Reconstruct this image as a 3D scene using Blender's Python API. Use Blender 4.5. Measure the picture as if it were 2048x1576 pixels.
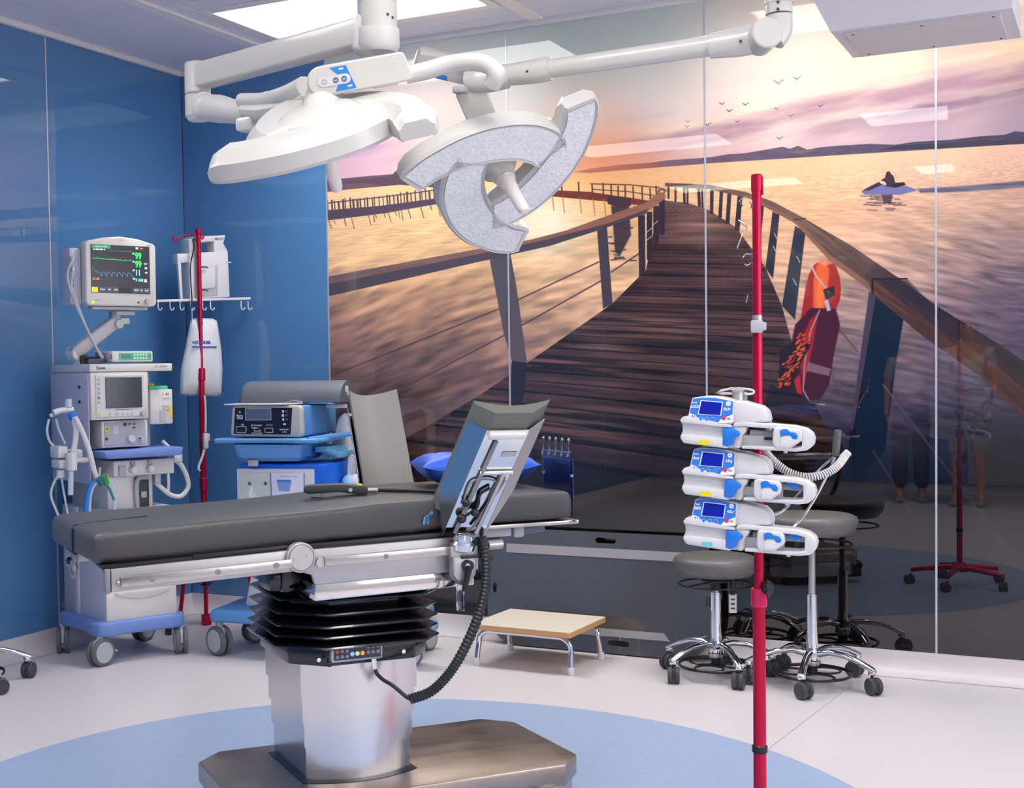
import bpy, bmesh, math, random
import numpy as np
from mathutils import Vector, Matrix, Euler

# ------------------------------------------------------------------ scene
for o in list(bpy.data.objects):
    bpy.data.objects.remove(o)
scene = bpy.context.scene
COL = scene.collection
random.seed(3)
rng = np.random.default_rng(11)
PI = math.pi

# ------------------------------------------------------------------ camera
IMG_W, IMG_H = 2048, 1576
FPX = 2665.33                        # focal length in pixels of the 2048 wide frame
YAW, PITCH, ROLL = 0.4962, 0.0356, -0.0155
CAM = np.array([4.6979, -6.1776, 1.3741])
PPX, PPY = -234.28, 46.42            # the photograph is an off-centre crop


def cam_basis():
    f = np.array([-math.sin(YAW) * math.cos(PITCH), math.cos(YAW) * math.cos(PITCH), -math.sin(PITCH)])
    r = np.array([math.cos(YAW), math.sin(YAW), 0.0])
    u = np.cross(r, f)
    c, s = math.cos(ROLL), math.sin(ROLL)
    return c * r + s * u, -s * r + c * u, f


RV, UV_, FV = cam_basis()
cam_data = bpy.data.cameras.new('camera')
cam = bpy.data.objects.new('camera', cam_data)
COL.objects.link(cam)
m = Matrix.Identity(4)
for i in range(3):
    m[i][0], m[i][1], m[i][2], m[i][3] = RV[i], UV_[i], -FV[i], CAM[i]
cam.matrix_world = m
cam_data.sensor_fit = 'HORIZONTAL'
cam_data.sensor_width = 36.0
cam_data.lens = FPX * 36.0 / IMG_W
cam_data.shift_x = -PPX / IMG_W
cam_data.shift_y = PPY / IMG_W
cam_data.clip_start = 0.05
cam_data.clip_end = 60
scene.camera = cam

# ------------------------------------------------------------------ world, exposure
w = bpy.data.worlds.new('world')
scene.world = w
w.use_nodes = True
bgn = w.node_tree.nodes['Background']
bgn.inputs['Color'].default_value = (0.75, 0.82, 1.0, 1)
bgn.inputs['Strength'].default_value = 0.3
scene.view_settings.view_transform = 'Standard'
scene.view_settings.look = 'None'
scene.view_settings.gamma = 1.0
scene.view_settings.use_curve_mapping = False
scene.view_settings.exposure = 0.0
FIXTURE_STRENGTH = 23.0
FILL_STRENGTH = 3.0  # emission of the fill panels added in the right wall
scene.cycles.use_denoising = True
scene.cycles.max_bounces = 10
scene.cycles.diffuse_bounces = 5
scene.cycles.glossy_bounces = 5
scene.cycles.transmission_bounces = 8
scene.cycles.transparent_max_bounces = 8
scene.cycles.sample_clamp_indirect = 8.0
scene.cycles.caustics_reflective = False
scene.cycles.caustics_refractive = False


def ray(px, py):
    return FV + ((px - PPX - IMG_W / 2) / FPX) * RV + ((IMG_H / 2 + PPY - py) / FPX) * UV_


def dep(px, py, d):
    """world point seen at a pixel of the photograph, d metres along the view axis"""
    return Vector(CAM + ray(px, py) * d)


# ------------------------------------------------------------------ colour and materials
def lin(c):
    return tuple(((x / 255.0) / 12.92 if x / 255.0 <= 0.04045 else ((x / 255.0 + 0.055) / 1.055) ** 2.4) for x in c)


MATS = {}


def pm(name, rgb, rough=0.45, metal=0.0, coat=0.0, emis=0.0, var=0.06, vscale=6.0, bump=0.0, bscale=60.0,
       spec=0.5, alpha=1.0, trans=0.0, ior=1.5, stretch=None, coat_ior=1.5, rvar=0.0):
    """procedural principled material: a base colour broken up by noise, optional fine bump"""
    if name in MATS:
        return MATS[name]
    mat = bpy.data.materials.new(name)
    mat.use_nodes = True
    nt = mat.node_tree
    b = nt.nodes['Principled BSDF']
    c = lin(rgb)
    tc = nt.nodes.new('ShaderNodeTexCoord')
    src = tc.outputs['Object']
    if stretch:
        mp = nt.nodes.new('ShaderNodeMapping')
        mp.inputs['Scale'].default_value = stretch
        nt.links.new(src, mp.inputs['Vector'])
        src = mp.outputs['Vector']
    nz = nt.nodes.new('ShaderNodeTexNoise')
    nz.inputs['Scale'].default_value = vscale
    nz.inputs['Detail'].default_value = 4
    nt.links.new(src, nz.inputs['Vector'])
    mx = nt.nodes.new('ShaderNodeMix')
    mx.data_type = 'RGBA'
    mx.inputs[6].default_value = tuple(x * (1 - var) for x in c) + (1,)
    mx.inputs[7].default_value = tuple(min(1, x * (1 + var)) for x in c) + (1,)
    nt.links.new(nz.outputs['Fac'], mx.inputs[0])
    nt.links.new(mx.outputs[2], b.inputs['Base Color'])
    b.inputs['Roughness'].default_value = rough
    b.inputs['Metallic'].default_value = metal
    b.inputs['Coat Weight'].default_value = coat
    b.inputs['Coat Roughness'].default_value = 0.03
    b.inputs['Coat IOR'].default_value = coat_ior
    b.inputs['Specular IOR Level'].default_value = spec
    b.inputs['Alpha'].default_value = alpha
    b.inputs['Transmission Weight'].default_value = trans
    b.inputs['IOR'].default_value = ior
    if rvar:
        mr = nt.nodes.new('ShaderNodeMapRange')
        mr.inputs[3].default_value = max(0.02, rough - rvar)
        mr.inputs[4].default_value = min(1, rough + rvar)
        nt.links.new(nz.outputs['Fac'], mr.inputs[0])
        nt.links.new(mr.outputs[0], b.inputs['Roughness'])
    if emis:
        b.inputs['Emission Color'].default_value = c + (1,)
        b.inputs['Emission Strength'].default_value = emis
    if bump:
        n2 = nt.nodes.new('ShaderNodeTexNoise')
        n2.inputs['Scale'].default_value = bscale
        n2.inputs['Detail'].default_value = 5
        nt.links.new(src, n2.inputs['Vector'])
        bp = nt.nodes.new('ShaderNodeBump')
        bp.inputs['Strength'].default_value = bump
        bp.inputs['Distance'].default_value = 0.01
        nt.links.new(n2.outputs['Fac'], bp.inputs['Height'])
        nt.links.new(bp.outputs['Normal'], b.inputs['Normal'])
    MATS[name] = mat
    return mat


M_WHITE = pm('white plastic', (213, 212, 215), 0.35, var=0.02)
M_WARM = pm('warm white enamel', (215, 211, 207), 0.3, var=0.02, coat=0.3)
M_LAMP = pm('lamp white', (203, 200, 195), 0.28, var=0.015, coat=0.4)
M_LAMPGREY = pm('lamp light grey', (206, 203, 200), 0.4, var=0.02)
M_LENS = pm('frosted lens', (244, 244, 246), 0.2, var=0.16, vscale=60, bump=0.9, bscale=110, coat=0.5)
M_SIDE = pm('cool grey plastic', (190, 192, 208), 0.45, var=0.03)
M_GREY = pm('light grey plastic', (178, 178, 184), 0.45, var=0.03)
M_MGREY = pm('mid grey plastic', (130, 132, 138), 0.5, var=0.04)
M_DGREY = pm('dark grey plastic', (62, 63, 68), 0.5, var=0.05)
M_BLACK = pm('black plastic', (24, 24, 28), 0.35, var=0.1)
M_GLOSSBLACK = pm('glossy black rubber', (22, 22, 34), 0.26, var=0.1, coat=0.4)
M_STEEL = pm('brushed steel', (190, 184, 182), 0.3, metal=1.0, var=0.06, vscale=9, stretch=(1, 14, 60), rvar=0.08)
M_STEELV = pm('brushed steel column', (216, 214, 215), 0.22, metal=1.0, var=0.03, vscale=3)
M_STEELTOP = pm('worn steel plate', (172, 162, 154), 0.36, metal=1.0, var=0.16, vscale=7, rvar=0.1, stretch=(1, 3, 1))
M_POLISH = pm('polished steel', (215, 213, 212), 0.12, metal=1.0, var=0.03)
M_ALU = pm('satin aluminium', (184, 181, 181), 0.42, metal=0.65, var=0.03)
M_CHROME = pm('chrome', (225, 225, 228), 0.06, metal=1.0, var=0.02)
M_VINYL = pm('dark grey vinyl', (70, 69, 72), 0.42, var=0.07, bump=0.12, bscale=240, spec=0.45)
M_VINYLS = pm('grey stool vinyl', (102, 100, 99), 0.4, var=0.05, bump=0.1, bscale=220)
M_TAUPE = pm('taupe grey cushion', (158, 154, 148), 0.5, var=0.05, bump=0.15, bscale=50)
M_SLATE = pm('slate grey foam', (92, 98, 110), 0.6, var=0.06, bump=0.15, bscale=120)
M_RED = pm('red anodised tube', (190, 14, 62), 0.3, metal=0.6, var=0.06)
M_PINK = pm('pink anodised clamp', (222, 40, 96), 0.32, metal=0.4, var=0.05)
M_ABLUE = pm('periwinkle plastic', (112, 140, 206), 0.4, var=0.04)
M_CBLUE = pm('sky blue plastic', (88, 148, 208), 0.38, var=0.04)
M_TEAL = pm('teal blue plastic', (104, 164, 200), 0.42, var=0.05)
M_DBLUE = pm('vivid blue panel', (8, 100, 220), 0.4, var=0.04)
M_PBLUE = pm('pump blue', (28, 118, 214), 0.35, var=0.03)
M_SCREENBLUE = pm('blue display', (8, 30, 150), 0.5, var=0.04, emis=0.15, spec=0.1)
M_PILLOW = pm('royal blue pillow', (48, 104, 224), 0.45, var=0.06, bump=0.4, bscale=9)
M_YELLOW = pm('yellow sticker', (238, 216, 30), 0.5, var=0.04)
M_TEALST = pm('pale teal sticker', (120, 200, 210), 0.5, var=0.04)
M_GREENC = pm('mint green', (60, 190, 150), 0.4, var=0.06)
M_SCREEN = pm('dark screen', (52, 54, 66), 0.12, var=0.05)
M_MSCREEN = pm('monitor glass', (58, 58, 66), 0.2, var=0.04, emis=0.12)
M_INK = pm('dark print', (54, 58, 66), 0.5, var=0.05)
M_INKW = pm('white print', (236, 238, 242), 0.5, var=0.02)
M_INKBLUE = pm('blue print', (54, 70, 160), 0.5, var=0.05)
M_LEDG = pm('green readout', (60, 240, 90), 0.4, emis=0.8, var=0.02)
M_LEDC = pm('cyan readout', (110, 214, 238), 0.4, emis=0.7, var=0.02)
M_LEDB = pm('blue trace', (86, 130, 170), 0.4, emis=0.5, var=0.02)
M_LEDW = pm('white readout', (220, 226, 232), 0.4, emis=0.6, var=0.02)
M_LEDO = pm('orange readout', (240, 120, 70), 0.4, emis=0.7, var=0.02)
M_LEDY = pm('amber key', (250, 200, 40), 0.4, emis=0.5, var=0.02)
M_TUBE = pm('clear pvc tube', (214, 224, 232), 0.25, var=0.04, alpha=0.75)
M_TUBEW = pm('white hose', (224, 222, 220), 0.4, var=0.04)
M_WOOD = pm('cream laminate', (226, 214, 198), 0.42, var=0.03, vscale=12)
M_WOODEDGE = pm('oak ply edge', (206, 158, 104), 0.5, var=0.14, vscale=18, stretch=(1, 1, 16))
M_BOARD = pm('dark slide board', (80, 76, 76), 0.35, var=0.05, coat=1.0, coat_ior=1.9)
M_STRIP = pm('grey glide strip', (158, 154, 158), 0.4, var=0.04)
M_CORD = pm('black cord', (38, 38, 42), 0.45, var=0.08)
M_WHEEL = pm('grey tyre', (98, 100, 106), 0.55, var=0.05)
M_HUB = pm('pale wheel disc', (172, 178, 186), 0.45, var=0.03)
M_RUBBER = pm('charcoal caster', (62, 63, 68), 0.5, var=0.06)
M_BAG = pm('white suction bag', (216, 218, 224), 0.35, var=0.05, vscale=10, bump=0.7, bscale=14)
M_ACRYL = pm('clear acrylic', (235, 240, 245), 0.05, trans=1.0, ior=1.3, var=0.0)
M_PRINTBLUE = pm('blue label', (50, 130, 206), 0.45, var=0.03)


# ------------------------------------------------------------------ object helpers
def tag(o, label=None, cat=None, group=None, kind=None):
    if label: o['label'] = label
    if cat: o['category'] = cat
    if group: o['group'] = group
    if kind: o['kind'] = kind
    return o


def thing(name, label, cat, loc=(0, 0, 0), rz=0.0, group=None):
    o = bpy.data.objects.new(name, None)
    COL.objects.link(o)
    o.empty_display_size = 0.05
    o.location = loc
    o.rotation_euler = (0, 0, rz)
    return tag(o, label, cat, group)


def copy_tree(o, parent=None):
    c = o.copy()
    COL.objects.link(c)
    c.parent = parent
    for ch in list(o.children):
        copy_tree(ch, c)
    return c


def frame(z, xhint=(1, 0, 0)):
    z = Vector(z).normalized()
    x = Vector(xhint)
    if abs(x.normalized().dot(z)) > 0.98:
        x = Vector((0, 1, 0)) if abs(z.y) < 0.9 else Vector((0, 0, 1))
    y = z.cross(x).normalized()
    x = y.cross(z).normalized()
    return x, y, z


def smooth_path(pts, k=6, closed=False):
    P = [Vector(p) for p in pts]
    if len(P) < 3:
        return P
    out = []
    n = len(P)
    rngi = range(n) if closed else range(n - 1)
    for i in rngi:
        if closed:
            p0, p1, p2, p3 = P[(i - 1) % n], P[i], P[(i + 1) % n], P[(i + 2) % n]
        else:
            p0 = P[i - 1] if i > 0 else P[0] * 2 - P[1]
            p1, p2 = P[i], P[i + 1]
            p3 = P[i + 2] if i + 2 < n else P[-1] * 2 - P[-2]
        for j in range(k):
            t = j / k
            out.append(0.5 * ((2 * p1) + (p2 - p0) * t + (2 * p0 - 5 * p1 + 4 * p2 - p3) * t * t + (3 * p1 - p0 - 3 * p2 + p3) * t ** 3))
    if not closed:
        out.append(P[-1])
    return out


class G:
    """collects shapes into one bmesh"""

    def __init__(s):
        s.bm = bmesh.new()
        s.mi = 0

    def _new(s, f):
        before = set(s.bm.faces)
        f()
        for fc in s.bm.faces:
            if fc not in before:
                fc.material_index = s.mi

    def box(s, c, size, bev=0.0, seg=2, rot=None, taper=None):
        bm = bmesh.new()
        bmesh.ops.create_cube(bm, size=1.0)
        for v in bm.verts:
            v.co = Vector((v.co.x * size[0], v.co.y * size[1], v.co.z * size[2]))
            if taper and v.co.z > 0:
                v.co.x *= taper[0]
                v.co.y *= taper[1]
        if bev > 0:
            bev = min(bev, 0.49 * min(size))
            bmesh.ops.bevel(bm, geom=list(bm.edges), offset=bev, segments=seg, profile=0.5, affect='EDGES')
        if rot is not None:
            R = rot.to_matrix() if isinstance(rot, Euler) else rot
            for v in bm.verts:
                v.co = R @ v.co
        s._merge(bm, Vector(c))
        return s

    def _merge(s, bm, off=Vector((0, 0, 0))):
        mp = {}
        for v in bm.verts:
            mp[v] = s.bm.verts.new(v.co + off)
        for f in bm.faces:
            try:
                nf = s.bm.faces.new([mp[v] for v in f.verts])
                nf.material_index = s.mi
                nf.smooth = f.smooth
            except ValueError:
                pass
        bm.free()

    def rings(s, rings, cap0=True, cap1=True, closed=True):
        R = [[s.bm.verts.new(Vector(p)) for p in r] for r in rings]
        n = len(R[0])
        for a, b in zip(R, R[1:]):
            for i in range(n if closed else n - 1):
                j = (i + 1) % n
                try:
                    f = s.bm.faces.new((a[i], a[j], b[j], b[i]))
                    f.material_index = s.mi
                except ValueError:
                    pass
        if cap0 and n > 2:
            f = s.bm.faces.new(list(reversed(R[0]))); f.material_index = s.mi
        if cap1 and n > 2:
            f = s.bm.faces.new(R[-1]); f.material_index = s.mi
        return R

    def cyl(s, p0, p1, r0, r1=None, n=20, cap=True, bev=0.0):
        r1 = r0 if r1 is None else r1
        p0, p1 = Vector(p0), Vector(p1)
        x, y, z = frame(p1 - p0)
        L = (p1 - p0).length
        prof = [(r0, 0), (r1, L)]
        if bev:
            prof = [(r0 - bev, 0), (r0, bev), (r1, L - bev), (r1 - bev, L)]
        rings = [[p0 + z * h + (x * math.cos(2 * PI * i / n) + y * math.sin(2 * PI * i / n)) * r for i in range(n)] for r, h in prof]
        s.rings(rings, cap, cap)
        return s

    def tube(s, pts, r, n=8, k=6, closed=False, cap=True, flat=None):
        P = smooth_path(pts, k, closed) if k else [Vector(p) for p in pts]
        m = len(P)
        rad = r if isinstance(r, (list, tuple)) else None
        T = []
        for i in range(m):
            if closed:
                T.append((P[(i + 1) % m] - P[i - 1]).normalized())
            else:
                T.append((P[min(i + 1, m - 1)] - P[max(i - 1, 0)]).normalized())
        x, y, _ = frame(T[0], (0.3, 0.2, 1) if abs(T[0].z) < 0.8 else (1, 0, 0))
        rings = []
        for i in range(m):
            t = T[i]
            x = (x - t * x.dot(t)).normalized()
            y = t.cross(x)
            if rad:
                f = i / max(1, m - 1) * (len(rad) - 1)
                a = int(min(f, len(rad) - 2)); rr = rad[a] + (rad[a + 1] - rad[a]) * (f - a)
            else:
                rr = r
            fx = flat or 1.0
            rings.append([P[i] + x * (math.cos(2 * PI * j / n) * rr) + y * (math.sin(2 * PI * j / n) * rr * fx) for j in range(n)])
        if closed:
            rings.append(rings[0])
            R = [[s.bm.verts.new(p) for p in q] for q in rings[:-1]]
            R.append(R[0])
            for a, b in zip(R, R[1:]):
                for i in range(n):
                    f = s.bm.faces.new((a[i], a[(i + 1) % n], b[(i + 1) % n], b[i])); f.material_index = s.mi
        else:
            s.rings(rings, cap, cap)
        return s

    def lathe(s, prof, o=(0, 0, 0), axis=(0, 0, 1), n=28, cap=True):
        o = Vector(o)
        x, y, z = frame(axis)
        rings = [[o + z * h + (x * math.cos(2 * PI * i / n) + y * math.sin(2 * PI * i / n)) * max(r, 1e-4) for i in range(n)] for r, h in prof]
        s.rings(rings, cap, cap)
        return s

    def prism(s, poly, d, o=(0, 0, 0), x=(1, 0, 0), y=(0, 0, 1), bev=0.0, seg=2):
        """extrude a polygon given in the x,y axes by d along x cross y"""
        o, x, y = Vector(o), Vector(x), Vector(y)
        z = x.cross(y).normalized()
        bm = bmesh.new()
        vs = [bm.verts.new(o + x * p[0] + y * p[1]) for p in poly]
        f = bm.faces.new(vs)
        r = bmesh.ops.extrude_face_region(bm, geom=[f])
        for g in r['geom']:
            if isinstance(g, bmesh.types.BMVert):
                g.co += z * d
        bmesh.ops.recalc_face_normals(bm, faces=list(bm.faces))
        if bev:
            es = [e for e in bm.edges if len(e.link_faces) == 2 and e.calc_face_angle(0) > 0.5]
            bmesh.ops.bevel(bm, geom=es, offset=bev, segments=seg, profile=0.5, affect='EDGES', clamp_overlap=True)
        s._merge(bm)
        return s

    def sphere(s, c, r, sc=(1, 1, 1), n=16, m_=10):
        bm = bmesh.new()
        bmesh.ops.create_uvsphere(bm, u_segments=n, v_segments=m_, radius=r)
        for v in bm.verts:
            v.co = Vector((v.co.x * sc[0], v.co.y * sc[1], v.co.z * sc[2]))
        s._merge(bm, Vector(c))
        return s

    def quad(s, a, b, c, d):
        f = s.bm.faces.new([s.bm.verts.new(Vector(p)) for p in (a, b, c, d)])
        f.material_index = s.mi
        return s

    def done(s, name, mats, parent=None, label=None, angle=35, loc=None, rot=None, sub=0, kind=None):
        bm = s.bm
        bmesh.ops.recalc_face_normals(bm, faces=list(bm.faces))
        me = bpy.data.meshes.new(name)
        bm.to_mesh(me)
        bm.free()
        if not isinstance(mats, (list, tuple)):
            mats = [mats]
        for mt in mats:
            me.materials.append(mt)
        if angle:
            me.polygons.foreach_set('use_smooth', [True] * len(me.polygons))
            try:
                me.set_sharp_from_angle(angle=math.radians(angle))
            except Exception:
                pass
        o = bpy.data.objects.new(name, me)
        COL.objects.link(o)
        if parent:
            o.parent = parent
        if loc is not None:
            o.location = loc
        if rot is not None:
            o.rotation_euler = rot
        if sub:
            md = o.modifiers.new('sub', 'SUBSURF'); md.levels = sub; md.render_levels = sub
        tag(o, label=label, kind=kind)
        return o


def text(body, size, parent, loc, mat, rot=(PI / 2, 0, 0), name='lettering', align='CENTER', bold=0.0, sx=1.0):
    c = bpy.data.curves.new(name, 'FONT')
    c.body = body
    c.size = size
    c.align_x = align
    c.align_y = 'CENTER'
    c.extrude = 0.0004
    c.offset = bold
    c.resolution_u = 3
    c.materials.append(mat)
    tmp = bpy.data.objects.new('tmp', c)
    me = bpy.data.meshes.new_from_object(tmp)
    me.name = name
    bpy.data.objects.remove(tmp)
    bpy.data.curves.remove(c)
    o = bpy.data.objects.new(name, me)
    COL.objects.link(o)
    o.parent = parent
    o.location = loc
    o.rotation_euler = rot
    o.scale = (sx, 1, 1)
    return o


def rrect(w, h, r, n=5, cx=0.0, cy=0.0):
    """rounded rectangle outline"""
    r = min(r, 0.499 * w, 0.499 * h)
    out = []
    for sx, sy, a0 in ((1, 1, 0), (-1, 1, 90), (-1, -1, 180), (1, -1, 270)):
        for i in range(n + 1):
            a = math.radians(a0 + 90 * i / n)
            out.append((cx + sx * (w / 2 - r) + r * math.cos(a), cy + sy * (h / 2 - r) + r * math.sin(a)))
    return out

# ------------------------------------------------------------------ room shell
ROOM_X, ROOM_Y, ROOM_H, BB = 6.7, -8.7, 3.084, 0.104
MUR_X0, MUR_X1 = 0.9575, 5.015
JOINTS = [0.0, 0.9575, 2.015, 3.015, 4.015, 5.015, 6.015, ROOM_X]


def paint_mural(res=470):
    """paints the printed sunset picture (a flat print behind the glass) into a pixel array"""
    W_, H_ = int((MUR_X1 - MUR_X0) * res), int((ROOM_H - BB) * res)
    X, Z = np.meshgrid(MUR_X0 + (np.arange(W_) + .5) / res, BB + (np.arange(H_) + .5) / res)

    def fwd(X, Z):
        d = [X - CAM[0], -CAM[1] + 0 * X, Z - CAM[2]]
        zz = sum(FV[i] * d[i] for i in range(3))
        return (IMG_W / 2 + PPX + FPX * sum(RV[i] * d[i] for i in range(3)) / zz,
                IMG_H / 2 + PPY - FPX * sum(UV_[i] * d[i] for i in range(3)) / zz)
    U, V = fwd(X, Z)
    U = U.astype(np.float32); V = V.astype(np.float32)
    tabs = [rng.random((128, 128)).astype(np.float32) for _ in range(8)]

    def vn(x, y, s=0):
        t = tabs[s % 8]
        xi, yi = np.floor(x).astype(np.int32), np.floor(y).astype(np.int32)
        fx, fy = x - xi, y - yi
        fx = fx * fx * (3 - 2 * fx); fy = fy * fy * (3 - 2 * fy)
        a, b, c, d = xi & 127, (xi + 1) & 127, yi & 127, (yi + 1) & 127
        return (t[c, a] * (1 - fx) + t[c, b] * fx) * (1 - fy) + (t[d, a] * (1 - fx) + t[d, b] * fx) * fy

    def fbm(x, y, o=4, s=0):
        r, a, n = 0, 1.0, 0
        for i in range(o):
            r = r + a * vn(x * 2 ** i + 17 * i, y * 2 ** i + 5 * i, s + i); n += a; a *= .5
        return r / n

    def field(pts, power=3.0):
        st = 12
        u, v = U[::st, ::st], V[::st, ::st]
        acc = np.zeros(u.shape + (3,), np.float32); ws = np.zeros(u.shape, np.float32)
        for x, y, c in pts:
            wgt = 1 / (((u - x) ** 2 + (v - y) ** 2) + 6400.0) ** (power / 2)
            acc += wgt[..., None] * np.array(c, np.float32); ws += wgt
        lo = acc / ws[..., None]
        gy = np.clip(np.arange(H_) / st, 0, lo.shape[0] - 1.001); gx = np.clip(np.arange(W_) / st, 0, lo.shape[1] - 1.001)
        y0, x0 = gy.astype(int), gx.astype(int); fy = (gy - y0)[:, None, None]; fx = (gx - x0)[None, :, None]
        A = lo[y0] * (1 - fy) + lo[y0 + 1] * fy
        return (A[:, x0] * (1 - fx) + A[:, x0 + 1] * fx).astype(np.float32)

    hz = np.interp(U, [600, 800, 1180, 1420, 2048, 2600], [382, 367, 344, 325, 287, 255])
    # ---- sky
    sky = field([(650, 130, (198, 222, 208)), (850, 130, (214, 234, 228)), (1000, 70, (190, 216, 210)), (1150, 110, (172, 206, 202)), (1300, 60, (188, 214, 208)),
                 (850, 230, (240, 240, 238)), (1050, 200, (222, 236, 238)), (1280, 190, (232, 237, 238)), (1450, 130, (240, 238, 224)), (1600, 100, (250, 238, 212)),
                 (1800, 130, (248, 226, 190)), (2048, 60, (244, 222, 188)), (2048, 120, (240, 200, 165)), (1700, 180, (250, 222, 182)), (1500, 210, (250, 232, 205)),
                 (1350, 240, (246, 236, 218)), (1180, 240, (246, 222, 190)), (1190, 300, (246, 170, 120)), (1230, 320, (236, 140, 112)), (1300, 310, (214, 150, 150)),
                 (1450, 290, (200, 152, 160)), (1650, 260, (178, 142, 158)), (1850, 225, (166, 136, 152)), (2048, 200, (150, 126, 144)), (2048, 245, (140, 122, 146)),
                 (1800, 268, (160, 132, 158)), (680, 330, (206, 150, 166)), (720, 290, (186, 150, 186)), (800, 280, (205, 160, 170)), (860, 260, (240, 190, 150)),
                 (700, 250, (238, 226, 224)), (900, 290, (220, 160, 165)), (1100, 330, (246, 150, 100)), (2400, 150, (220, 180, 160))], 3.2)
    slope = V + 0.2 * (U - 1200)
    n1 = fbm(U / 210, slope / 34, 5, 0)
    n2 = fbm(U / 150 + 40, slope / 22, 4, 2)
    band = np.exp(-((slope - 318) / 62) ** 2) * np.clip((U - 1130) / 250, 0, 1)
    c = np.clip((n1 - .42) * 3.2, 0, 1) * band
    sky += (np.array((158, 120, 136), np.float32) - sky) * (c * .85)[..., None]
    edge = np.exp(-((slope - 268) / 26) ** 2) * np.clip((n2 - .5) * 4, 0, 1) * np.clip((U - 1160) / 200, 0, 1)
    sky += (np.array((255, 224, 176), np.float32) - sky) * (edge * .45)[..., None]
    dark = np.clip((n2 - .52) * 5, 0, 1) * np.clip((U - 1500) / 350, 0, 1) * np.exp(-((slope - 335) / 34) ** 2)
    sky += (np.array((118, 96, 116), np.float32) - sky) * (dark * .85)[..., None]
    lc = np.clip((n1 - .45) * 4, 0, 1) * np.exp(-((V - 300) / 40) ** 2) * np.clip((940 - U) / 200, 0, 1)
    sky += (np.array((160, 130, 176), np.float32) - sky) * (lc * .6)[..., None]
    # ---- water
    wat = field([(660, 400, (248, 206, 158)), (800, 400, (248, 200, 140)), (700, 480, (242, 202, 148)), (850, 470, (246, 208, 146)), (950, 420, (250, 214, 150)),
                 (1080, 440, (255, 246, 214)), (1130, 420, (255, 226, 160)), (1230, 400, (250, 184, 110)), (1050, 530, (238, 196, 140)), (1140, 520, (240, 196, 142)), (1240, 500, (226, 184, 140)),
                 (760, 600, (214, 166, 124)), (880, 640, (180, 132, 104)), (720, 680, (146, 106, 106)), (680, 780, (66, 58, 66)), (820, 780, (70, 58, 62)),
                 (960, 600, (208, 160, 120)), (1120, 640, (196, 154, 124)), (1150, 580, (220, 176, 140)), (940, 740, (104, 78, 80)), (1060, 700, (140, 104, 98)),
                 (1330, 350, (246, 196, 140)), (1500, 345, (244, 200, 150)), (1700, 330, (238, 196, 150)), (1900, 320, (236, 194, 156)), (2048, 310, (226, 186, 158)),
                 (1600, 410, (236, 186, 140)), (1750, 430, (230, 182, 146)), (1900, 420, (214, 176, 146)), (2048, 400, (206, 160, 138)), (1800, 500, (190, 154, 136)),
                 (1950, 510, (152, 128, 122)), (2048, 520, (124, 108, 112)), (1980, 600, (92, 78, 98)), (2048, 640, (66, 58, 84)), (1520, 480, (226, 180, 140)),
                 (1620, 560, (214, 170, 140)), (1700, 640, (164, 136, 128)), (1720, 720, (112, 98, 106)), (1820, 740, (90, 78, 98)), (1700, 820, (52, 50, 68)),
                 (1900, 860, (34, 38, 58)), (2048, 900, (26, 28, 42)), (1850, 1000, (14, 18, 34)), (1700, 980, (14, 20, 40)), (2300, 700, (40, 40, 60))], 3.4)
    wat = wat * np.array((.985, .965, .975), np.float32)
    d = np.maximum(V - hz, 0) + 10
    tilt = np.interp(U, [700, 1250, 1500, 2000], [-.30, -.10, .0, .10]).astype(np.float32)
    Vt = V - tilt * (U - 1150)
    dt = np.maximum(d + (Vt - V) * np.clip(d / 260, 0, 1), 12)
    Zw = 10500.0 / d
    k_ = np.clip((d - 60) / 200, 0, 1)
    far = fbm((U - 1080) / d * 5.0, Zw, 2, 1) - .5
    wl = fbm(U / 44 + V / 200, Vt / 12.5, 2, 4) - .5               # long soft swell on the left
    wr2 = fbm(U / 46, Vt / 7.5, 2, 2) - .5                         # tighter ripples on the right
    side = np.clip((U - 1250) / 250, 0, 1)
    near = wl * (1 - side) * .85 + wr2 * side * .8
    rip = far * np.clip((d - 6) / 60, .05, 1) * (1 - k_) * .34 + near * k_ * .72
    f = 1 + rip * 1.05
    wat = wat * np.clip(f, .5, 1.45)[..., None] + (np.clip(-rip, 0, 1) * k_)[..., None] * np.array((-30, -6, 34), np.float32)
    img = np.where((V < hz)[..., None], sky, wat)
    # ---- polygon painter, all outlines in the photograph's pixels

    def wallpt(px, py):
        r = ray(px, py); t = -CAM[1] / r[1]
        return ((CAM[0] + r[0] * t - MUR_X0) * res, (CAM[2] + r[2] * t - BB) * res)

    def cover(poly, soft=.8):
        q = np.array([wallpt(*p) for p in poly])
        x0, y0 = np.floor(q.min(0)).astype(int) - 3; x1, y1 = np.ceil(q.max(0)).astype(int) + 4
        x0, y0 = max(0, x0), max(0, y0); x1, y1 = min(W_, x1), min(H_, y1)
        if x1 <= x0 or y1 <= y0: return None
        gx, gy = np.meshgrid(np.arange(x0, x1) + .5, np.arange(y0, y1) + .5)
        gx = gx.astype(np.float32); gy = gy.astype(np.float32)
        ins = np.zeros(gx.shape, bool); dist = np.full(gx.shape, 1e9, np.float32)
        n = len(q)
        for i in range(n):
            ax, ay = q[i]; bx, by = q[(i + 1) % n]
            if ay != by:
                c_ = ((ay > gy) != (by > gy)) & (gx < (bx - ax) * (gy - ay) / (by - ay) + ax)
                ins ^= c_
            ex, ey = bx - ax, by - ay; L = ex * ex + ey * ey + 1e-9
            t = np.clip(((gx - ax) * ex + (gy - ay) * ey) / L, 0, 1)
            dist = np.minimum(dist, (gx - ax - t * ex) ** 2 + (gy - ay - t * ey) ** 2)
        dist = np.sqrt(dist)
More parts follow.
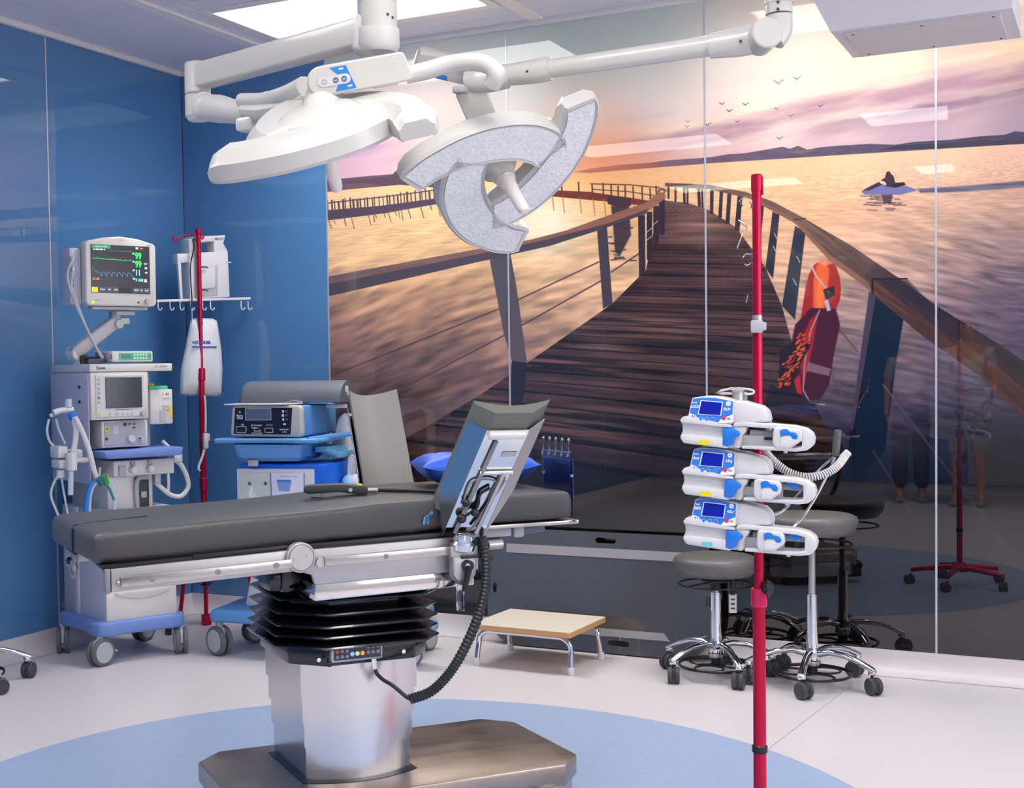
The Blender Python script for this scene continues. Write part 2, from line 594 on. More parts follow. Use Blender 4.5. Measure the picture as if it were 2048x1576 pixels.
        return (slice(y0, y1), slice(x0, x1)), np.clip(np.where(ins, dist, -dist) / soft + .5, 0, 1)

    def poly(pts, col, a=1.0, soft=.8, grain=0.0, gs=(9, 9), ang=0.0, col2=None, grad=None):
        r = cover(pts, soft)
        if r is None: return
        sl, al = r
        col = np.array(col, np.float32)
        u, v = U[sl], V[sl]
        cc = np.broadcast_to(col, u.shape + (3,)).copy()
        if col2 is not None:
            (ga, gb) = grad
            t = np.clip(((u - ga[0]) * (gb[0] - ga[0]) + (v - ga[1]) * (gb[1] - ga[1])) / ((gb[0] - ga[0]) ** 2 + (gb[1] - ga[1]) ** 2), 0, 1)
            cc += (np.array(col2, np.float32) - col) * t[..., None]
        if grain:
            cs, sn = math.cos(ang), math.sin(ang)
            g = fbm((u * cs + v * sn) / gs[0], (-u * sn + v * cs) / gs[1], 3, 3) - .5
            cc *= (1 + grain * 2 * g)[..., None]
        img[sl] += (cc - img[sl]) * (al * a)[..., None]

    def line(p, q, wd, col, a=1.0):
        dx, dy = q[0] - p[0], q[1] - p[1]; L = math.hypot(dx, dy) or 1
        nx, ny = -dy / L * wd / 2, dx / L * wd / 2
        poly([(p[0] + nx, p[1] + ny), (q[0] + nx, q[1] + ny), (q[0] - nx, q[1] - ny), (p[0] - nx, p[1] - ny)], col, a)

    def path(pts, wd, col, a=1.0):
        for p, q in zip(pts, pts[1:]): line(p, q, wd, col, a)

    # far shore hills
    poly([(640, 360), (690, 357), (740, 352), (785, 349), (792, 342), (830, 340), (880, 345), (900, 378), (800, 370), (640, 384)], (92, 72, 84))
    poly([(640, 372), (720, 366), (770, 371), (700, 379), (640, 386)], (110, 84, 90))
    hill = [(1150, 345), (1185, 337), (1240, 330), (1300, 326), (1335, 321), (1380, 318), (1420, 315), (1455, 309), (1490, 307), (1530, 300), (1565, 294),
            (1580, 298), (1596, 292), (1615, 300), (1640, 295), (1690, 291), (1740, 288), (1790, 290), (1830, 284), (1900, 280), (1960, 273), (2010, 270), (2030, 263), (2060, 266), (2300, 250), (2300, 272)]
    poly(hill + [(2048, 288), (1800, 303), (1420, 327), (1180, 346)], (104, 84, 104), col2=(58, 54, 76), grad=((1400, 300), (1950, 280)), grain=.12, gs=(14, 6))
    poly([(1150, 345), (1185, 337), (1240, 331), (1320, 325), (1320, 334), (1180, 346)], (150, 70, 66), .7, soft=3)
    poly([(1765, 300), (1800, 290), (1870, 289), (1960, 281), (2048, 282), (2048, 288), (1870, 298)], (46, 46, 62))
    poly([(1570, 305), (1600, 301), (1640, 300), (1600, 308)], (120, 112, 90), .6)
    # sun glow on the far pier
    for k, (aa, rr) in enumerate([(.25, 150), (.3, 90), (.3, 50)]):
        g = np.exp(-(((U - 1130) / rr) ** 2 + ((V - 385) / (rr * .42)) ** 2)) * aa
        img += (np.array((255, 196, 110), np.float32) - img) * g[..., None]
    g = np.exp(-(((U - 1095) / 70) ** 2 + ((V - 445) / 60) ** 2)) * .75
    img += (np.array((255, 250, 225), np.float32) - img) * g[..., None]
    g = np.exp(-(((U - 1190) / 120) ** 2 + ((V - 318) / 40) ** 2)) * .5
    img += (np.array((250, 150, 96), np.float32) - img) * g[..., None]
    # far left pier with its reflection
    poly([(640, 422), (760, 412), (880, 396), (905, 392), (905, 403), (770, 427), (640, 443)], (82, 68, 80))
    path([(640, 408), (760, 395), (890, 378)], 2.5, (92, 76, 86))
    for k in range(34):
        x = 655 + k * 7.3 + rng.uniform(-2, 2)
        y0 = np.interp(x, [640, 760, 890], [403, 393, 374]) - rng.uniform(-3, 3); y1 = np.interp(x, [640, 760, 890], [428, 415, 396])
        line((x, y0), (x + 1.5, y1), rng.uniform(1.8, 4.5), (84, 68, 80))
        if rng.random() < .7:
            yb = np.interp(x, [640, 770, 905], [440, 425, 402])
            line((x + 2, yb), (x + 6 + rng.uniform(-2, 3), yb + rng.uniform(8, 26)), rng.uniform(1.5, 3.5), (112, 90, 88), .8)
    # far right pier arm
    poly([(1090, 380), (1180, 384), (1300, 402), (1330, 408), (1290, 412), (1200, 402), (1090, 392)], (120, 56, 44), grain=.15)
    path([(1180, 368), (1260, 370), (1320, 376)], 2.4, (104, 72, 62))
    path([(1185, 379), (1260, 384), (1310, 392)], 2, (104, 72, 62))
    for x, y0, y1 in [(1060, 372, 388), (1102, 368, 384), (1123, 364, 386), (1157, 364, 388), (1184, 369, 391), (1206, 366, 393), (1222, 368, 400), (1236, 372, 404), (1250, 371, 402), (1266, 373, 404), (1284, 374, 408), (1300, 376, 404), (1312, 372, 400)]:
        line((x, y0), (x + 1, y1), 3, (92, 58, 54)); line((x + 2, y1 + 6), (x + 6, y1 + 34 + rng.uniform(-8, 8)), 2.4, (176, 116, 84), .7)
    poly([(1215, 392), (1262, 396), (1262, 412), (1240, 416), (1215, 408)], (70, 50, 54))
    poly([(1222, 412), (1258, 410), (1262, 470), (1240, 512), (1230, 505), (1226, 450)], (62, 50, 56), .92, soft=4)
    for k in range(16):
        x, y = rng.uniform(1216, 1268), rng.uniform(440, 530)
        line((x - 8, y), (x + rng.uniform(4, 14), y + rng.uniform(-2, 2)), 3, (64, 52, 58), .8)
    # jetty deck
    deckL = [(1320, 398), (1292, 540), (1224, 608), (1053, 727), (960, 790), (860, 850), (760, 905), (640, 965)]
    deckR = [(1335, 402), (1375, 406), (1417, 420), (1472, 455), (1505, 500), (1530, 534), (1563, 610), (1588, 700), (1612, 770), (1650, 850), (1700, 1000), (1760, 1340)]
    dpoly = deckL + [(640, 1360)] + deckR[::-1]
    r = cover(dpoly)
    sl, al = r
    u, v = U[sl], V[sl]
    sh = np.interp(v, [400, 560, 700, 850, 1000], [0, .015, .06, .14, .2])
    vv = v - sh * (u - 1450)
    wob = (fbm(u / 260, v / 60, 2, 5) - .5) * 3
    ph = 7400.0 / np.maximum(vv + wob - 366, 24)
    fr = ph - np.floor(ph)
    pid = np.floor(ph).astype(int)
    pr_ = tabs[6].ravel()[(pid * 37) % 16384]; pr2 = tabs[7].ravel()[(pid * 53) % 16384]
    big = np.clip((vv - 470) / 120, 0, 1)
    gap = np.clip(1 - np.abs(fr - .08) / .13, 0, 1)
    lit = np.exp(-((u - (1120 - .6 * (v - 700))) / 240) ** 2) * np.clip((v - 560) / 150, 0, 1) * np.clip((1000 - v) / 160, 0, 1)
    lit2 = np.exp(-((u - 1392) / 70) ** 2) * np.exp(-((v - 440) / 45) ** 2)
    streak = fbm(u / 110, vv / 9.0, 2, 2)
    base = np.array((78, 56, 54), np.float32) * (0.72 + .55 * pr_ * .8 + .4 * (streak - .5) * 2)[..., None]
    base = base * (1 - .35 * np.clip((v - 760) / 200, 0, 1))[..., None]
    hl = np.clip((streak - .38) * 2.2, 0, 1) * (pr2 > .35)
    base += (np.array((170, 126, 110), np.float32) - base) * (hl * (lit * .6 + lit2 * .65))[..., None]
    base += (np.array((176, 132, 122), np.float32) - base) * (lit2 * .4)[..., None]
    base *= (1 - gap * big * .6)[..., None]
    base *= np.interp(v, [380, 880, 960, 1400], [1, 1, .55, .4])[..., None].astype(np.float32)
    img[sl] += (base - img[sl]) * al[..., None]
    # left railing: posts, wires, hand rail
    for a_, b_ in [((655, 755), (1008, 614)), ((790, 785), (1010, 670)), ((1034, 601), (1198, 524)), ((1042, 652), (1202, 562)), ((1222, 545), (1280, 506))]:
        line(a_, b_, 3.0, (92, 66, 66), .95)
    poly([(1194, 458), (1214, 455), (1225, 608), (1206, 618)], (74, 64, 72))
    poly([(1276, 432), (1290, 430), (1291, 540), (1278, 556)], (60, 50, 58))
    for x, y0, y1 in [(1299, 424, 520), (1312, 412, 500), (1324, 398, 470)]:
        line((x, y0), (x, y1), 11, (56, 44, 52))
    for x, y in [(1296, 460), (1308, 446), (1296, 476)]:
        line((x - 4, y + 6), (x + 8, y - 4), 1.5, (200, 190, 190))
    poly([(978, 512), (1020, 503), (1034, 580), (1054, 726), (1024, 722), (1008, 670)], (84, 78, 86), col2=(96, 82, 84), grad=((980, 520), (1040, 700)))
    poly([(1024, 722), (1054, 726), (1046, 800), (1020, 830)], (44, 38, 46))
    poly([(640, 556), (985, 493), (1060, 480), (1130, 462), (1220, 430), (1290, 406), (1316, 386), (1330, 384), (1332, 396), (1290, 428), (1200, 460), (1100, 492), (975, 520), (640, 596)],
         (112, 88, 88), col2=(150, 100, 80), grad=((700, 560), (1250, 430)), grain=.1, gs=(50, 5), ang=-.2)
    poly([(640, 572), (975, 505), (1100, 478), (1220, 446), (1296, 418), (1292, 428), (1200, 460), (1100, 492), (975, 520), (640, 597)], (74, 66, 76), .9)
    path([(1316, 386), (1318, 380), (1326, 378), (1332, 384)], 5, (120, 86, 76))
    # right railing: posts, then the hand rail
    pc = (52, 46, 52)
    for x0, y0, x1, y1, wd in [(1337, 370, 1337, 398, 4), (1351, 372, 1351, 404, 4), (1368, 372, 1369, 408, 5), (1375, 372, 1375, 409, 4), (1397, 373, 1399, 414, 6), (1404, 374, 1405, 416, 4),
                               (1424, 376, 1423, 428, 7), (1443, 380, 1440, 436, 7), (1459, 384, 1455, 448, 8), (1480, 392, 1474, 462, 10)]:
        line((x0, y0), (x1, y1), wd, pc)
    poly([(1517, 408), (1528, 412), (1519, 506), (1506, 500)], pc)
    poly([(1545, 424), (1559, 430), (1546, 558), (1531, 536)], (50, 48, 56))
    poly([(1590, 452), (1611, 464), (1590, 640), (1564, 612)], (50, 52, 62))
    for x, y in [(1552, 474), (1550, 500), (1597, 520), (1590, 565), (1608, 462)]:
        line((x - 4, y - 8), (x + 3, y + 6), 2, (170, 160, 165))
    poly([(1740, 585), (1808, 632), (1790, 740), (1770, 900), (1690, 1000), (1700, 860)], (20, 30, 46), col2=(12, 20, 40), grad=((1770, 620), (1720, 900)))
    poly([(1738, 583), (1752, 592), (1722, 770), (1706, 860), (1700, 860)], (74, 62, 76), .9)
    for a_, b_ in [((1668, 646), (1716, 704)), ((1660, 742), (1690, 800)), ((1765, 768), (2048, 1140)), ((1745, 900), (1840, 1050))]:
        line(a_, b_, 4, (92, 72, 76), .8)
    top = [(1330, 366), (1420, 370), (1490, 384), (1545, 403), (1605, 435), (1700, 490), (1800, 558), (1870, 610), (2000, 690), (2048, 722), (2300, 880)]
    low = [(2300, 1050), (2048, 838), (1960, 752), (1850, 676), (1745, 588), (1735, 577), (1660, 522), (1590, 447), (1500, 398), (1420, 379), (1330, 373)]
    poly(top + low, (104, 80, 70), col2=(44, 34, 40), grad=((1600, 450), (1900, 680)), grain=.28, gs=(90, 5), ang=.62)
    poly([(1500, 391), (1590, 438), (1660, 510), (1738, 566), (1745, 588), (1735, 577), (1660, 522), (1590, 447), (1500, 398)], (136, 92, 74), .9)
    poly([(1745, 560), (1775, 565), (1880, 640), (1990, 730), (2100, 810), (2300, 960), (2300, 1050), (2048, 838), (1960, 752), (1850, 676), (1745, 588)], (88, 56, 46), .9,
         col2=(66, 40, 38), grad=((1750, 570), (2048, 800)), grain=.35, gs=(60, 5), ang=.66)
    poly([(1745, 558), (1815, 560), (1860, 606), (1990, 690), (1960, 710), (1850, 640)], (44, 36, 44), .75, soft=6, grain=.3, gs=(60, 6), ang=.62)
    line((1745, 558), (1815, 558), 3, (34, 26, 30)); line((1745, 558), (1745, 588), 4, (40, 30, 32)); line((1588, 440), (1612, 437), 2, (60, 44, 40))
    # lifebuoy, bag and net hanging on the rail
    poly([(1601, 640), (1612, 570), (1618, 548), (1628, 530), (1640, 522), (1651, 519), (1662, 522), (1672, 532), (1680, 556), (1682, 578), (1680, 600), (1672, 618), (1640, 630), (1628, 700), (1604, 720), (1588, 690)], (156, 40, 36), soft=2)
    poly([(1626, 620), (1627, 560), (1634, 530), (1651, 521), (1658, 540), (1654, 600), (1646, 625), (1630, 680)], (222, 92, 44), soft=5)
    poly([(1636, 560), (1646, 555), (1646, 612), (1632, 640)], (246, 130, 66), .6, soft=6)
    poly([(1630, 524), (1651, 518), (1668, 526), (1650, 532)], (226, 150, 110), .7, soft=3)
    poly([(1590, 650), (1622, 616), (1672, 618), (1680, 650), (1668, 708), (1658, 770), (1640, 800), (1606, 800), (1590, 770), (1582, 690)], (70, 26, 40), soft=3, grain=.05, gs=(30, 30))
    poly([(1620, 640), (1636, 625), (1626, 690), (1608, 770), (1594, 700)], (190, 40, 44), .75, soft=5)
    path([(1640, 620), (1622, 660), (1610, 720), (1606, 780), (1620, 805), (1650, 810)], 3, (170, 150, 150), .8)
    poly([(1616, 724), (1662, 738), (1658, 752), (1612, 742)], (140, 110, 116), .8, soft=2)
    poly([(1588, 760), (1600, 748), (1604, 790), (1594, 786)], (210, 40, 44), .8, soft=3)
    poly([(1646, 580), (1668, 572), (1670, 590), (1652, 600)], (34, 28, 38), soft=2)
    path([(1624, 534), (1632, 552), (1652, 576)], 4, (190, 150, 140)); path([(1652, 600), (1658, 622)], 8, (176, 160, 180))
    poly([(1560, 700), (1600, 680), (1622, 690), (1600, 730), (1580, 780), (1556, 790)], (46, 26, 30), soft=3)
    for k in range(90):
        t = rng.random(); x = 1612 - t * 50 + rng.uniform(-12, 12); y = 672 + t * 100 + rng.uniform(-12, 12)
        line((x - 3, y + 2), (x + 3, y - 2), rng.uniform(2, 4), (226, 96, 40) if rng.random() < .7 else (150, 50, 30), .8)
    poly([(1540, 770), (1580, 790), (1640, 806), (1600, 818), (1530, 815)], (30, 24, 28), .6, soft=6)
    # jet ski with its rider, wake and reflection
    poly([(1835, 378), (1930, 372), (2048, 362), (2300, 345), (2300, 366), (2048, 375), (1930, 384), (1840, 386)], (96, 92, 110), soft=3, grain=.3, gs=(40, 3))
    for k in range(22):
        x = rng.uniform(1728, 1800); y = rng.uniform(388, 425)
        line((x - rng.uniform(4, 16), y), (x + rng.uniform(4, 16), y + .5), 2.4, (92, 72, 84), .75)
    poly([(1762, 388), (1786, 388), (1782, 408), (1768, 408)], (62, 50, 62), .85, soft=3)
    poly([(1722, 384), (1738, 374), (1756, 366), (1770, 370), (1790, 372), (1812, 372), (1836, 381), (1800, 390), (1730, 390)], (104, 104, 150))
    poly([(1724, 382), (1740, 373), (1758, 364), (1764, 370), (1740, 381)], (60, 44, 66))
    poly([(1770, 372), (1778, 366), (1808, 365), (1812, 370), (1790, 376)], (38, 32, 44))
    poly([(1761, 361), (1770, 356), (1772, 348), (1778, 346), (1787, 352), (1791, 368), (1776, 374), (1770, 364)], (54, 44, 50))
    poly([(1772, 350), (1773, 344), (1779, 343), (1782, 348), (1779, 352)], (46, 38, 44))
    # birds
    for x, y, s, cdark in [(1444, 207, 7, 70), (1459, 221, 8, 70), (1491, 208, 8, 80), (1553, 217, 6, 80), (1582, 231, 6, 90), (1641, 212, 6, 60), (1376, 243, 5, 90), (1374, 253, 5, 90), (1415, 248, 9, 80),
                           (1475, 243, 6, 90), (1559, 276, 8, 80), (1557, 163, 14, 150), (1594, 156, 10, 120)]:
        cb = (cdark, cdark - 8, cdark)
        poly([(x - s, y - s * .25), (x - s * .4, y - s * .1), (x, y + s * .18), (x + s * .5, y - s * .22), (x + s, y - s * .3), (x + s * .4, y + s * .08), (x, y + s * .5), (x - s * .4, y + s * .2)], cb, .9)
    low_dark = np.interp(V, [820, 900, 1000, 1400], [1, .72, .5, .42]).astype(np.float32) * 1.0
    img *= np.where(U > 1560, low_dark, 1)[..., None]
    img = np.clip(img, 3, 250)
    return W_, H_, img


MW, MH, mpix = paint_mural()
mimg = bpy.data.images.new('sunset jetty print', MW, MH, alpha=False)
buf = np.ones((MH, MW, 4), np.float32)
buf[..., :3] = mpix / 255.0
mimg.pixels.foreach_set(buf.ravel())
mimg.update()
mimg.pack()
del buf, mpix


def glass_print(name, image=None, rgb=(10, 60, 140), ior=1.78, gain=1.0):
    """print or paint behind a sheet of glass: matt colour under a mirror-smooth clear coat"""
    mat = bpy.data.materials.new(name)
    mat.use_nodes = True
    nt = mat.node_tree
    b = nt.nodes['Principled BSDF']
    if image:
        t = nt.nodes.new('ShaderNodeTexImage'); t.image = image; t.extension = 'EXTEND'
        uv = nt.nodes.new('ShaderNodeUVMap'); uv.uv_map = 'print'
        nt.links.new(uv.outputs[0], t.inputs[0])
        nt.links.new(t.outputs[0], b.inputs['Base Color'])
    else:
        tc = nt.nodes.new('ShaderNodeTexCoord'); nz = nt.nodes.new('ShaderNodeTexNoise'); nz.inputs['Scale'].default_value = 1.5
        nt.links.new(tc.outputs['Object'], nz.inputs['Vector'])
        mx = nt.nodes.new('ShaderNodeMix'); mx.data_type = 'RGBA'
        c = lin(rgb)
        mx.inputs[6].default_value = tuple(x * .95 for x in c) + (1,); mx.inputs[7].default_value = tuple(x * 1.05 for x in c) + (1,)
        nt.links.new(nz.outputs['Fac'], mx.inputs[0]); nt.links.new(mx.outputs[2], b.inputs['Base Color'])
    b.inputs['Roughness'].default_value = 0.6
    b.inputs['Specular IOR Level'].default_value = 0.0
    b.inputs['Coat Weight'].default_value = 1.0
    b.inputs['Coat Roughness'].default_value = 0.0
    b.inputs['Coat IOR'].default_value = ior
    return mat


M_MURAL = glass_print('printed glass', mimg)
M_BGLASS = glass_print('blue back-painted glass', rgb=(80, 127, 176), ior=1.62)
M_WGLASS = glass_print('white back-painted glass', rgb=(226, 226, 228), ior=1.5)  # unseen right wall, made white to bounce light
M_FLOOR = pm('pale vinyl floor', (214, 207, 210), 0.34, var=0.025, vscale=2.0, bump=0.02, bscale=400, spec=0.35)
M_COVE = pm('floor cove vinyl', (212, 204, 208), 0.4, var=0.025, vscale=2.0)
M_CIRCLE = pm('blue vinyl inlay', (158, 176, 206), 0.4, var=0.12, vscale=38, bump=0.02, bscale=300)
M_CEIL = pm('grey ceiling panel', (222, 220, 230), 0.45, var=0.02, vscale=1.5)
M_CTRIM = pm('white ceiling profile', (232, 229, 226), 0.4, var=0.02)
M_DIFF = pm('light diffuser', (255, 253, 248), 0.5, emis=FIXTURE_STRENGTH, var=0.0)
# louvred fittings throw most of their light straight down: emission falls off with the angle from the fitting's axis
nt_ = M_DIFF.node_tree
ge_ = nt_.nodes.new('ShaderNodeNewGeometry'); dt_ = nt_.nodes.new('ShaderNodeVectorMath'); dt_.operation = 'DOT_PRODUCT'
nt_.links.new(ge_.outputs['Normal'], dt_.inputs[0]); nt_.links.new(ge_.outputs['Incoming'], dt_.inputs[1])
ab_ = nt_.nodes.new('ShaderNodeMath'); ab_.operation = 'ABSOLUTE'; nt_.links.new(dt_.outputs['Value'], ab_.inputs[0])
pw_ = nt_.nodes.new('ShaderNodeMath'); pw_.operation = 'POWER'; pw_.inputs[1].default_value = 1.35; nt_.links.new(ab_.outputs[0], pw_.inputs[0])
ma_ = nt_.nodes.new('ShaderNodeMath'); ma_.operation = 'MULTIPLY_ADD'; ma_.inputs[1].default_value = 0.93 * FIXTURE_STRENGTH; ma_.inputs[2].default_value = 0.07 * FIXTURE_STRENGTH
nt_.links.new(pw_.outputs[0], ma_.inputs[0]); nt_.links.new(ma_.outputs[0], nt_.nodes['Principled BSDF'].inputs['Emission Strength'])
M_OPAL = pm('opal fill panel', (246, 248, 255), 0.4, emis=FILL_STRENGTH, var=0.0)  # glow of the panels added only for fill
M_STRIPALU = pm('aluminium joint strip', (214, 214, 220), 0.35, metal=0.6, var=0.03)

# floor
g = G(); g.box((ROOM_X / 2, ROOM_Y / 2, -0.05), (ROOM_X + .4, -ROOM_Y + .4, 0.1))
fl = tag(g.done('floor', M_FLOOR, angle=0), kind='structure')
g = G()
N = 160
CX, CY, CR = 2.76, -2.713, 1.549
top_ = [(CX + CR * math.cos(2 * PI * i / N), CY + CR * math.sin(2 * PI * i / N)) for i in range(N)]
g.prism(top_, 0.0016, (0, 0, 0.0002), (1, 0, 0), (0, 1, 0))
g.done('round_inlay', M_CIRCLE, fl, label='pale blue round vinyl inlay in the floor', angle=0)
g = G()
p0, p1 = Vector((3.70, -0.43, 0.0004)), Vector((3.60, -1.52, 0.0004))
g.box((p0 + p1) / 2, (0.004, (p1 - p0).length, 0.0006), rot=Euler((0, 0, math.atan2((p1 - p0).y, (p1 - p0).x) - PI / 2)))
g.done('weld_seam', pm('floor weld', (176, 168, 170), .5), fl, angle=0)

# ceiling: plate, flush panels with open joints, white profiles
g = G(); g.box((ROOM_X / 2, ROOM_Y / 2, ROOM_H + 0.08), (ROOM_X + .4, -ROOM_Y + .4, 0.1))
ce = tag(g.done('ceiling', M_CEIL, angle=0), kind='structure')
FIX = [(1.505, -0.67), (3.72, -0.67), (1.505, -3.95), (3.72, -3.75), (5.7, -2.2), (1.505, -6.6), (3.72, -6.6), (5.7, -5.6)]
xs = [0.0, 0.70, 2.18, 2.98, 4.46, 5.2, ROOM_X]
ys = [0.0, -0.16, -1.16, -2.3, -3.35, -4.55, -6.0, -7.2, ROOM_Y]


def is_fix(xa, xb, ya, yb):
    return any(xa < fx < xb and yb < fy < ya for fx, fy in FIX)


for i in range(len(xs) - 1):
    for j in range(len(ys) - 1):
        xa, xb, ya, yb = xs[i], xs[i + 1], ys[j], ys[j + 1]
        sub = [(xa, xb, ya, yb)]
        for fx, fy in FIX:
            if xa < fx < xb and yb < fy < ya:
                L, R_, T_, B_ = fx - .64, fx + .64, fy + .34, fy - .34
                sub = [(xa, L, ya, yb), (R_, xb, ya, yb), (L, R_, ya, T_), (L, R_, B_, yb)]
        for q in sub:
            if q[1] - q[0] < .02 or q[2] - q[3] < .02: continue
            g = G(); g.box(((q[0] + q[1]) / 2, (q[2] + q[3]) / 2, ROOM_H + .012), (q[1] - q[0] - .006, q[2] - q[3] - .006, .024), .002, 1)
            g.done('ceiling_panel', M_CEIL, ce, angle=0)
for k, x in enumerate([0.735, 2.2, 2.95, 4.48]):
    g = G(); g.box((x, ROOM_Y / 2, ROOM_H - .006), (.075, -ROOM_Y - .1, .014), .003, 1)
    g.done('ceiling_profile', M_CTRIM, ce, label='white ceiling profile', angle=0)
for k, (fx, fy) in enumerate(FIX):
    t = thing('ceiling_light', ['white recessed ceiling light panel above the mural wall, left of the ceiling pendant', 'recessed ceiling light panel near the mural wall above the right stools',
                                'recessed ceiling light panel above the foot of the operating table', 'recessed ceiling light panel above the head of the operating table', 'recessed ceiling light panel by the right wall, nearer the mural',
                                'recessed ceiling light panel at the far left of the entrance side', 'recessed ceiling light panel behind the viewer', 'recessed ceiling light panel by the right wall, nearer the entrance'][k], 'ceiling light', (fx, fy, ROOM_H), group='recessed ceiling lights')
    g = G()
    g.box((0, 0, .03), (1.17, .56, .01))
    g.done('diffuser', M_DIFF, t, angle=0)
    g = G()
    for sx in (-1, 1): g.box((sx * .61, 0, .008), (.05, .68, .03), .004, 1)
    for sy in (-1, 1): g.box((0, sy * .31, .008), (1.17, .06, .03), .004, 1)
    g.done('frame', M_CTRIM, t, angle=0)

# walls: a core each, then the glass panels with joint strips
def wall_core(name, c, s, mat=M_COVE):
    g = G(); g.box(c, s)
    return tag(g.done(name, mat, angle=0), kind='structure')


wb = wall_core('wall_back', (ROOM_X / 2, 0.09, ROOM_H / 2), (ROOM_X + .4, .14, ROOM_H))
wl = wall_core('wall_left', (-0.09, ROOM_Y / 2, ROOM_H / 2), (.14, -ROOM_Y + .1, ROOM_H))
wr = wall_core('wall_right', (ROOM_X + .09, ROOM_Y / 2, ROOM_H / 2), (.14, -ROOM_Y + .1, ROOM_H))
wf = wall_core('wall_front', (ROOM_X / 2, ROOM_Y - .09, ROOM_H / 2), (ROOM_X + .4, .14, ROOM_H))
PT = ROOM_H - .012
for i in range(len(JOINTS) - 1):
    xa, xb = JOINTS[i] + .004, JOINTS[i + 1] - .004
    mural = 1 <= i <= 4
    g = G(); g.box(((xa + xb) / 2, .01, (BB + PT) / 2), (xb - xa, .02, PT - BB))
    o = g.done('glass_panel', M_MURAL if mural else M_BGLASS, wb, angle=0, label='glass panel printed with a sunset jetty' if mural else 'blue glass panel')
    if mural:
        uv = o.data.uv_layers.new(name='print')
        for lp in o.data.loops:
            co = o.data.vertices[lp.vertex_index].co
            uv.data[lp.index].uv = ((co.x - MUR_X0) / (MUR_X1 - MUR_X0), (co.z - BB) / (ROOM_H - BB))
    if i:
        g = G(); g.box((JOINTS[i], .004, (BB + PT) / 2), (.0085, .012, PT - BB))
        g.done('joint_strip', M_STRIPALU, wb, angle=0)
yj = [0.0, -1.10, -2.10, -3.10, -4.10, -5.10, -6.10, -7.10, ROOM_Y]
for nm, wl_, xc, sg in (('l', wl, -.01, 1), ('r', wr, ROOM_X + .01, -1)):
    for i in range(len(yj) - 1):
        ya, yb = yj[i] - .004, yj[i + 1] + .004
        g = G(); g.box((xc, (ya + yb) / 2, (BB + PT) / 2), (.02, ya - yb, PT - BB))
        if nm == 'r' and 1 <= i <= 4: continue
        g.done('glass_panel', M_BGLASS if nm == 'l' else M_WGLASS, wl_, angle=0)
        if i:
            g = G(); g.box((xc + sg * .006, yj[i], (BB + PT) / 2), (.012, .0085, PT - BB))
            g.done('joint_strip', M_STRIPALU, wl_, angle=0)
for i in range(6):
    xa, xb = ROOM_X / 6 * i + .004, ROOM_X / 6 * (i + 1) - .004
    if i == 3: continue
    g = G(); g.box(((xa + xb) / 2, ROOM_Y - .01, (BB + PT) / 2), (xb - xa, .02, PT - BB))
    g.done('glass_panel', M_BGLASS, wf, angle=0)
# unseen glowing panels added in the right wall as fill light, framed like windows
for k in range(4):
    ya, yb = yj[1 + k], yj[2 + k]
    yc = (ya + yb) / 2
    wn = bpy.data.objects.new('window_%d' % (k + 1), None); COL.objects.link(wn); wn.location = (ROOM_X, yc, 0); tag(wn, kind='structure')
    g = G(); g.box((-.005, 0, 1.7), (.012, .9, 1.5), 0); g.done('pane', M_OPAL, wn, angle=0)
    g = G()
    for sy in (-1, 1): g.box((-.012, sy * .475, 1.7), (.03, .05, 1.6), .003, 1)
    for z_ in (.925, 2.475): g.box((-.012, 0, z_), (.03, .9, .05), .003, 1)
    g.done('frame', M_CTRIM, wn, angle=0)
    g = G(); g.box((-.01, 0, .5), (.02, .992, .78)); g.done('glass_panel', M_WGLASS, wn, angle=0)
    g = G(); g.box((-.01, 0, 2.785), (.02, .992, .56)); g.done('glass_panel', M_WGLASS, wn, angle=0)
# sliding door behind the viewer
g = G(); g.box((ROOM_X / 6 * 3.5, ROOM_Y + .0, 1.2), (ROOM_X / 6 - .01, .05, 2.2), .006, 1)
dr = tag(g.done('door_1', M_GREY, angle=0), kind='structure')
g = G(); g.tube([(ROOM_X / 6 * 3.5 - .4, ROOM_Y + .06, .9), (ROOM_X / 6 * 3.5 - .4, ROOM_Y + .06, 1.4)], .014, 8, 0); g.done('door_handle', M_CHROME, dr)

# coved skirting and the ceiling edge trims
cove = [(0.0, BB), (0.012, BB), (0.014, .07), (.022, .035), (.045, .012), (.08, .0016), (0.0, .0)]
g = G(); g.prism([(a, b) for a, b in cove], ROOM_X, (ROOM_X, -0.0, 0), (0, -1, 0), (0, 0, 1)); tag(g.done('baseboard_back', M_COVE, angle=50), kind='structure')
g = G(); g.prism([(a, b) for a, b in cove], -ROOM_Y, (0, 0, 0), (1, 0, 0), (0, 0, 1)); tag(g.done('baseboard_left', M_COVE, angle=50), kind='structure')
g = G(); g.prism([(a, b) for a, b in cove], -ROOM_Y, (ROOM_X, ROOM_Y, 0), (-1, 0, 0), (0, 0, 1)); tag(g.done('baseboard_right', M_COVE, angle=50), kind='structure')
g = G(); g.box((ROOM_X / 2, -.012, ROOM_H - .012), (ROOM_X, .03, .03), .006); tag(g.done('trim_1', M_CTRIM), kind='structure')
g = G(); g.box((.012, ROOM_Y / 2, ROOM_H - .012), (.03, -ROOM_Y, .03), .006); tag(g.done('trim_2', M_CTRIM), kind='structure')

# ------------------------------------------------------------------ operating table
# local axes: x along the table towards the head end, y towards the mural, z up
TAB_RZ = math.atan2(0.772, 0.636)
TAB_O = (2.466, -3.042, 0)
tab = thing('operating_table', 'operating table with dark grey mattress and black bellows on a steel column', 'operating table', TAB_O, TAB_RZ)


def chamf(x0, x1, y0, y1, c):
    return [(x0 + c, y0), (x1 - c, y0), (x1, y0 + c), (x1, y1 - c), (x1 - c, y1), (x0 + c, y1), (x0, y1 - c), (x0, y0 + c)]


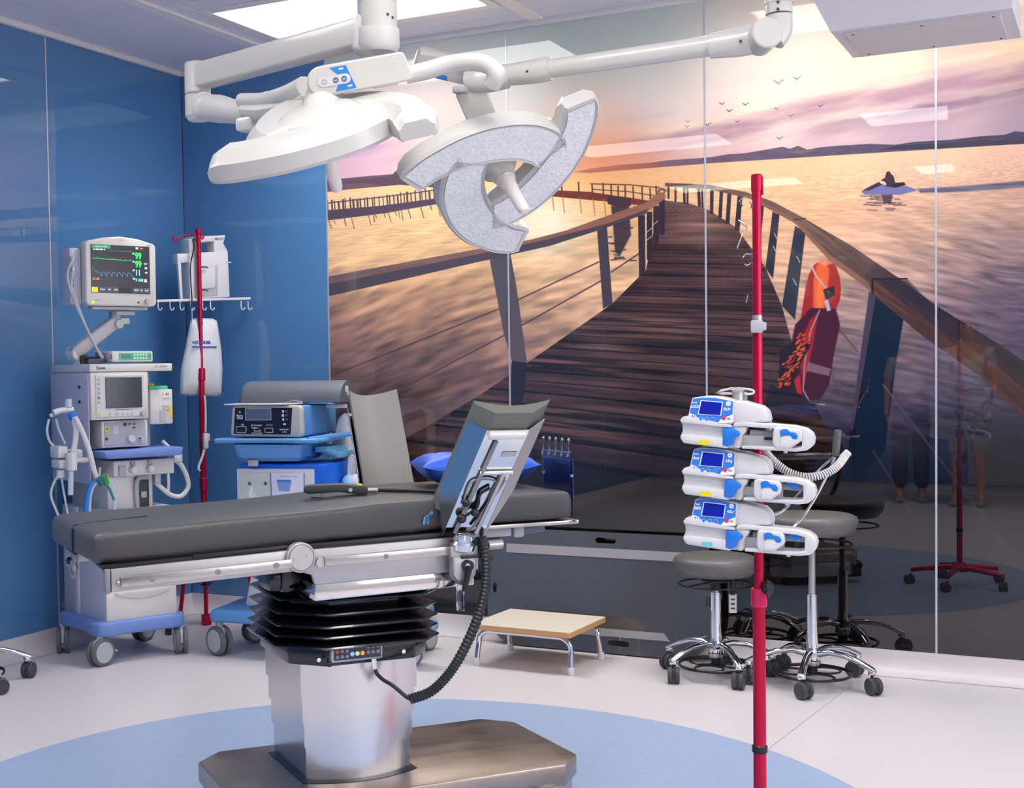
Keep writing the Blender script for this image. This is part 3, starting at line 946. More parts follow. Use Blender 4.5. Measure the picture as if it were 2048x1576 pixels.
# base: steel cover plate over a dark chassis with casters
g = G(); g.prism(chamf(-.07, 1.0, -.295, .285, .085), .062, (0, 0, .14), (1, 0, 0), (0, 1, 0), bev=.006)
g.done('base_cover', M_STEELTOP, tab, label='scuffed steel base cover')
g = G(); g.prism(chamf(-.06, .99, -.285, .275, .085), .085, (0, 0, .055), (1, 0, 0), (0, 1, 0), bev=.004)
g.done('base_skirt', M_STEEL, tab)
g = G()
g.box((.86, -.27, .075), (.15, .09, .085), .012); g.box((.89, -.3, .105), (.11, .03, .03), .008)
g.done('caster_housing', M_BLACK, tab, label='black caster housing in the base corner')
g = G(); g.tube([(.80, -.318, .125), (.84, -.33, .118), (.9, -.328, .112), (.93, -.315, .1)], .009, 8); g.done('brake_pedal', M_CHROME, tab)
for cx, cy in ((.06, -.2), (.06, .2), (.88, -.2), (.88, .2)):
    g = G(); g.cyl((cx, cy - .025, .045), (cx, cy + .025, .045), .045, n=20, bev=.006); g.done('caster', M_RUBBER, tab)


def colsec(k, bulge=1.0):
    x0, x1, yb = .155 - k, .50 + k, .2 + k
    yf = -.135 - k
    pts = [(x0, yb), (x0, yf)]
    for i in range(1, 16):
        t = i / 16
        pts.append((x0 + (x1 - x0) * t, yf - .05 * bulge * math.sin(PI * t) ** .8))
    pts += [(x1, yf), (x1, yb)]
    return pts


for i, (z0, z1, k) in enumerate([(.20, .30, -.012), (.30, .375, -.006), (.375, .445, 0.0), (.445, .56, .006)]):
    g = G(); g.prism(colsec(k), z1 - z0 + (.004 if i else 0), (0, 0, z0), (1, 0, 0), (0, 1, 0))
    g.done('column_sleeve', M_STEELV, tab, angle=25)
g = G(); g.prism([(x * 1.0, y) for x, y in colsec(.004)], .004, (0, 0, .1995), (1, 0, 0), (0, 1, 0)); g.done('column_gasket', M_BLACK, tab)


def octo(x0, x1, y0, y1, cl, cr):
    return [(x0 + cl, y0), (x1 - cr, y0), (x1, y0 + cr), (x1, y1 - cr), (x1 - cr, y1), (x0 + cl, y1), (x0, y1 - cl), (x0, y0 + cl)]


g = G(); g.prism(octo(.115, .528, -.222, .23, .085, .06), .052, (0, 0, .548), (1, 0, 0), (0, 1, 0), bev=.006)
g.done('collar', M_GLOSSBLACK, tab, label='glossy black collar')
g = G()
for sx, sy in ((.255 - .08, -.226), (.43, -.226)):
    g.cyl((sx, sy + .004, .572), (sx, sy - .004, .572), .006, n=12)
g.done('collar_screws', M_CHROME, tab, kind='stuff')
# bellows: six thin flaring pleats, each a part
zs = [.606, .634, .664, .698, .736, .772]
for i, z in enumerate(zs):
    wob = .006 * (i % 2)
    a = octo(.075 + .003 * i, .555 - .002 * i, -.262 + wob, .25, .11, .07)
    b_ = octo(.135, .49, -.185, .2, .085, .05)
    zt = z + .014 + (.01 if i == 5 else 0)
    zb = z - .016
    g = G()

    def ring(o8, zz): return [(p[0], p[1], zz) for p in o8]
    sm = [octo(.072 + .003 * i, .558 - .002 * i, -.265 + wob, .253, .112, .072)]
    g.rings([ring(b_, zb), ring(a, z - .004), ring(sm[0], z), ring(a, z + .004), ring(b_, zt)], False, False)
    g.done('bellows_pleat', M_GLOSSBLACK, tab, angle=40)
g = G(); g.prism(octo(.14, .485, -.18, .195, .085, .05), .23, (0, 0, .585), (1, 0, 0), (0, 1, 0)); g.done('bellows_core', M_GLOSSBLACK, tab)
# key panel on the collar
g = G(); g.box((.28, -.238, .588), (.152, .034, .046), .004)
pan = g.done('key_panel', M_STEEL, tab, label='steel framed key panel')
g = G(); g.box((.28, -.2555, .589), (.14, .003, .036), .001, 1); kp = g.done('key_field', pm('navy key field', (36, 44, 60), .3), pan)
for r in range(2):
    for c in range(3):
        g = G(); g.cyl((.22 + c * .0145, -.2565, .596 - r * .0155), (.22 + c * .0145, -.2583, .596 - r * .0155), .0048, n=14)
        g.done('key', pm('grey key', (120, 124, 134), .4) if (r or c) else pm('red key', (200, 70, 60), .4), pan)
        g = G(); g.cyl((.312 + c * .0145, -.2565, .602 - r * .0155), (.312 + c * .0145, -.2583, .602 - r * .0155), .0048, n=14)
        g.done('key', pm('grey key', (120, 124, 134), .4), pan)
for c, mt in enumerate((pm('pale blue key', (150, 196, 220), .4), pm('cream key', (226, 214, 190), .4), pm('orange key', (240, 168, 20), .4))):
    g = G(); g.cyl((.264 + c * .0152, -.2565, .586), (.264 + c * .0152, -.2585, .586), .0062, n=16); g.done('key', mt, pan)
g = G(); g.cyl((.333, -.243, .566), (.336, -.243, .535), .0075, n=14); g.cyl((.3355, -.243, .54), (.336, -.243, .53), .006, n=14)
g.done('cable_plug', M_CHROME, pan)
g = G(); g.box((.2, -.245, .56), (.012, .012, .012), .002); g.done('panel_clip', M_BLACK, pan)

# seat (pelvic) frame
g = G()
prof = [(.14, .745), (.635, .755), (.635, .905), (.10, .893), (.10, .83), (.128, .825), (.14, .812)]
g.prism([(.148, .793), (.64, .80), (.64, .898), (.12, .889), (.1, .86), (.12, .826), (.14, .82)], -.016, (0, -.29, 0), (1, 0, 0), (0, 0, 1), bev=.002)
g.prism([(.148, .793), (.64, .80), (.64, .898), (.12, .889), (.1, .86), (.12, .826), (.14, .82)], .016, (0, .29, 0), (1, 0, 0), (0, 0, 1), bev=.002)
g.done('side_plate', M_ALU, tab)
g = G(); g.prism([(.15, .745), (.632, .754), (.632, .80), (.15, .793)], -.54, (0, -.278, 0), (1, 0, 0), (0, 0, 1), bev=.004)
g.done('seat_box', M_POLISH, tab, label='polished steel seat frame box')
g = G(); g.box((.12, 0, .80), (.06, .34, .09), .01); g.box((.09, -.1, .79), (.07, .12, .07), .02); g.done('actuator_housing', M_GLOSSBLACK, tab)
g = G(); g.cyl((.52, -.12, .73), (.52, -.12, .77), .03, n=16, bev=.004); g.done('seat_foot', M_GREY, tab)
g = G(); g.box((.36, 0, .9), (.5, .56, .018), .004, rot=Euler((0, -.02, 0))); g.done('seat_plate', M_BLACK, tab)
for sy in (-1, 1):
    g = G(); g.box((.352, sy * .314, .861), (.37, .012, .0245), .001, rot=Euler((0, -.016, 0)))
    rl = g.done('accessory_rail', M_STEEL, tab)
    g = G()
    g.cyl((.157, sy * .304, .856), (.157, sy * .314, .856), .013, n=18)
    g.done('rail_end_screw', M_ALU, rl)
    g = G(); g.cyl((.345, sy * .3185, .861), (.345, sy * .3215, .861), .0075, n=14); g.cyl((.345, sy * .321, .861), (.345, sy * .3222, .861), .004, .003, n=6)
    g.done('rail_screw', M_MGREY, rl)
    # hinge disc
    g = G(); g.cyl((.101, sy * .29, .873), (.101, sy * .318, .873), .041, n=32, bev=.002)
    hd = g.done('hinge_disc', M_ALU, tab)
    g = G(); g.cyl((.101, sy * .318, .873), (.101, sy * .3205, .873), .034, n=32, bev=.001)
    for a in (-.5, .5): g.cyl((.101 + a * .036, sy * .3205, .873 + .004 * a * 2), (.101 + a * .036, sy * .3222, .873 + .004 * a * 2), .0052, n=12)
    g.done('hinge_cap', M_ALU, hd)
    g = G(); g.tube([(.101 + .0355 * math.cos(a), sy * .3188, .873 + .0355 * math.sin(a)) for a in np.linspace(0, 2 * PI, 37)[:-1]], .0009, 5, 0, closed=True); g.done('cap_groove', M_MGREY, hd)

# leg frame, dropped slightly from the hinge
LA = math.atan2(.866 - .847, .49)       # slope of the rails


def lz(x, dz): return .873 + (x - .101) * math.tan(LA) + dz


for sy in (-1, 1):
    g = G(); g.prism([(-.405, lz(-.405, -.036)), (.09, lz(.09, -.036)), (.09, lz(.09, .022)), (-.405, lz(-.405, .022))], .018 * -sy if sy < 0 else -.018, (0, sy * (.29 if sy < 0 else .29), 0), (1, 0, 0), (0, 0, 1), bev=.002)
    fr_ = g.done('leg_side_plate', M_ALU, tab)
    g = G(); g.box((-.155, sy * .3155, lz(-.155, -.012)), (.455, .012, .024), .001, rot=Euler((0, -LA, 0)))
    rl = g.done('accessory_rail', M_STEEL, tab)
    for sx in (-.303, -.13, .03):
        g = G(); g.cyl((sx, sy * .321, lz(sx, -.012)), (sx, sy * .3235, lz(sx, -.012)), .0078, n=16); g.cyl((sx, sy * .3232, lz(sx, -.012)), (sx, sy * .3242, lz(sx, -.012)), .0042, n=6)
        g.done('rail_screw', M_MGREY, rl)
    g = G(); g.cyl((-.392, sy * .313, lz(-.392, -.012)), (-.386, sy * .313, lz(-.386, -.012)), .006, n=10); g.done('rail_stop', M_STEEL, rl)
    g = G(); g.box((-.414, sy * .285, lz(-.414, -.008)), (.012, .05, .062), .003); g.done('plate_end_cap', M_MGREY, tab, label='dark grey end cap')
g = G()
for sy in (-1, 1):
    g.box((-.16, sy * .15, lz(-.16, .026)), (.53, .285, .01), .002, rot=Euler((0, -LA, 0)))
    g.box((-.06 , sy * .288, lz(-.06, .03)), (.26, .02, .01), .002, rot=Euler((0, -LA, 0)))
g.done('leg_plate', M_BLACK, tab)
g = G(); g.box((-.43, .19, lz(-.43, -.012)), (.014, .16, .05), .003); g.done('end_bar', M_ALU, tab)
g = G(); g.tube([(-.435, .2, .84), (-.44, .12, .80), (-.435, .06, .83), (-.43, .12, .842)], .003, 6); g.done('loop_wire', M_MGREY, tab)
g = G(); g.tube([(-.43, .16, .848), (-.446, .155, .846), (-.448, .13, .84)], .006, 6); g.done('release_lever', M_BLACK, tab)

# head plate
g = G(); g.box((.8, 0, .915), (.37, .53, .012), .003); g.box((.97, 0, .918), (.012, .56, .008), .002)
g.done('head_plate', M_STEEL, tab)
g = G(); g.box((.72, -.2, .895), (.12, .06, .03), .006); g.box((.8, -.215, .893), (.035, .045, .034), .006); g.done('head_bracket', M_GREY, tab)
g = G(); g.box((.85, -.2, .896), (.09, .05, .026), .008, rot=Euler((0, -.1, 0))); g.done('head_release', pm('slate handle', (96, 100, 122), .4), tab)

# mattress: one long pad that rises from the leg section to the seat section
MX = [-.44, -.435, -.42, -.36, -.25, -.1, 0.02, .12, .2, .27, .35, .45, .6, .75, .9, .945, .957, .962]


def m_top(x): return float(np.interp(x, [-.44, -.2, -.09, .02, .145, .262, .35, .45, .6, 1], [.966, .975, .980, .984, .989, .996, 1.003, 1.006, 1.007, 1.007]))
def m_bot(x): return float(np.interp(x, [-.44, -.3, .0, .1, .2, .45, .6, 1], [.884, .884, .893, .899, .906, .910, .924, .924]))


g = G()
rings = []
for i, x in enumerate(MX):
    ins = {0: .014, 1: .006, 2: .0015}.get(i, 0) or {len(MX) - 1: .014, len(MX) - 2: .006, len(MX) - 3: .0015}.get(i, 0)
    zt, zb, hw = m_top(x) - ins, m_bot(x) + ins * .6, .268 - ins * .7
    r = []
    for (px, py) in rrect(2 * hw, zt - zb, .02, 4):
        yy, zz = px, (zt + zb) / 2 + py
        xx = x
        if x < -.3: xx = x - .13 * (yy + .268) * (1 - (x + .44) / .14 * 1.0) * .5 if x < -.3 else x
        zz += .0025 * math.sin(yy * 17 + x * 5) * (1 if py > 0 else 0)
        r.append((xx, yy, zz))
    rings.append(r)
g.rings(rings)
# loose folds in the cover on the near side of the seat section
for v in g.bm.verts:
    if v.co.y < -.26 and .05 < v.co.x < .6 and v.co.z < .985:
        v.co.y -= .006 * math.sin((v.co.x - .05) * 40) * .5
mat_ = g.done('mattress', M_VINYL, tab, angle=45)
g = G()
g.tube([(-.458, -.025, .892), (-.458, -.025, .955)], .0028, 6, 0); g.tube([(-.457, -.025, .962), (-.4, -.022, .968), (-.25, -.012, .9765)], .0018, 6)
g.done('mattress_seam', M_BLACK, mat_)
# little blue animal sticker on the near side
st = [(0, 0), (.006, .001), (.008, .006), (.012, .005), (.016, .0), (.02, .001), (.021, .012), (.02, .022), (.03, .03), (.036, .035), (.03, .042), (.022, .036), (.014, .028), (.004, .024), (.001, .014)]
g = G(); g.prism([(x * .9, z * .9) for x, z in st], .0012, (.477, -.2725, .936), (1, 0, 0), (0, 0, 1)); g.done('animal_sticker', pm('sticker blue', (96, 152, 206), .5), mat_, label='small pale blue animal-shaped sticker')
g = G(); g.prism([(x * .6 + .004, z * .7 + .004) for x, z in st], .0006, (.478, -.2737, .936), (1, 0, 0), (0, 0, 1)); g.done('sticker_line', pm('sticker navy', (60, 92, 140), .5), mat_)
bpy.context.view_layer.update()


def T(s, y, z): return tab.matrix_world @ Vector((s, y, z))


# ---- leg supports clamped to the two side rails
def leg_support(sgn, label):
    t = thing('leg_support', label, 'leg support', TAB_O, TAB_RZ)
    # lower end at (.57, sgn*.33, .915); leans outwards; x = table axis
    base = Vector((.575, sgn * .325, .905))
    tip = Vector((.655, -.50, 1.25)) if sgn < 0 else Vector((.60, .545, 1.262))
    e = (tip - base).normalized()
    ph = math.radians(20)                # turned about the upright, top edge level
    wv = Vector((math.cos(ph), sgn * math.sin(ph), 0))
    n = e.cross(wv).normalized()         # away from the cushion
    if n.y * sgn < 0: n = -n
    LC = (tip - base).length
    L = LC - .05

    def q(a, b, c): return base + wv * a + e * b + n * c   # across, along, outwards
    # steel trough: floor and two flared sides, pointed at the foot
    fl_ = [(-.055, .0), (-.055, L), (.055, L), (.055, .0)]
    def slab(pts, th, name, mt):
        g = G(); lo = [p for p in pts]
        a_, b_, c_ = pts[0], pts[1], pts[2]
        nn = (b_ - a_).cross(c_ - a_).normalized() * th
        g.rings([[p for p in pts], [p + nn for p in pts]])
        return g.done(name, mt, t, angle=20)
    shell = slab([q(-.058, .03, 0), q(.058, .03, 0), q(.058, L, 0), q(-.058, L, 0)], .003, 'trough_floor', M_POLISH)
    slab([q(-.058, .0, 0), q(-.105, .12, -.06), q(-.105, L + .005, -.06), q(-.058, L, 0)], .003, 'trough_side', M_POLISH)
    slab([q(.058, .0, 0), q(.105, .12, -.06), q(.105, L + .005, -.06), q(.058, L, 0)], .003, 'trough_side', M_ALU)
    # cushion: concave pad inside
    g = G(); rings = []
    for k in range(9):
        v = k / 8
        b2 = .06 + v * (LC - .06)
        row_o, row_i = [], []
        for j in range(13):
            a = -1 + 2 * j / 12
            dep_ = -.02 - .04 * abs(a) ** 1.9
            row_o.append(q(a * .1, b2, -.006 - .062 * max(0, abs(a) - .5) * 2))
            row_i.append(q(a * .106, b2 + (.006 if k == 8 else 0), dep_ - .024))
        rings.append(row_o + row_i[::-1])
    g.rings(rings)
    g.done('leg_cushion', M_TAUPE if sgn > 0 else pm('grey cushion lining', (104, 105, 100), .5, bump=.15, bscale=80), t, angle=50)
    # mechanism on the back
    g = G(); g.box(q(0, L - .012, .012), (.1, .018, .026), .004, rot=Matrix((wv, e, n)).transposed()); g.done('top_grip', M_WHITE, t)
    def bar(name, a, b, r, mt):
        g = G(); g.cyl(q(*a), q(*b), r, n=12); g.done(name, mt, t)
    bar('strut', (-.03, .02, .018), (-.022, L - .03, .012), .006, M_MGREY)
    bar('strut', (.028, .02, .022), (.035, L * .62, .016), .007, M_STEEL)
    bar('strut', (.012, .03, .02), (.048, L * .55, .012), .0045, M_MGREY)
    bar('cross_bar', (-.03, L * .62, .014), (.06, L * .62, .014), .006, M_CHROME)
    g = G(); g.tube([q(-.04, L * .3, .016), q(-.045, L * .52, .012), q(-.01, L * .56, .012), q(.03, L * .52, .014), q(.03, L * .34, .016)], .003, 6); g.done('spring_wire', M_MGREY, t)
    g = G(); g.tube([q(-.03, L * .2, .018), q(.0, L * .3, .02), q(-.005, L * .42, .015), q(.015, L * .48, .014)], .005, 6); g.done('cable_loop', M_BLACK, t)
    g = G(); g.sphere(q(-.03, .07, .022), .014); g.sphere(q(-.035, .12, .02), .011); g.sphere(q(.0, .09, .024), .012); g.done('latch', M_BLACK, t)
    g = G(); g.box(q(.03, L * .78, .0045), (.04, .016, .002), .0005, 1, rot=Matrix((wv, e, n)).transposed()); g.done('rating_label', pm('grey label', (176, 174, 176), .5), t)
    # joint and rail clamp
    g = G(); g.lathe([(.02, -.012), (.034, -.004), (.036, .012), (.03, .02), (.033, .03), (.026, .042), (.012, .046)], Vector((.575, sgn * .325, .872)), (0.05, sgn * .2, 1), 24); g.done('swivel_joint', M_CHROME, t)
    g = G()
    g.prism([(-.036, .848), (.036, .848), (.036, .795), (.012, .765), (-.012, .765), (-.036, .795)], .035, (.577, sgn * .318 + (.0175 if sgn < 0 else .0175), 0), (1, 0, 0), (0, 0, 1), bev=.006)
    g.box((.578, sgn * .322, .86), (.085, .022, .03), .004)
    g.done('rail_clamp', M_ALU, t)
    g = G(); g.cyl((.582, sgn * .35, .822), (.582, sgn * .335, .822), .016, n=20); g.tube([(.582, sgn * .35, .822), (.575, sgn * .352, .79), (.566, sgn * .35, .752)], [.012, .009, .007], 8); g.done('clamp_lever', M_BLACK, t)
    g = G(); g.cyl((.577, sgn * .33, .822), (.577, sgn * .353, .822), .0075, n=12); g.done('clamp_screw', M_CHROME, t)
    g = G(); g.box((.565, sgn * .328, .738), (.022, .016, .09), .003); g.done('drop_post', M_ACRYL if sgn < 0 else M_ALU, t, label='clear plastic stub')
    return t


leg_support(-1, 'steel-backed leg support tilted up on the near side of the operating table')
leg_support(1, 'leg support with taupe cushion on the far side of the operating table')
g = G(); g.cyl((0, 0, 0), (.05, 0, 0), .014, n=20, bev=.003); g.cyl((-.03, 0, 0), (0, 0, 0), .008, n=12)
tk = thing('rail_knob', 'ribbed silver knob on the near rail of the operating table beside the black cord', 'knob', T(.655, -.315, .872), TAB_RZ)
g.done('knob', M_STEEL, tk)
g = G(); g.box((-.016, .004, .0), (.024, .03, .05), .004); g.done('knob_block', M_ALU, tk)

# ---- hand control lying on the mattress, its cord and the thick coiled cord to the key panel
hc = thing('hand_control', 'black hand control lying on the operating table mattress', 'remote control', T(.33, .02, 1.0), TAB_RZ - .30)
g = G(); g.prism([(-.105, .012), (-.1, .028), (-.08, .032), (.0, .034), (.085, .026), (.088, .004), (.06, .002), (.0, .01), (-.09, .006)], .05, (0, .025, .004), (1, 0, 0), (0, 0, 1), bev=.004)
hb = g.done('body', M_DGREY, hc)
g = G(); g.cyl((.035, -.0255, .02), (.035, -.0275, .02), .006, n=14); g.done('badge', M_WHITE, hc)
g = G(); g.box((.064, 0, .0335), (.014, .012, .004), .001); g.done('amber_key', M_LEDY, hc)
for yy in (-.012, .012):
    g = G(); g.tube([(-.085, yy, .012), (-.083, yy, -.004), (-.05, yy, -.006), (-.05, yy, .008)], .003, 6, 0); g.done('hook', M_CHROME, hc)
g = G(); g.cyl((.088, 0, .015), (.118, 0, .015), .0075, .007, n=12); g.done('cable_plug', M_ALU, hc)
hose = thing('coiled_cord', 'black coiled cord hanging from the table rail to the key panel', 'hose', TAB_O, TAB_RZ)  # coiled electrical cord of the hand control, no hose
cpts = [(.43, .015, 1.014), (.50, -.02, 1.012), (.56, -.1, 1.013), (.60, -.2, 1.013), (.628, -.285, 1.0), (.63, -.325, .96), (.630, -.335, .90)]
g = G(); g.tube(cpts, .006, 8); g.done('thin_lead', M_CORD, hose)
main = [(.630, -.335, .90), (.637, -.345, .83), (.632, -.35, .76), (.612, -.352, .69), (.58, -.352, .62), (.54, -.352, .555), (.50, -.352, .51), (.455, -.35, .478), (.40, -.345, .464)]
P = smooth_path(main, 26)
g = G(); g.tube([P[i] for i in range(0, len(P), 2)], [.0125 if (i % 2) else .0155 for i in range(len(P[::2]))], 10, 0); g.done('coil', M_CORD, hose)
g = G(); g.tube([(.40, -.345, .464), (.385, -.34, .475), (.36, -.32, .50), (.343, -.29, .512), (.337, -.26, .522), (.336, -.244, .533)], .0055, 8); g.done('lead', M_CORD, hose)
g = G(); g.box((.645, -.336, .842), (.03, .02, .026), .004); g.box((.6, -.336, .845), (.07, .008, .008), .001); g.done('cord_clip', M_BLACK, hose)

# ---- pillow near the head end
t = thing('pillow', 'royal blue pillow at the head end of the operating table, half behind the leg support', 'pillow', T(.80, .07, 1.008), TAB_RZ - .22)
g = G(); rings = []
nx, ny = 22, 16
V_ = {}
for sgn in (0, 1):
    for i in range(nx + 1):
        for j in range(ny + 1):
            u, v = -1 + 2 * i / nx, -1 + 2 * j / ny
            ed = (1 - abs(u) ** 3.2) * (1 - abs(v) ** 3.2)
            pin = 1 - .05 * (1 - abs(v) ** 2) * abs(u) ** 3
            pin2 = 1 - .06 * (1 - abs(u) ** 2) * abs(v) ** 3
            h = .052 * max(ed, 0) ** .55
            wr_ = .004 * math.sin(7 * u + 3 * v) * ed + .003 * math.sin(11 * v - 4 * u) * ed
            z = .053 + (h + wr_ if sgn else -h) + .016 * abs(u) ** 4
            if (i in (0, nx) or j in (0, ny)) and sgn:
                V_[(1, i, j)] = V_[(0, i, j)]; continue
            V_[(sgn, i, j)] = g.bm.verts.new((u * .185 * pin, v * .13 * pin2, z))
for sgn in (0, 1):
    for i in range(nx):
        for j in range(ny):
            fv = [V_[(sgn, i, j)], V_[(sgn, i + 1, j)], V_[(sgn, i + 1, j + 1)], V_[(sgn, i, j + 1)]]
            try: g.bm.faces.new(fv if sgn else fv[::-1])
            except ValueError: pass
g.done('cushion', M_PILLOW, t, angle=80)
g = G(); g.tube([V for V in [(u * .187, -.132 + .0, .054 + .016 * abs(u) ** 4) for u in np.linspace(-.95, .95, 12)]], .0022, 6); g.done('piping', M_PILLOW, t)

HPY, HPZ, HPW = -.134, 1.158, .185
# ---- clear hook plate standing on the head end
t = thing('hook_plate', 'clear acrylic plate with five hooks standing on the head end of the operating table', 'hook plate', T(.985, HPY, .915), TAB_RZ - PI / 2)
z1 = HPZ - .915
HW = HPW / 2
g = G(); g.box((0, 0, z1 * .42), (HPW, .004, z1 * .84), .001, 1); g.done('plate', M_ACRYL, t)
for k in range(5):
    x = -HW + .006 + k * (HPW - .012) / 4.4
    g = G(); g.tube([(x - .002, 0, z1 * .8), (x - .002, 0, z1 * .97), (x + .004, 0, z1 * 1.0), (x + .009, -.004, z1 * .97), (x + .009, -.008, z1 * .84), (x + .016, -.012, z1 * .79), (x + .02, -.012, z1 * .82)], .0034, 6); g.done('hook', M_ACRYL, t)
for sx in (-1, 1):
    g = G(); g.cyl((sx * (HW - .006), -.004, z1 * .55), (sx * (HW - .006), .004, z1 * .55), .005, n=10); g.done('stud', M_CHROME, t)
g = G(); g.box((0, .005, z1 * .5), (HPW - .006, .003, z1 * .48), .001, 1); g.done('pillow_reflection', pm('reflected pillow blue', (70, 112, 206), .3, alpha=.5), t, label='translucent blue sheet')  # blue reflection of the pillow put in as a tinted sheet
g = G(); g.box((0, -.01, .012), (.08, .03, .02), .004); g.done('mount', M_ALU, t)

# ------------------------------------------------------------------ anaesthesia workstation by the left wall
AN_O, AN_RZ = Vector((.394, -1.066, 0)), math.radians(65.4)


class Fr:
    """local frame of a piece of equipment: x across its front, y into it, z up; at() finds the local point seen at a pixel on the plane y = yy"""

    def __init__(s, o, rz):
        s.o = Vector(o); s.x = Vector((math.cos(rz), math.sin(rz), 0)); s.y = Vector((-math.sin(rz), math.cos(rz), 0))

    def at(s, px, py, yy, dz=0):
        r = Vector(ray(px, py)); c = Vector(CAM)
        t = (s.o + s.y * yy - c).dot(s.y) / r.dot(s.y)
        p = c + r * t - s.o
        return Vector((p.dot(s.x), yy, p.z + dz))


FA = Fr(AN_O, AN_RZ)


def twin_caster(parent, x, y, r, a, wd=.022, gap=.012, name='caster', tyre=M_WHEEL, disc=M_HUB, fork=M_GREY, ztop=None, lever=False):
    """twin wheel caster: fork with two wheels as sub-parts; a = rolling direction"""
    dx, dy = math.cos(a), math.sin(a)
    sx, sy = -dy, dx
    g = G()
    g.box((x, y, r * 1.15), (r * 1.1, gap * 1.6, r * 1.3), .004, rot=Euler((0, 0, a)))
    g.tube([(x - dx * r * .7, y - dy * r * .7, r * .9), (x - dx * r * .5, y - dy * r * .5, r * 1.6), (x, y, r * 1.9), (x + dx * r * .45, y + dy * r * .45, r * 1.75)], gap * .75, 8)
    g.cyl((x, y, r * 1.6), (x, y, ztop or r * 2.5), r * .26, n=14)
    f = g.done(name, fork, parent)
    for sg in (-1, 1):
        c0 = Vector((x + sx * sg * gap * .6, y + sy * sg * gap * .6, r)); c1 = c0 + Vector((sx, sy, 0)) * sg * wd
        g = G(); g.cyl(c0, c1, r, n=24, bev=.005); g.done('wheel', tyre, f)
        g = G(); g.cyl(c1 - Vector((sx, sy, 0)) * sg * .004, c1 + Vector((sx, sy, 0)) * sg * .0025, r * .76, n=24, bev=.0015); g.done('wheel_disc', disc, f)
    if lever:
        g = G(); g.box((x + dx * r * 1.15, y + dy * r * 1.15, r * .95), (.03, .035, .012), .004, rot=Euler((0, .3, a))); g.done('brake_lever', fork, f)
    return f


an = thing('anaesthesia_machine', 'white anaesthesia machine on a periwinkle blue wheeled base by the left wall', 'medical machine', AN_O, AN_RZ)
# base with rounded corner lobes
pts = []
for k in range(48):
    a = 2 * PI * k / 48
    c, s_ = math.cos(a), math.sin(a)
    q = (abs(c) ** 5 + abs(s_) ** 5) ** (-1 / 5)
    lob = 1 + .14 * (abs(math.sin(2 * a)) ** 6)
    pts.append((c * q * .225 * lob - .015, s_ * q * .232 * lob))
g = G(); g.prism(pts, .07, (0, 0, .135), (1, 0, 0), (0, 1, 0), bev=.016, seg=3); g.done('wheel_base', M_ABLUE, an, label='periwinkle blue base')
for (x, y, a, lv) in ((-.225, -.21, .25, True), (-.24, .19, 1.1, False), (.20, -.205, 1.2, False), (.20, .2, .4, False)):
    twin_caster(an, x, y, .066, a, .022, .014, ztop=.15, lever=lv)
# lower cabinet
g = G(); g.box((-.005, .04, .455), (.375, .48, .55), .008); g.done('cabinet', M_SIDE, an)
g = G(); g.box((-.192, .11, .455), (.012, .05, .545), .003); g.done('corner_post', M_WHITE, an)
g = G(); g.box((-.005, -.203, .265), (.37, .02, .155), .005); d_ = g.done('drawer', M_WARM, an)
arc = [(-.15 + .3 * t, .325 - .026 * math.sin(PI * t)) for t in np.linspace(0, 1, 13)]
g = G(); g.prism([(-.15, .334)] + [(a_, b_) for a_, b_ in arc[1:-1]] + [(.15, .334)], .008, (0, -.213, 0), (1, 0, 0), (0, 0, 1), bev=.002); g.done('drawer_grip', M_WARM, d_)
g = G(); g.box((-.005, -.203, .44), (.37, .02, .18), .005); g.done('drawer', M_WARM, an)
g = G(); g.box((-.005, -.203, .63), (.37, .02, .18), .005); g.done('drawer', M_WARM, an)
# middle column behind the circuit with its recessed handle
g = G(); g.box((-.03, .05, .81), (.235, .42, .19), .006); g.done('middle_housing', M_WARM, an)
g = G(); g.box((.03, -.162, .79), (.075, .012, .17), .012, 3); g.done('handle_recess', M_DGREY, an)
g = G(); g.tube([(.0, -.172, .72), (.0, -.176, .86), (.06, -.176, .875)], .012, 8); g.box((.035, -.172, .79), (.03, .01, .03), .003); g.done('recess_handle', M_GREY, an)
g = G(); g.box((.085, .06, .81), (.03, .4, .19), .004); g.done('grey_pillar', M_GREY, an)
# valve block under the work shelf
g = G(); g.box((.018, .02, .925), (.32, .48, .075), .006); g.done('valve_block', M_WARM, an)
for x in (-.045, .045):
    g = G(); g.cyl((x, -.222, .918), (x, -.252, .918), .02, .017, n=20, bev=.003); kb = g.done('valve_knob', M_WHITE, an)
    g = G(); g.cyl((x, -.22, .948), (x, -.23, .948), .012, n=14); g.done('gauge', M_GREY, an)
g = G(); g.box((-.10, -.225, .915), (.035, .01, .05), .003); g.done('port_plate', M_GREY, an)
g = G(); g.prism([(-.22, 1.012), (-.20, .978), (.185, .978), (.197, 1.018)], -.28, (0, -.285, 0), (1, 0, 0), (0, 0, 1), bev=.006); g.done('work_shelf', M_ABLUE, an, label='periwinkle work shelf')
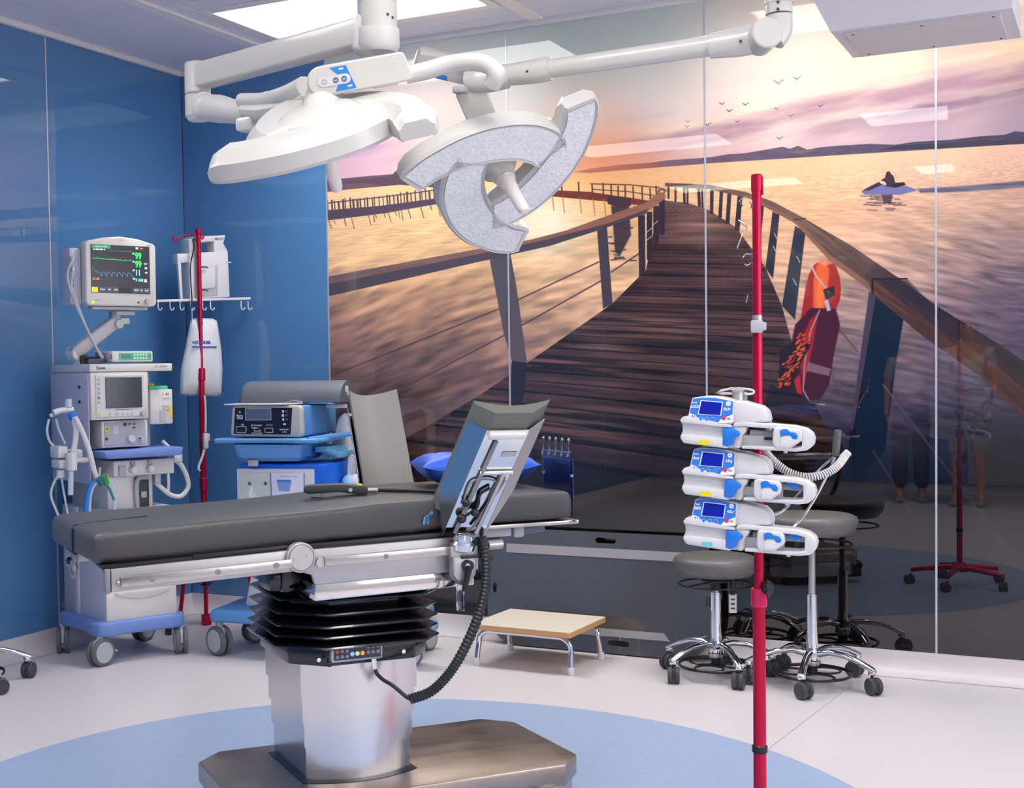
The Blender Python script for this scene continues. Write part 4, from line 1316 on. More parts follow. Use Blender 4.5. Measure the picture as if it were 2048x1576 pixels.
# ventilator control module
g = G(); g.box((-.055, .02, 1.088), (.24, .38, .128), .005); g.done('control_module', M_WARM, an)
g = G(); g.box((-.055, -.171, 1.09), (.215, .004, .112), .002, 1); cp = g.done('control_panel', M_GREY, an)
def disc(parent, name, p, r, mt, th=.006, n=20):
    g = G(); g.cyl(p, (p[0], p[1] - th, p[2]), r, r * .92, n=n); return g.done(name, mt, parent)
disc(cp, 'dial', FA.at(261, 877, -.173), .019, M_WHITE, .02); disc(cp, 'small_dial', FA.at(281, 876, -.173), .011, M_WHITE, .01); disc(cp, 'small_dial_cap', FA.at(281, 876, -.184), .005, M_DGREY, .004)
disc(cp, 'socket', FA.at(250, 849, -.173), .009, M_DGREY, .003); disc(cp, 'socket', FA.at(213, 878, -.173), .0075, M_DGREY, .003)
for q in ((259, 848), (268, 848), (268, 855)):
    p = FA.at(*q, -.173); g = G(); g.box((p.x, -.174, p.z), (.013, .004, .007), .001, 1); g.done('socket_slot', M_DGREY, cp)
p = FA.at(213, 859, -.173); g = G(); g.box((p.x, -.174, p.z), (.016, .003, .03), .001, 1); g.done('warning_label', M_YELLOW, cp)
g = G(); g.prism([(p.x - .005, p.z), (p.x + .005, p.z), (p.x, p.z + .009)], .0015, (0, -.1757, 0), (1, 0, 0), (0, 0, 1)); g.done('warning_mark', M_INK, cp)
p = FA.at(231, 861, -.173); g = G(); g.box((p.x, -.174, p.z), (.03, .002, .04), .001, 1); g.done('display_window', pm('pale lilac window', (196, 198, 214), .3), cp)
# head with its display
g = G(); g.box((-.093, .0, 1.271), (.298, .41, .226), .008); g.done('display_head', M_WARM, an)
g = G(); g.box((-.246, .03, 1.12), (.006, .44, .52), .002); g.done('side_panel', M_SIDE, an)
for z_ in (1.315, 1.245):
    g = G(); g.cyl((-.249, -.10, z_), (-.256, -.10, z_), .008, n=14); g.done('side_lock', M_DGREY, an)
g = G(); g.box((.092, .08, 1.2), (.075, .3, .365), .006); g.done('rear_column', M_SIDE, an)
g = G(); g.box((-.093, -.2075, 1.271), (.25, .005, .2), .002, 1); bz = g.done('bezel', pm('pale grey bezel', (208, 208, 206), .4), an)
g = G(); g.box((-.0755, -.2115, 1.2865), (.188, .004, .147), .002, 1); g.done('screen', M_SCREEN, bz)
for k in range(6):
    p = FA.at(198, 759 + k * 9.2, -.211); g = G(); g.cyl((p.x, -.21, p.z), (p.x, -.214, p.z), .0062, n=12); g.done('soft_key', M_GREY if k != 4 else M_MGREY, bz)
p = FA.at(199, 829, -.211); g = G(); g.cyl((p.x, -.21, p.z), (p.x, -.213, p.z), .007, n=12); g.done('soft_key', pm('yellow key', (226, 206, 80), .4), bz)
for x_ in (221, 234, 247, 256, 265):
    p = FA.at(x_, 828, -.211); g = G(); g.cyl((p.x, -.21, p.z), (p.x, -.213, p.z), .0085 if x_ != 256 else .006, n=12); g.done('soft_key', pm('pale key', (188, 188, 186), .4), bz)
disc(bz, 'rotary_knob', FA.at(285, 827, -.211), .0135, M_GREY, .018)
text('ALARMS  MENUS  TRENDS  SETUP', .0062, bz, (-.075, -.2105, 1.205), M_INK)
# top slab
g = G(); g.box((-.0285, .03, 1.404), (.43, .47, .037), .005); sl = g.done('top_slab', M_WARM, an)
text('Easee', .02, sl, (-.188, -.2056, 1.404), M_INK, bold=.0004)
text('AC-4050M', .015, sl, (.125, -.2056, 1.408), pm('grey print', (150, 150, 152), .5))
# module hanging on the right side
g = G(); g.box((.152, -.06, 1.211), (.122, .18, .17), .006); vb = g.done('vaporiser_box', M_WARM, an)
g = G(); g.box((.145, -.06, 1.303), (.105, .15, .022), .006); g.done('green_cap', M_GREENC, vb); g = G(); g.sphere((.125, -.08, 1.318), .02, (1.2, 1, .45)); g.done('yellow_cap', M_YELLOW, vb)
text('1  A1', .017, vb, (.175, -.1506, 1.272), M_INK, bold=.0005)
g = G(); g.box((.175, -.151, 1.205), (.036, .003, .026), .001, 1); g.done('window', M_GREY, vb); g = G(); g.box((.178, -.1525, 1.20), (.028, .003, .011), .001, 1); g.done('amber_strip', pm('straw label', (206, 188, 110), .5), vb)
g = G(); g.box((.202, -.151, 1.183), (.013, .003, .05), .001, 1); g.done('yellow_strip', M_YELLOW, vb); g = G(); g.box((.155, -.1515, 1.165), (.03, .004, .06), .002, 1); g.done('grey_door', M_GREY, vb)
text('= ABM4060 2', .008, vb, (.178, -.1506, 1.25), pm('grey print', (150, 150, 152), .5))
# drip pump on the slab is a thing of its own, monitor arm and monitor are carried by the machine
ua = thing('infusion_pump', 'flat white infusion pump with mint keypad on top of the anaesthesia machine', 'infusion pump', AN_O, AN_RZ)
g = G(); g.box((.005, -.055, 1.4575), (.215, .19, .052), .008); ib = g.done('body', M_WARM, ua)
g = G(); g.box((-.092, -.05, 1.4565), (.03, .175, .045), .004); g.done('side_module', M_GREY, ua)
g = G(); g.box((.016, -.1508, 1.458), (.17, .004, .036), .002, 1); kp = g.done('keypad', M_GREENC, ib)
g = G(); g.box((-.03, -.1532, 1.459), (.052, .002, .02), .001, 1); g.done('display', pm('slate lcd', (90, 118, 140), .3), kp)
for k in range(10):
    g = G(); g.box((.012 + .0155 * (k % 5), -.1534, 1.466 - .017 * (k // 5)), (.011, .002, .01), .001, 1); g.done('key', M_WHITE, kp)
g = G(); g.cyl((.095, -.153, 1.461), (.095, -.1552, 1.461), .007, .002, n=3); g.done('key', pm('deep mint key', (20, 130, 96), .4), kp)
g = G(); g.box((-.1, -.137, 1.458), (.012, .012, .022), .002); g.done('blue_catch', M_PBLUE, ua)
vd = thing('cable_box', 'dark blue flat box with a black strap under the monitor arm on the anaesthesia machine', 'box', AN_O, AN_RZ)
g = G(); g.box((-.165, -.03, 1.436), (.085, .16, .026), .005); g.done('body', pm('navy box', (58, 66, 104), .35), vd)
g = G(); g.box((-.165, -.03, 1.454), (.14, .1, .012), .004); g.tube([(-.235, -.1, 1.425), (-.238, -.1, 1.455), (-.21, -.1, 1.465)], .008, 8); g.done('strap', M_BLACK, vd)
mo = thing('patient_monitor', 'patient monitor with white bezel and green numbers on an arm above the anaesthesia machine', 'monitor', AN_O, AN_RZ)
pr_ = [(-.2, 1.70), (.138, 1.70), (.152, 1.714), (.154, 1.99), (.146, 2.004), (.06, 2.026), (-.03, 2.035), (-.12, 2.026), (-.2, 2.008), (-.214, 1.995), (-.216, 1.716)]
g = G(); g.prism(pr_, -.075, (0, -.12, 0), (1, 0, 0), (0, 0, 1), bev=.01, seg=3)
mb = g.done('housing', M_WARM, mo)
g = G(); g.box((-.245, -.02, 1.84), (.06, .11, .27), .01); md = g.done('side_module', M_SIDE, mo)
for z_ in (1.92, 1.875): g = G(); g.cyl((-.262, -.075, z_), (-.262, -.088, z_), .016, .013, n=18); g.done('cable_socket', M_GREY, md)
for z_ in (1.825, 1.795): g = G(); g.box((-.262, -.0755, z_), (.009, .003, .022), .002, 1); g.done('port', M_BLACK, md)
SY = -.1215
g = G(); g.box((-.0345, SY, 1.8765), (.306, .004, .229), .001, 1); sc_ = g.done('screen', M_MSCREEN, mb)
sx0, sx1, sz0, sz1 = -.187, .118, 1.763, 1.990
def S(fx, fz): return (sx0 + (sx1 - sx0) * fx, SY - .0027, sz1 - (sz1 - sz0) * fz)
def spath(parent, name, pts, mt, w=.0009):
    g = G()
    for a_, b_ in zip(pts, pts[1:]):
        A, B = Vector(S(*a_)), Vector(S(*b_)); d = (B - A); nn = Vector((-d.z, 0, d.x)).normalized() * w
        g.quad(A + nn, B + nn, B - nn, A - nn)
    return g.done(name, mt, parent, angle=0)
spath(sc_, 'trace', [(.02 + .66 * k / 60, .285 - (.022 if k in (8, 15, 30, 35, 43, 51, 58) else .012 if k in (7, 34, 42) else 0) + .03 * k / 60) for k in range(61)], M_LEDG)
spath(sc_, 'trace', [(.28 + .4 * k / 40, .115 - (.02 if k in (3, 12, 20, 30, 38) else 0) + .012 * k / 40) for k in range(41)], pm('dim green trace', (90, 150, 100), .4, emis=.3))
pl = [(.02, .49), (.05, .54), (.085, .57)]
for k in range(7):
    x = .09 + k * .087
    pl += [(x, .58), (x + .03, .565), (x + .05, .6), (x + .075, .64), (x + .082, .66)]
spath(sc_, 'trace', pl, M_LEDB, .0014)
def stext(b, fx, fz, h, mt, sx=1.0, bold=.0006): return text(b, h, sc_, S(fx, fz), mt, sx=sx, bold=bold)
stext('99', .80, .21, .043, M_LEDG, .78, .0012); stext('99', .80, .385, .043, M_LEDG, .78, .0012); stext('11', .79, .565, .038, M_LEDC, .8, .0012); stext('9 AM', .81, .72, .021, M_LEDC, .9)
stext('0.1.86', .075, .715, .014, M_LEDO); stext('III  ECG MON  X', .14, .10, .0085, M_LEDW)
g = G(); a_, b_ = Vector(S(.01, .005)), Vector(S(.33, .075)); g.box((a_ + b_) / 2, (b_.x - a_.x, .001, a_.z - b_.z), 0); g.done('banner', pm('green banner', (40, 150, 96), .4, emis=.4), sc_)
text('CHECK PATIENT', .009, sc_, (((a_ + b_) / 2).x, SY - .0035, ((a_ + b_) / 2).z), M_LEDW)
def blk(name, f0, z0, f1, z1, mt):
    a_, b_ = Vector(S(f0, z0)), Vector(S(f1, z1)); g = G(); g.box((a_ + b_) / 2, (b_.x - a_.x, .001, a_.z - b_.z), 0); return g.done(name, mt, sc_)
M_BTN = pm('screen button', (84, 90, 106), .4, emis=.2)
blk('yellow_button', .0, .885, .10, .99, M_LEDY)
for f0, f1, tx in ((.12, .235, 'PULSE'), (.245, .345, 'SET'), (.355, .45, 'LEAD'), (.70, .81, 'MENU'), (.82, .87, 'OK'), (.88, .99, 'ALL>')):
    blk('screen_button', f0, .885, f1, .985, M_BTN); text(tx, .011, sc_, Vector(S((f0 + f1) / 2, .935)) + Vector((0, -.001, 0)), M_LEDW, sx=.8)
blk('screen_button', .46, .885, .66, .985, pm('dark screen button', (50, 50, 58), .4))
blk('status_square', .76, .02, .80, .065, M_LEDW); stext('BAR', .86, .045, .008, M_LEDO); stext('SET', .93, .37, .012, pm('mint readout', (110, 210, 170), .4, emis=.5)); stext('98', .93, .46, .013, M_LEDW); stext('-46', .93, .555, .011, M_LEDW); stext('80', .92, .71, .011, M_LEDW); stext('MM', .92, .745, .009, M_LEDW)
for fz in (.155, .33, .51, .69): 
    p = S(.715, fz); g = G(); g.cyl((p[0], p[1], p[2]), (p[0], p[1] - .001, p[2]), .0055, n=10); g.done('heart_mark', pm('pale mint mark', (150, 220, 200), .4, emis=.4), sc_)
disc(mb, 'rotary_knob', FA.at(294, 603, -.12), .0145, M_GREY, .02); disc(mb, 'power_key', FA.at(277, 605, -.12), .005, M_BLACK, .003)
p = FA.at(186, 604, -.121); g = G(); g.cyl((p.x, -.12, p.z), (p.x, -.1225, p.z), .008, n=14); g.done('power_lamp', pm('pale green lamp', (214, 232, 130), .4, emis=.3), mb)
for x_, z_, l_ in ((-.155, 1.727, .04), (-.03, 2.018, .026), (.118, 1.998, .03)):
    g = G(); g.box((x_, -.1205, z_), (l_, .001, .003), 0); g.done('bezel_print', pm('grey print', (150, 150, 152), .5), mb)
g = G(); g.box((-.035, -.08, 1.69), (.29, .06, .014), .004); g.box((.0, -.05, 1.668), (.1, .09, .022), .006); g.cyl((-.035, -.06, 1.64), (-.035, -.06, 1.68), .024, n=18); br_ = g.done('tilt_mount', M_GREY, mo)
# sprung arm
A_, B_ = Vector((-.225, -.03, 1.49)), Vector((-.04, -.05, 1.625))
ang = math.atan2(B_.z - A_.z, B_.x - A_.x)
g = G(); g.box((A_ + B_) / 2, ((B_ - A_).length + .07, .075, .06), .012, 3, rot=Euler((0, -ang, 0))); ar = g.done('spring_arm', M_GREY, mo)
g = G(); g.cyl((-.03, -.09, 1.615), (-.03, .02, 1.615), .022, n=18, bev=.004); g.box((.0, -.06, 1.63), (.05, .06, .03), .008); g.done('arm_joint', M_GREY, mo)
g = G(); g.cyl((-.215, -.03, 1.42), (-.215, -.03, 1.48), .03, .026, n=20, bev=.004); g.cyl((-.235, -.075, 1.475), (-.235, .02, 1.475), .035, n=20, bev=.004); g.done('arm_foot', M_WHITE, mo)
for (a0, a1, dx) in (((-.262, -.086, 1.92), (-.13, -.09, 1.45), -.05), ((-.262, -.086, 1.875), (-.12, -.09, 1.45), -.03)):
    g = G(); g.tube([a0, (a0[0] - .02, -.13, a0[2] - .005), (a0[0] + dx, -.13, a0[2] - .08), (a0[0] + dx * .5, -.13, 1.74), (-.22, -.12, 1.6), (-.16, -.1, 1.5), a1], .0065, 8); g.done('cable', M_GREY, mo)

# breathing circuit on the left of the machine
bc = thing('breathing_circuit', 'white breathing hoses with a blue connector hanging on the left of the anaesthesia machine', 'breathing hose', AN_O, AN_RZ)
def hose(name, q, yy, r, mt, parent=bc, k=6, n=10):
    g = G(); g.tube([FA.at(a_, b_, c_ if c_ is not None else yy) for a_, b_, *c0 in q for c_ in [c0[0] if c0 else None]], r, n, k); return g.done(name, mt, parent)
hose('y_piece', [(107, 826), (118, 822), (130, 820), (146, 820)], -.2, .014, M_WHITE); hose('y_piece', [(104, 830), (100, 832)], -.2, .009, M_TUBE, k=0)
hose('filter_cap', [(137, 798), (137, 815)], -.2, .016, M_TUBE, k=0)
hose('connector', [(142, 826), (148, 838)], -.22, .02, M_PBLUE, k=0)
hose('hose', [(148, 834), (152, 860), (151, 880), (146, 905)], -.23, .0135, M_TUBEW)
hose('hose', [(150, 834), (165, 865), (178, 900), (188, 940), (195, 960)], -.26, .0125, M_WHITE)
hose('thin_hose', [(98, 838), (94, 860), (98, 880), (108, 893)], -.14, .006, M_TUBE)
hose('thin_hose', [(112, 838), (118, 860), (130, 888)], -.14, .006, M_TUBE)
g = G()
p = FA.at(118, 912, -.18); g.box((p.x, p.y, p.z + .02), (.05, .1, .055), .008); g.box((p.x + .01, p.y, p.z - .035), (.06, .1, .04), .006)
g.done('bag_arm_block', M_WHITE, bc)
p = FA.at(150, 908, -.2); g = G(); g.box((p.x, p.y + .03, p.z), (.07, .08, .04), .008); g.done('mount_block', M_WHITE, bc)
hose('absorber_arm', [(150, 920), (170, 920), (182, 918)], -.24, .013, M_WHITE)
hose('collector', [(142, 905), (143, 925), (143, 940)], -.25, .026, M_WHITE, k=0); hose('collector_tip', [(142, 940), (141, 990)], -.25, .013, M_TUBE, k=0)
hose('thin_hose', [(122, 945), (108, 965), (102, 990), (112, 1020), (124, 1045)], -.2, .006, M_TUBE); hose('thin_hose', [(120, 935), (126, 975), (134, 1020), (140, 1050)], -.2, .005, M_TUBE)
hose('gas_outlet', [(121, 940), (122, 955)], -.2, .02, M_WHITE, k=0)
# coiled set with blue and green ends
cl = thing('coiled_breathing_set', 'coiled clear tubing with blue band and green clip on the front of the anaesthesia machine', 'tubing', AN_O, AN_RZ)
hose('coil', [(186, 962), (176, 990), (172, 1020), (176, 1060)], -.27, .012, pm('blue tubing', (20, 120, 210), .3), cl)
hose('coil', [(198, 962), (186, 975), (180, 1000), (182, 1035), (205, 1050), (225, 1035), (229, 1000), (222, 975), (208, 962)], -.275, .007, M_TUBE, cl)
hose('coil', [(208, 958), (226, 972), (232, 1000), (228, 1035)], -.265, .007, M_TUBE, cl)
hose('clip', [(196, 956), (204, 968)], -.285, .016, pm('dark teal clip', (20, 100, 120), .4), cl, 0); hose('clip', [(208, 954), (214, 968)], -.285, .015, pm('green clip', (40, 150, 50), .4), cl, 0)
hose('tail', [(213, 968), (222, 985), (228, 1000)], -.283, .006, pm('teal tubing', (40, 130, 130), .3), cl)
hose('hanger', [(200, 935), (198, 955)], -.25, .006, M_WHITE, cl, 0)
# suction hose on the right
sh = thing('suction_hose', 'white looped hose on the right side of the anaesthesia machine', 'hose', AN_O, AN_RZ)
hose('loop', [(348, 918), (362, 930), (374, 955), (376, 975), (362, 992), (342, 990), (322, 975), (308, 962)], -.1, .012, M_TUBEW, sh)
hose('loop', [(336, 945), (337, 970), (336, 985)], -.1, .008, M_TUBEW, sh); hose('loop', [(325, 882), (338, 895), (345, 905)], -.12, .009, M_TUBEW, sh)
g = G(); p = FA.at(350, 915, -.1); g.box(p, (.05, .08, .05), .012); g.done('hose_socket', M_WHITE, sh)
g = G(); p = FA.at(311, 955, -.1); g.box(p, (.035, .06, .06), .008); g.done('hose_block', M_WHITE, sh)

# ------------------------------------------------------------------ red drip stand in the corner, with what hangs on it
IV_O, IV_RZ = Vector((.344, -.328, 0)), math.radians(65.4)
FI = Fr(IV_O, IV_RZ)
iv = thing('drip_stand', 'red drip stand with tripod foot in the blue corner behind the anaesthesia machine', 'drip stand', IV_O, IV_RZ)
def zI(px, py): return FI.at(px, py, 0).z
g = G(); g.cyl((0, 0, .30), (0, 0, 1.36), .0165, n=16); g.done('lower_pole', M_RED, iv)
g = G(); g.cyl((0, 0, 1.34), (0, 0, 2.14), .0125, n=16); g.done('upper_pole', M_RED, iv)
for z_ in (1.37, .775): g = G(); g.cyl((0, 0, z_ - .04), (0, 0, z_ + .03), .022, n=18, bev=.004); g.done('pole_clamp', M_RED, iv)
g = G(); g.cyl((0, 0, 2.12), (0, 0, 2.152), .017, n=16, bev=.004); g.done('top_cap', M_RED, iv)
for q in ([(391, 470), (375, 470), (358, 474), (350, 484), (346, 477), (349, 471)], [(391, 470), (400, 472), (405, 478), (408, 470)]):
    g = G(); g.tube([FI.at(a_, b_, 0) for a_, b_ in q], .0045, 8); g.done('hook', M_RED, iv)
g = G(); g.cyl((0, 0, .36), (0, 0, .42), .03, n=16, bev=.006); g.cyl((0, 0, .22), (0, 0, .25), .026, n=16); g.done('foot_collar', M_BLACK, iv)
for k, a in enumerate((math.radians(200), math.radians(335), math.radians(90))):
    dx, dy = math.cos(a), math.sin(a)
    g = G(); g.box((dx * .12, dy * .12, .345), (.22, .03, .028), .004, rot=Euler((0, .18, a))); g.tube([(dx * .03, dy * .03, .235), (dx * .23, dy * .23, .31)], .008, 8, 0)
    g.tube([(dx * .22, dy * .22, .32), (dx * .3, dy * .3, .02)], .012, 8, 0); lg = g.done('foot_leg', M_RED, iv)
    g = G(); g.cyl((dx * .3, dy * .3, 0), (dx * .3, dy * .3, .03), .018, n=12); g.done('rubber_foot', M_BLACK, lg)
g = G(); g.cyl((0, 0, .03), (0, 0, .3), .012, n=12); g.box((0, 0, .03), (.05, .03, .06), .005); g.done('centre_foot', M_RED, iv)
pu = thing('suction_unit', 'white boxy suction unit with carrying handle fixed to the red drip stand in the corner', 'suction unit', IV_O, IV_RZ)
def PI_(q, yy): return [FI.at(a_, b_, yy) for a_, b_ in q]
out = [(377, 480), (384, 473), (452, 472), (448, 484), (455, 500), (457, 594), (380, 598)]
hol = [(402, 483), (428, 479), (426, 500), (400, 503)]
P0 = PI_(out, .0)
g = G(); g.prism([(v.x, v.z) for v in [P0[0], P0[1], P0[2], P0[3], P0[4]] + PI_([(402, 506), (380, 508)], 0)[:2]], .001, (0, .08, 0), (1, 0, 0), (0, 0, 1))
g.bm.free(); g = G()
def pz(q, d, y0, bev=.005):
    g.prism([(v.x, v.z) for v in PI_(q, y0)], -d, (0, y0, 0), (1, 0, 0), (0, 0, 1), bev=bev)
pz([(378, 506), (456, 502), (460, 594), (380, 598)], .12, .03)
pz([(377, 478), (400, 474), (400, 507), (379, 508)], .10, .035); pz([(428, 474), (451, 473), (447, 486), (456, 503), (428, 505)], .10, .035); pz([(384, 473), (451, 470), (449, 482), (384, 485)], .10, .035)
hb_ = g.done('housing', M_WHITE, pu)
g = G(); pz([(400, 532), (436, 530), (436, 592), (400, 594)], .012, .028, .002); g.done('front_door', M_GREY, pu); g = G(); pz([(402, 534), (430, 532), (430, 575), (402, 578)], .004, .022, .001); g.done('label', M_WHITE, pu)
g = G(); pz([(355, 507), (378, 507), (378, 525), (355, 527)], .06, .04); pz([(356, 525), (362, 525), (366, 600), (361, 601)], .02, .04, .002); g.done('side_bracket', M_WHITE, pu)
for q in ((400, 534), (400, 580)):
    p = FI.at(q[0], q[1], .0); g = G(); g.tube([p, p + Vector((.04, 0, .001)), p + Vector((.05, 0, -.004))], .004, 6, 0); g.done('catch', M_DGREY, pu)
p = FI.at(462, 525, .03); g = G(); g.cyl(p - Vector((.03, 0, 0)), p, .004, n=8); g.done('side_pin', M_WHITE, pu)
g = G(); g.tube(PI_([(385, 478), (388, 495), (381, 530), (382, 570), (384, 600), (382, 618)], -.005), .004, 6); g.done('black_cable', M_BLACK, pu)
hr = thing('hook_rail', 'white rail with small hooks across the red drip stand in the corner', 'rail', IV_O, IV_RZ)
a_, b_ = FI.at(312, 602, .02), FI.at(500, 597, .02)
g = G(); g.box((a_ + b_) / 2, ((b_ - a_).length, .02, .014), .003, rot=Euler((0, -math.atan2(b_.z - a_.z, b_.x - a_.x), 0))); g.done('bar', M_WHITE, hr)
for px in (316, 340, 360, 381, 405, 421, 482, 496):
    p = FI.at(px, 602, .01); g = G(); g.tube([p, p + Vector((0, 0, -.035)), p + Vector((.006, -.006, -.048)), p + Vector((.014, -.012, -.044)), p + Vector((.015, -.012, -.034))], .0036, 6, 4); g.done('hook', M_WHITE, hr)
sb = thing('suction_bag', 'white suction bag hanging from the red drip stand by the corner', 'suction bag', IV_O, IV_RZ)
bo = PI_([(362, 788), (364, 740), (372, 700), (381, 655), (384, 640), (392, 636), (425, 637), (434, 642), (438, 665), (443, 700), (445, 740), (443, 788), (436, 793), (372, 791)], .03)
c_ = sum(bo, Vector()) / len(bo)
g = G()
rings = []
for k, (s_, dy) in enumerate([(1.0, 0), (.93, -.012), (.7, -.03), (.35, -.04)]):
    rings.append([Vector((c_.x + (v.x - c_.x) * s_, .03 + dy, c_.z + (v.z - c_.z) * s_)) for v in bo])
R_ = [[Vector((v.x, .045, v.z)) for v in rings[0]]] + rings
g.rings(R_); g.done('bag', M_BAG, sb, angle=60)
p = FI.at(406, 685, -.012); text('ABTHOUSE', .022, sb, (p.x - .01, p.y, p.z), M_INKBLUE, bold=.0008); g = G(); p2 = FI.at(409, 694, -.012); g.box(p2, (.15, .002, .008), 0); g.done('blue_line', M_INKBLUE, sb)
p = FI.at(402, 646, .0); g = G(); g.box(p, (.014, .02, .026), .003); g.done('clip', M_DGREY, sb)
p = FI.at(384, 630, .02); g = G(); g.tube([p + Vector((0, 0, .04)), p, FI.at(384, 645, .03)], .003, 6, 0); g.done('string', M_WHITE, sb)
g = G(); g.tube(PI_([(409, 790), (411, 820), (411, 865)], -.02), .006, 8); g.done('drain_tube', M_WHITE, sb)
p = FI.at(411, 882, -.02); g = G(); g.box(p, (.028, .025, .085), .006); g.box(p + Vector((.012, 0, .02)), (.02, .025, .04), .004); g.done('drip_clamp', M_WHITE, sb)
g = G(); g.tube(PI_([(410, 895), (404, 915), (397, 935), (400, 942)], -.02), .007, 8); g.done('tube_tail', M_TUBEW, sb)

# ------------------------------------------------------------------ blue equipment cart against the mural wall
CT_O, CT_RZ = Vector((.95, -.75, 0)), math.radians(10)
FC = Fr(CT_O, CT_RZ)
ct = thing('equipment_cart', 'sky blue equipment cart with white column and broad wheeled base behind the operating table', 'cart', CT_O, CT_RZ)
g = G(); g.prism([(-.15, -.20), (.3, -.235), (.62, -.2), (.62, -.06), (.3, .05), (-.02, .25), (-.15, .22)], .062, (0, 0, .165), (1, 0, 0), (0, 1, 0), bev=.022, seg=3); g.done('wheel_base', M_CBLUE, ct, label='sky blue base')
g = G(); g.prism([(.5, -.12), (.96, -.25), (1.0, -.2), (.99, -.12), (.62, .02)], .06, (0, 0, .164), (1, 0, 0), (0, 1, 0), bev=.02, seg=3); g.done('base_wing', M_TEAL, ct)
twin_caster(ct, -.115, -.155, .072, -.5, .026, .012, fork=M_GREY, ztop=.175)
twin_caster(ct, .86, -.155, .055, .5, .022, .012, fork=M_GREY, ztop=.175)
twin_caster(ct, .83, .2, .055, 1.2, .022, .012, fork=M_GREY, ztop=.2)
twin_caster(ct, -.08, .17, .06, .9, .022, .012, fork=M_GREY, ztop=.175)
g = G(); g.prism([(.80, -.02), (.86, -.02), (.86, .25), (.80, .25)], .05, (0, 0, .17), (1, 0, 0), (0, 1, 0), bev=.015); g.done('rear_arm', M_TEAL, ct)
g = G(); g.prism([(-.03, .225), (.05, .225), (.10, .5), (.03, .5)], -.12, (0, -.04, 0), (1, 0, 0), (0, 0, 1), bev=.01); g.done('column_foot', M_WHITE, ct)
g = G(); g.prism([(.03, .225), (.17, .225), (.17, .47), (.09, .5)], -.10, (0, -.02, 0), (1, 0, 0), (0, 0, 1), bev=.008); g.done('column_side', M_GREY, ct)
g = G(); g.box((.1, .08, .6), (.09, .1, .6), .01); g.done('column', M_WHITE, ct)
g = G(); g.prism([(.355, .22), (.45, .22), (.45, 1.10), (.44, 1.145), (.415, 1.165), (.385, 1.14), (.36, 1.05)], -.09, (0, .2, 0), (1, 0, 0), (0, 0, 1), bev=.012); co_ = g.done('tower', M_WHITE, ct, label='white upright tower')
p = FC.at(690, 917, .19); g = G(); g.box(p, (.028, .004, .03), .001, 1); g.done('tower_switch', M_MGREY, co_)
g = G(); g.box((.40, .15, 1.20), (.1, .04, .02), .006); g.done('tower_bracket', M_WHITE, ct)
for q in ((205, 0), ):
    pass
g = G(); g.tube([(.14, -.2, .30), (.2, -.19, .27), (.27, -.17, .24)], .014, 8); g.tube([(.12, -.18, .25), (.2, -.17, .235), (.26, -.16, .232)], .012, 8); g.done('pedal', M_WHITE, ct)
# shelf with rail, basket under it
g = G(); g.prism([(-.125, -.15), (-.10, -.2), (.0, -.185), (.2, -.18), (.34, -.2), (.42, -.17), (.43, .28), (-.10, .28)], .022, (0, 0, 1.033), (1, 0, 0), (0, 1, 0), bev=.009, seg=3); g.done('shelf', M_CBLUE, ct)
g = G(); g.tube([(.36, -.14, 1.05), (.46, .1, 1.062), (.52, .28, 1.068)], .013, 8, 0); g.done('shelf_rail', M_CBLUE, ct)
g = G()
rings = [[(x, y, z) for x, y in rrect(w_, d_, .04, 4, .155, .02)] for w_, d_, z in ((.29, .3, .945), (.335, .36, .965), (.36, .4, 1.025), (.37, .41, 1.028), (.345, .385, 1.024), (.27, .28, .955))]
g.rings(rings); g.done('basket', M_CBLUE, ct)
g = G(); g.box((.075, -.14, .936), (.05, .02, .03), .004); g.done('basket_tab', M_GREY, ct)
for k in range(3):
    g = G(); g.box((.38 + .02 * k, .12 + .03 * k, .995 - .015 * k), (.07, .28, .03), .006); g.done('side_bracket', M_TEAL, ct)
g = G(); g.box((.21, .08, .85), (.45, .36, .16), .008); bl_ = g.done('insufflator_box', M_DBLUE, ct, label='vivid blue box')
g = G(); g.box((.175, -.105, .83), (.402, .02, .155), .006); fp = g.done('front_panel', M_WHITE, ct, label='white front panel')
g = G(); g.box((.065, -.1165, .835), (.15, .004, .11), .003); g.done('left_window', pm('pale grey green', (200, 206, 204), .4), fp)
for q in (499, 531):
    p = FC.at(q, 967, -.119); g = G(); g.cyl((p.x, -.118, p.z), (p.x, -.121, p.z), .009, n=16); g.done('green_mark', pm('leaf green print', (20, 130, 80), .5), fp)
g = G()
for dx, w_, h_, dz in ((0, .02, .055, 0), (-.012, .008, .03, -.006), (.016, .008, .024, -.01)):
    p = FC.at(503, 985, -.119); g.prism([(p.x + dx - w_ / 2, p.z - h_ / 2 + dz), (p.x + dx + w_ / 2, p.z - h_ / 2 + dz), (p.x + dx + w_ / 3, p.z + h_ / 2 + dz), (p.x + dx - w_ / 3, p.z + h_ / 2 + dz)], .001, (0, -.1185, 0), (1, 0, 0), (0, 0, 1))
g.done('figure_print', M_INKW, fp, kind='stuff')
g = G(); g.box((.243, -.1165, .828), (.172, .004, .118), .003); dsp = g.done('display', pm('lilac display', (206, 204, 226), .25, emis=.15), fp)
g = G(); g.prism([(.188, .845), (.262, .845), (.252, .80), (.198, .80)], .001, (0, -.119, 0), (1, 0, 0), (0, 0, 1)); g.done('cup_print', pm('cup print', (130, 160, 220), .5), dsp)
g = G(); g.box((.225, -.1193, .846), (.075, .001, .018), 0); g.done('cup_band', pm('cup band', (66, 120, 210), .5), dsp); g = G(); g.box((.25, -.119, .872), (.09, .001, .004), 0); g.done('display_line', M_GREY, dsp)
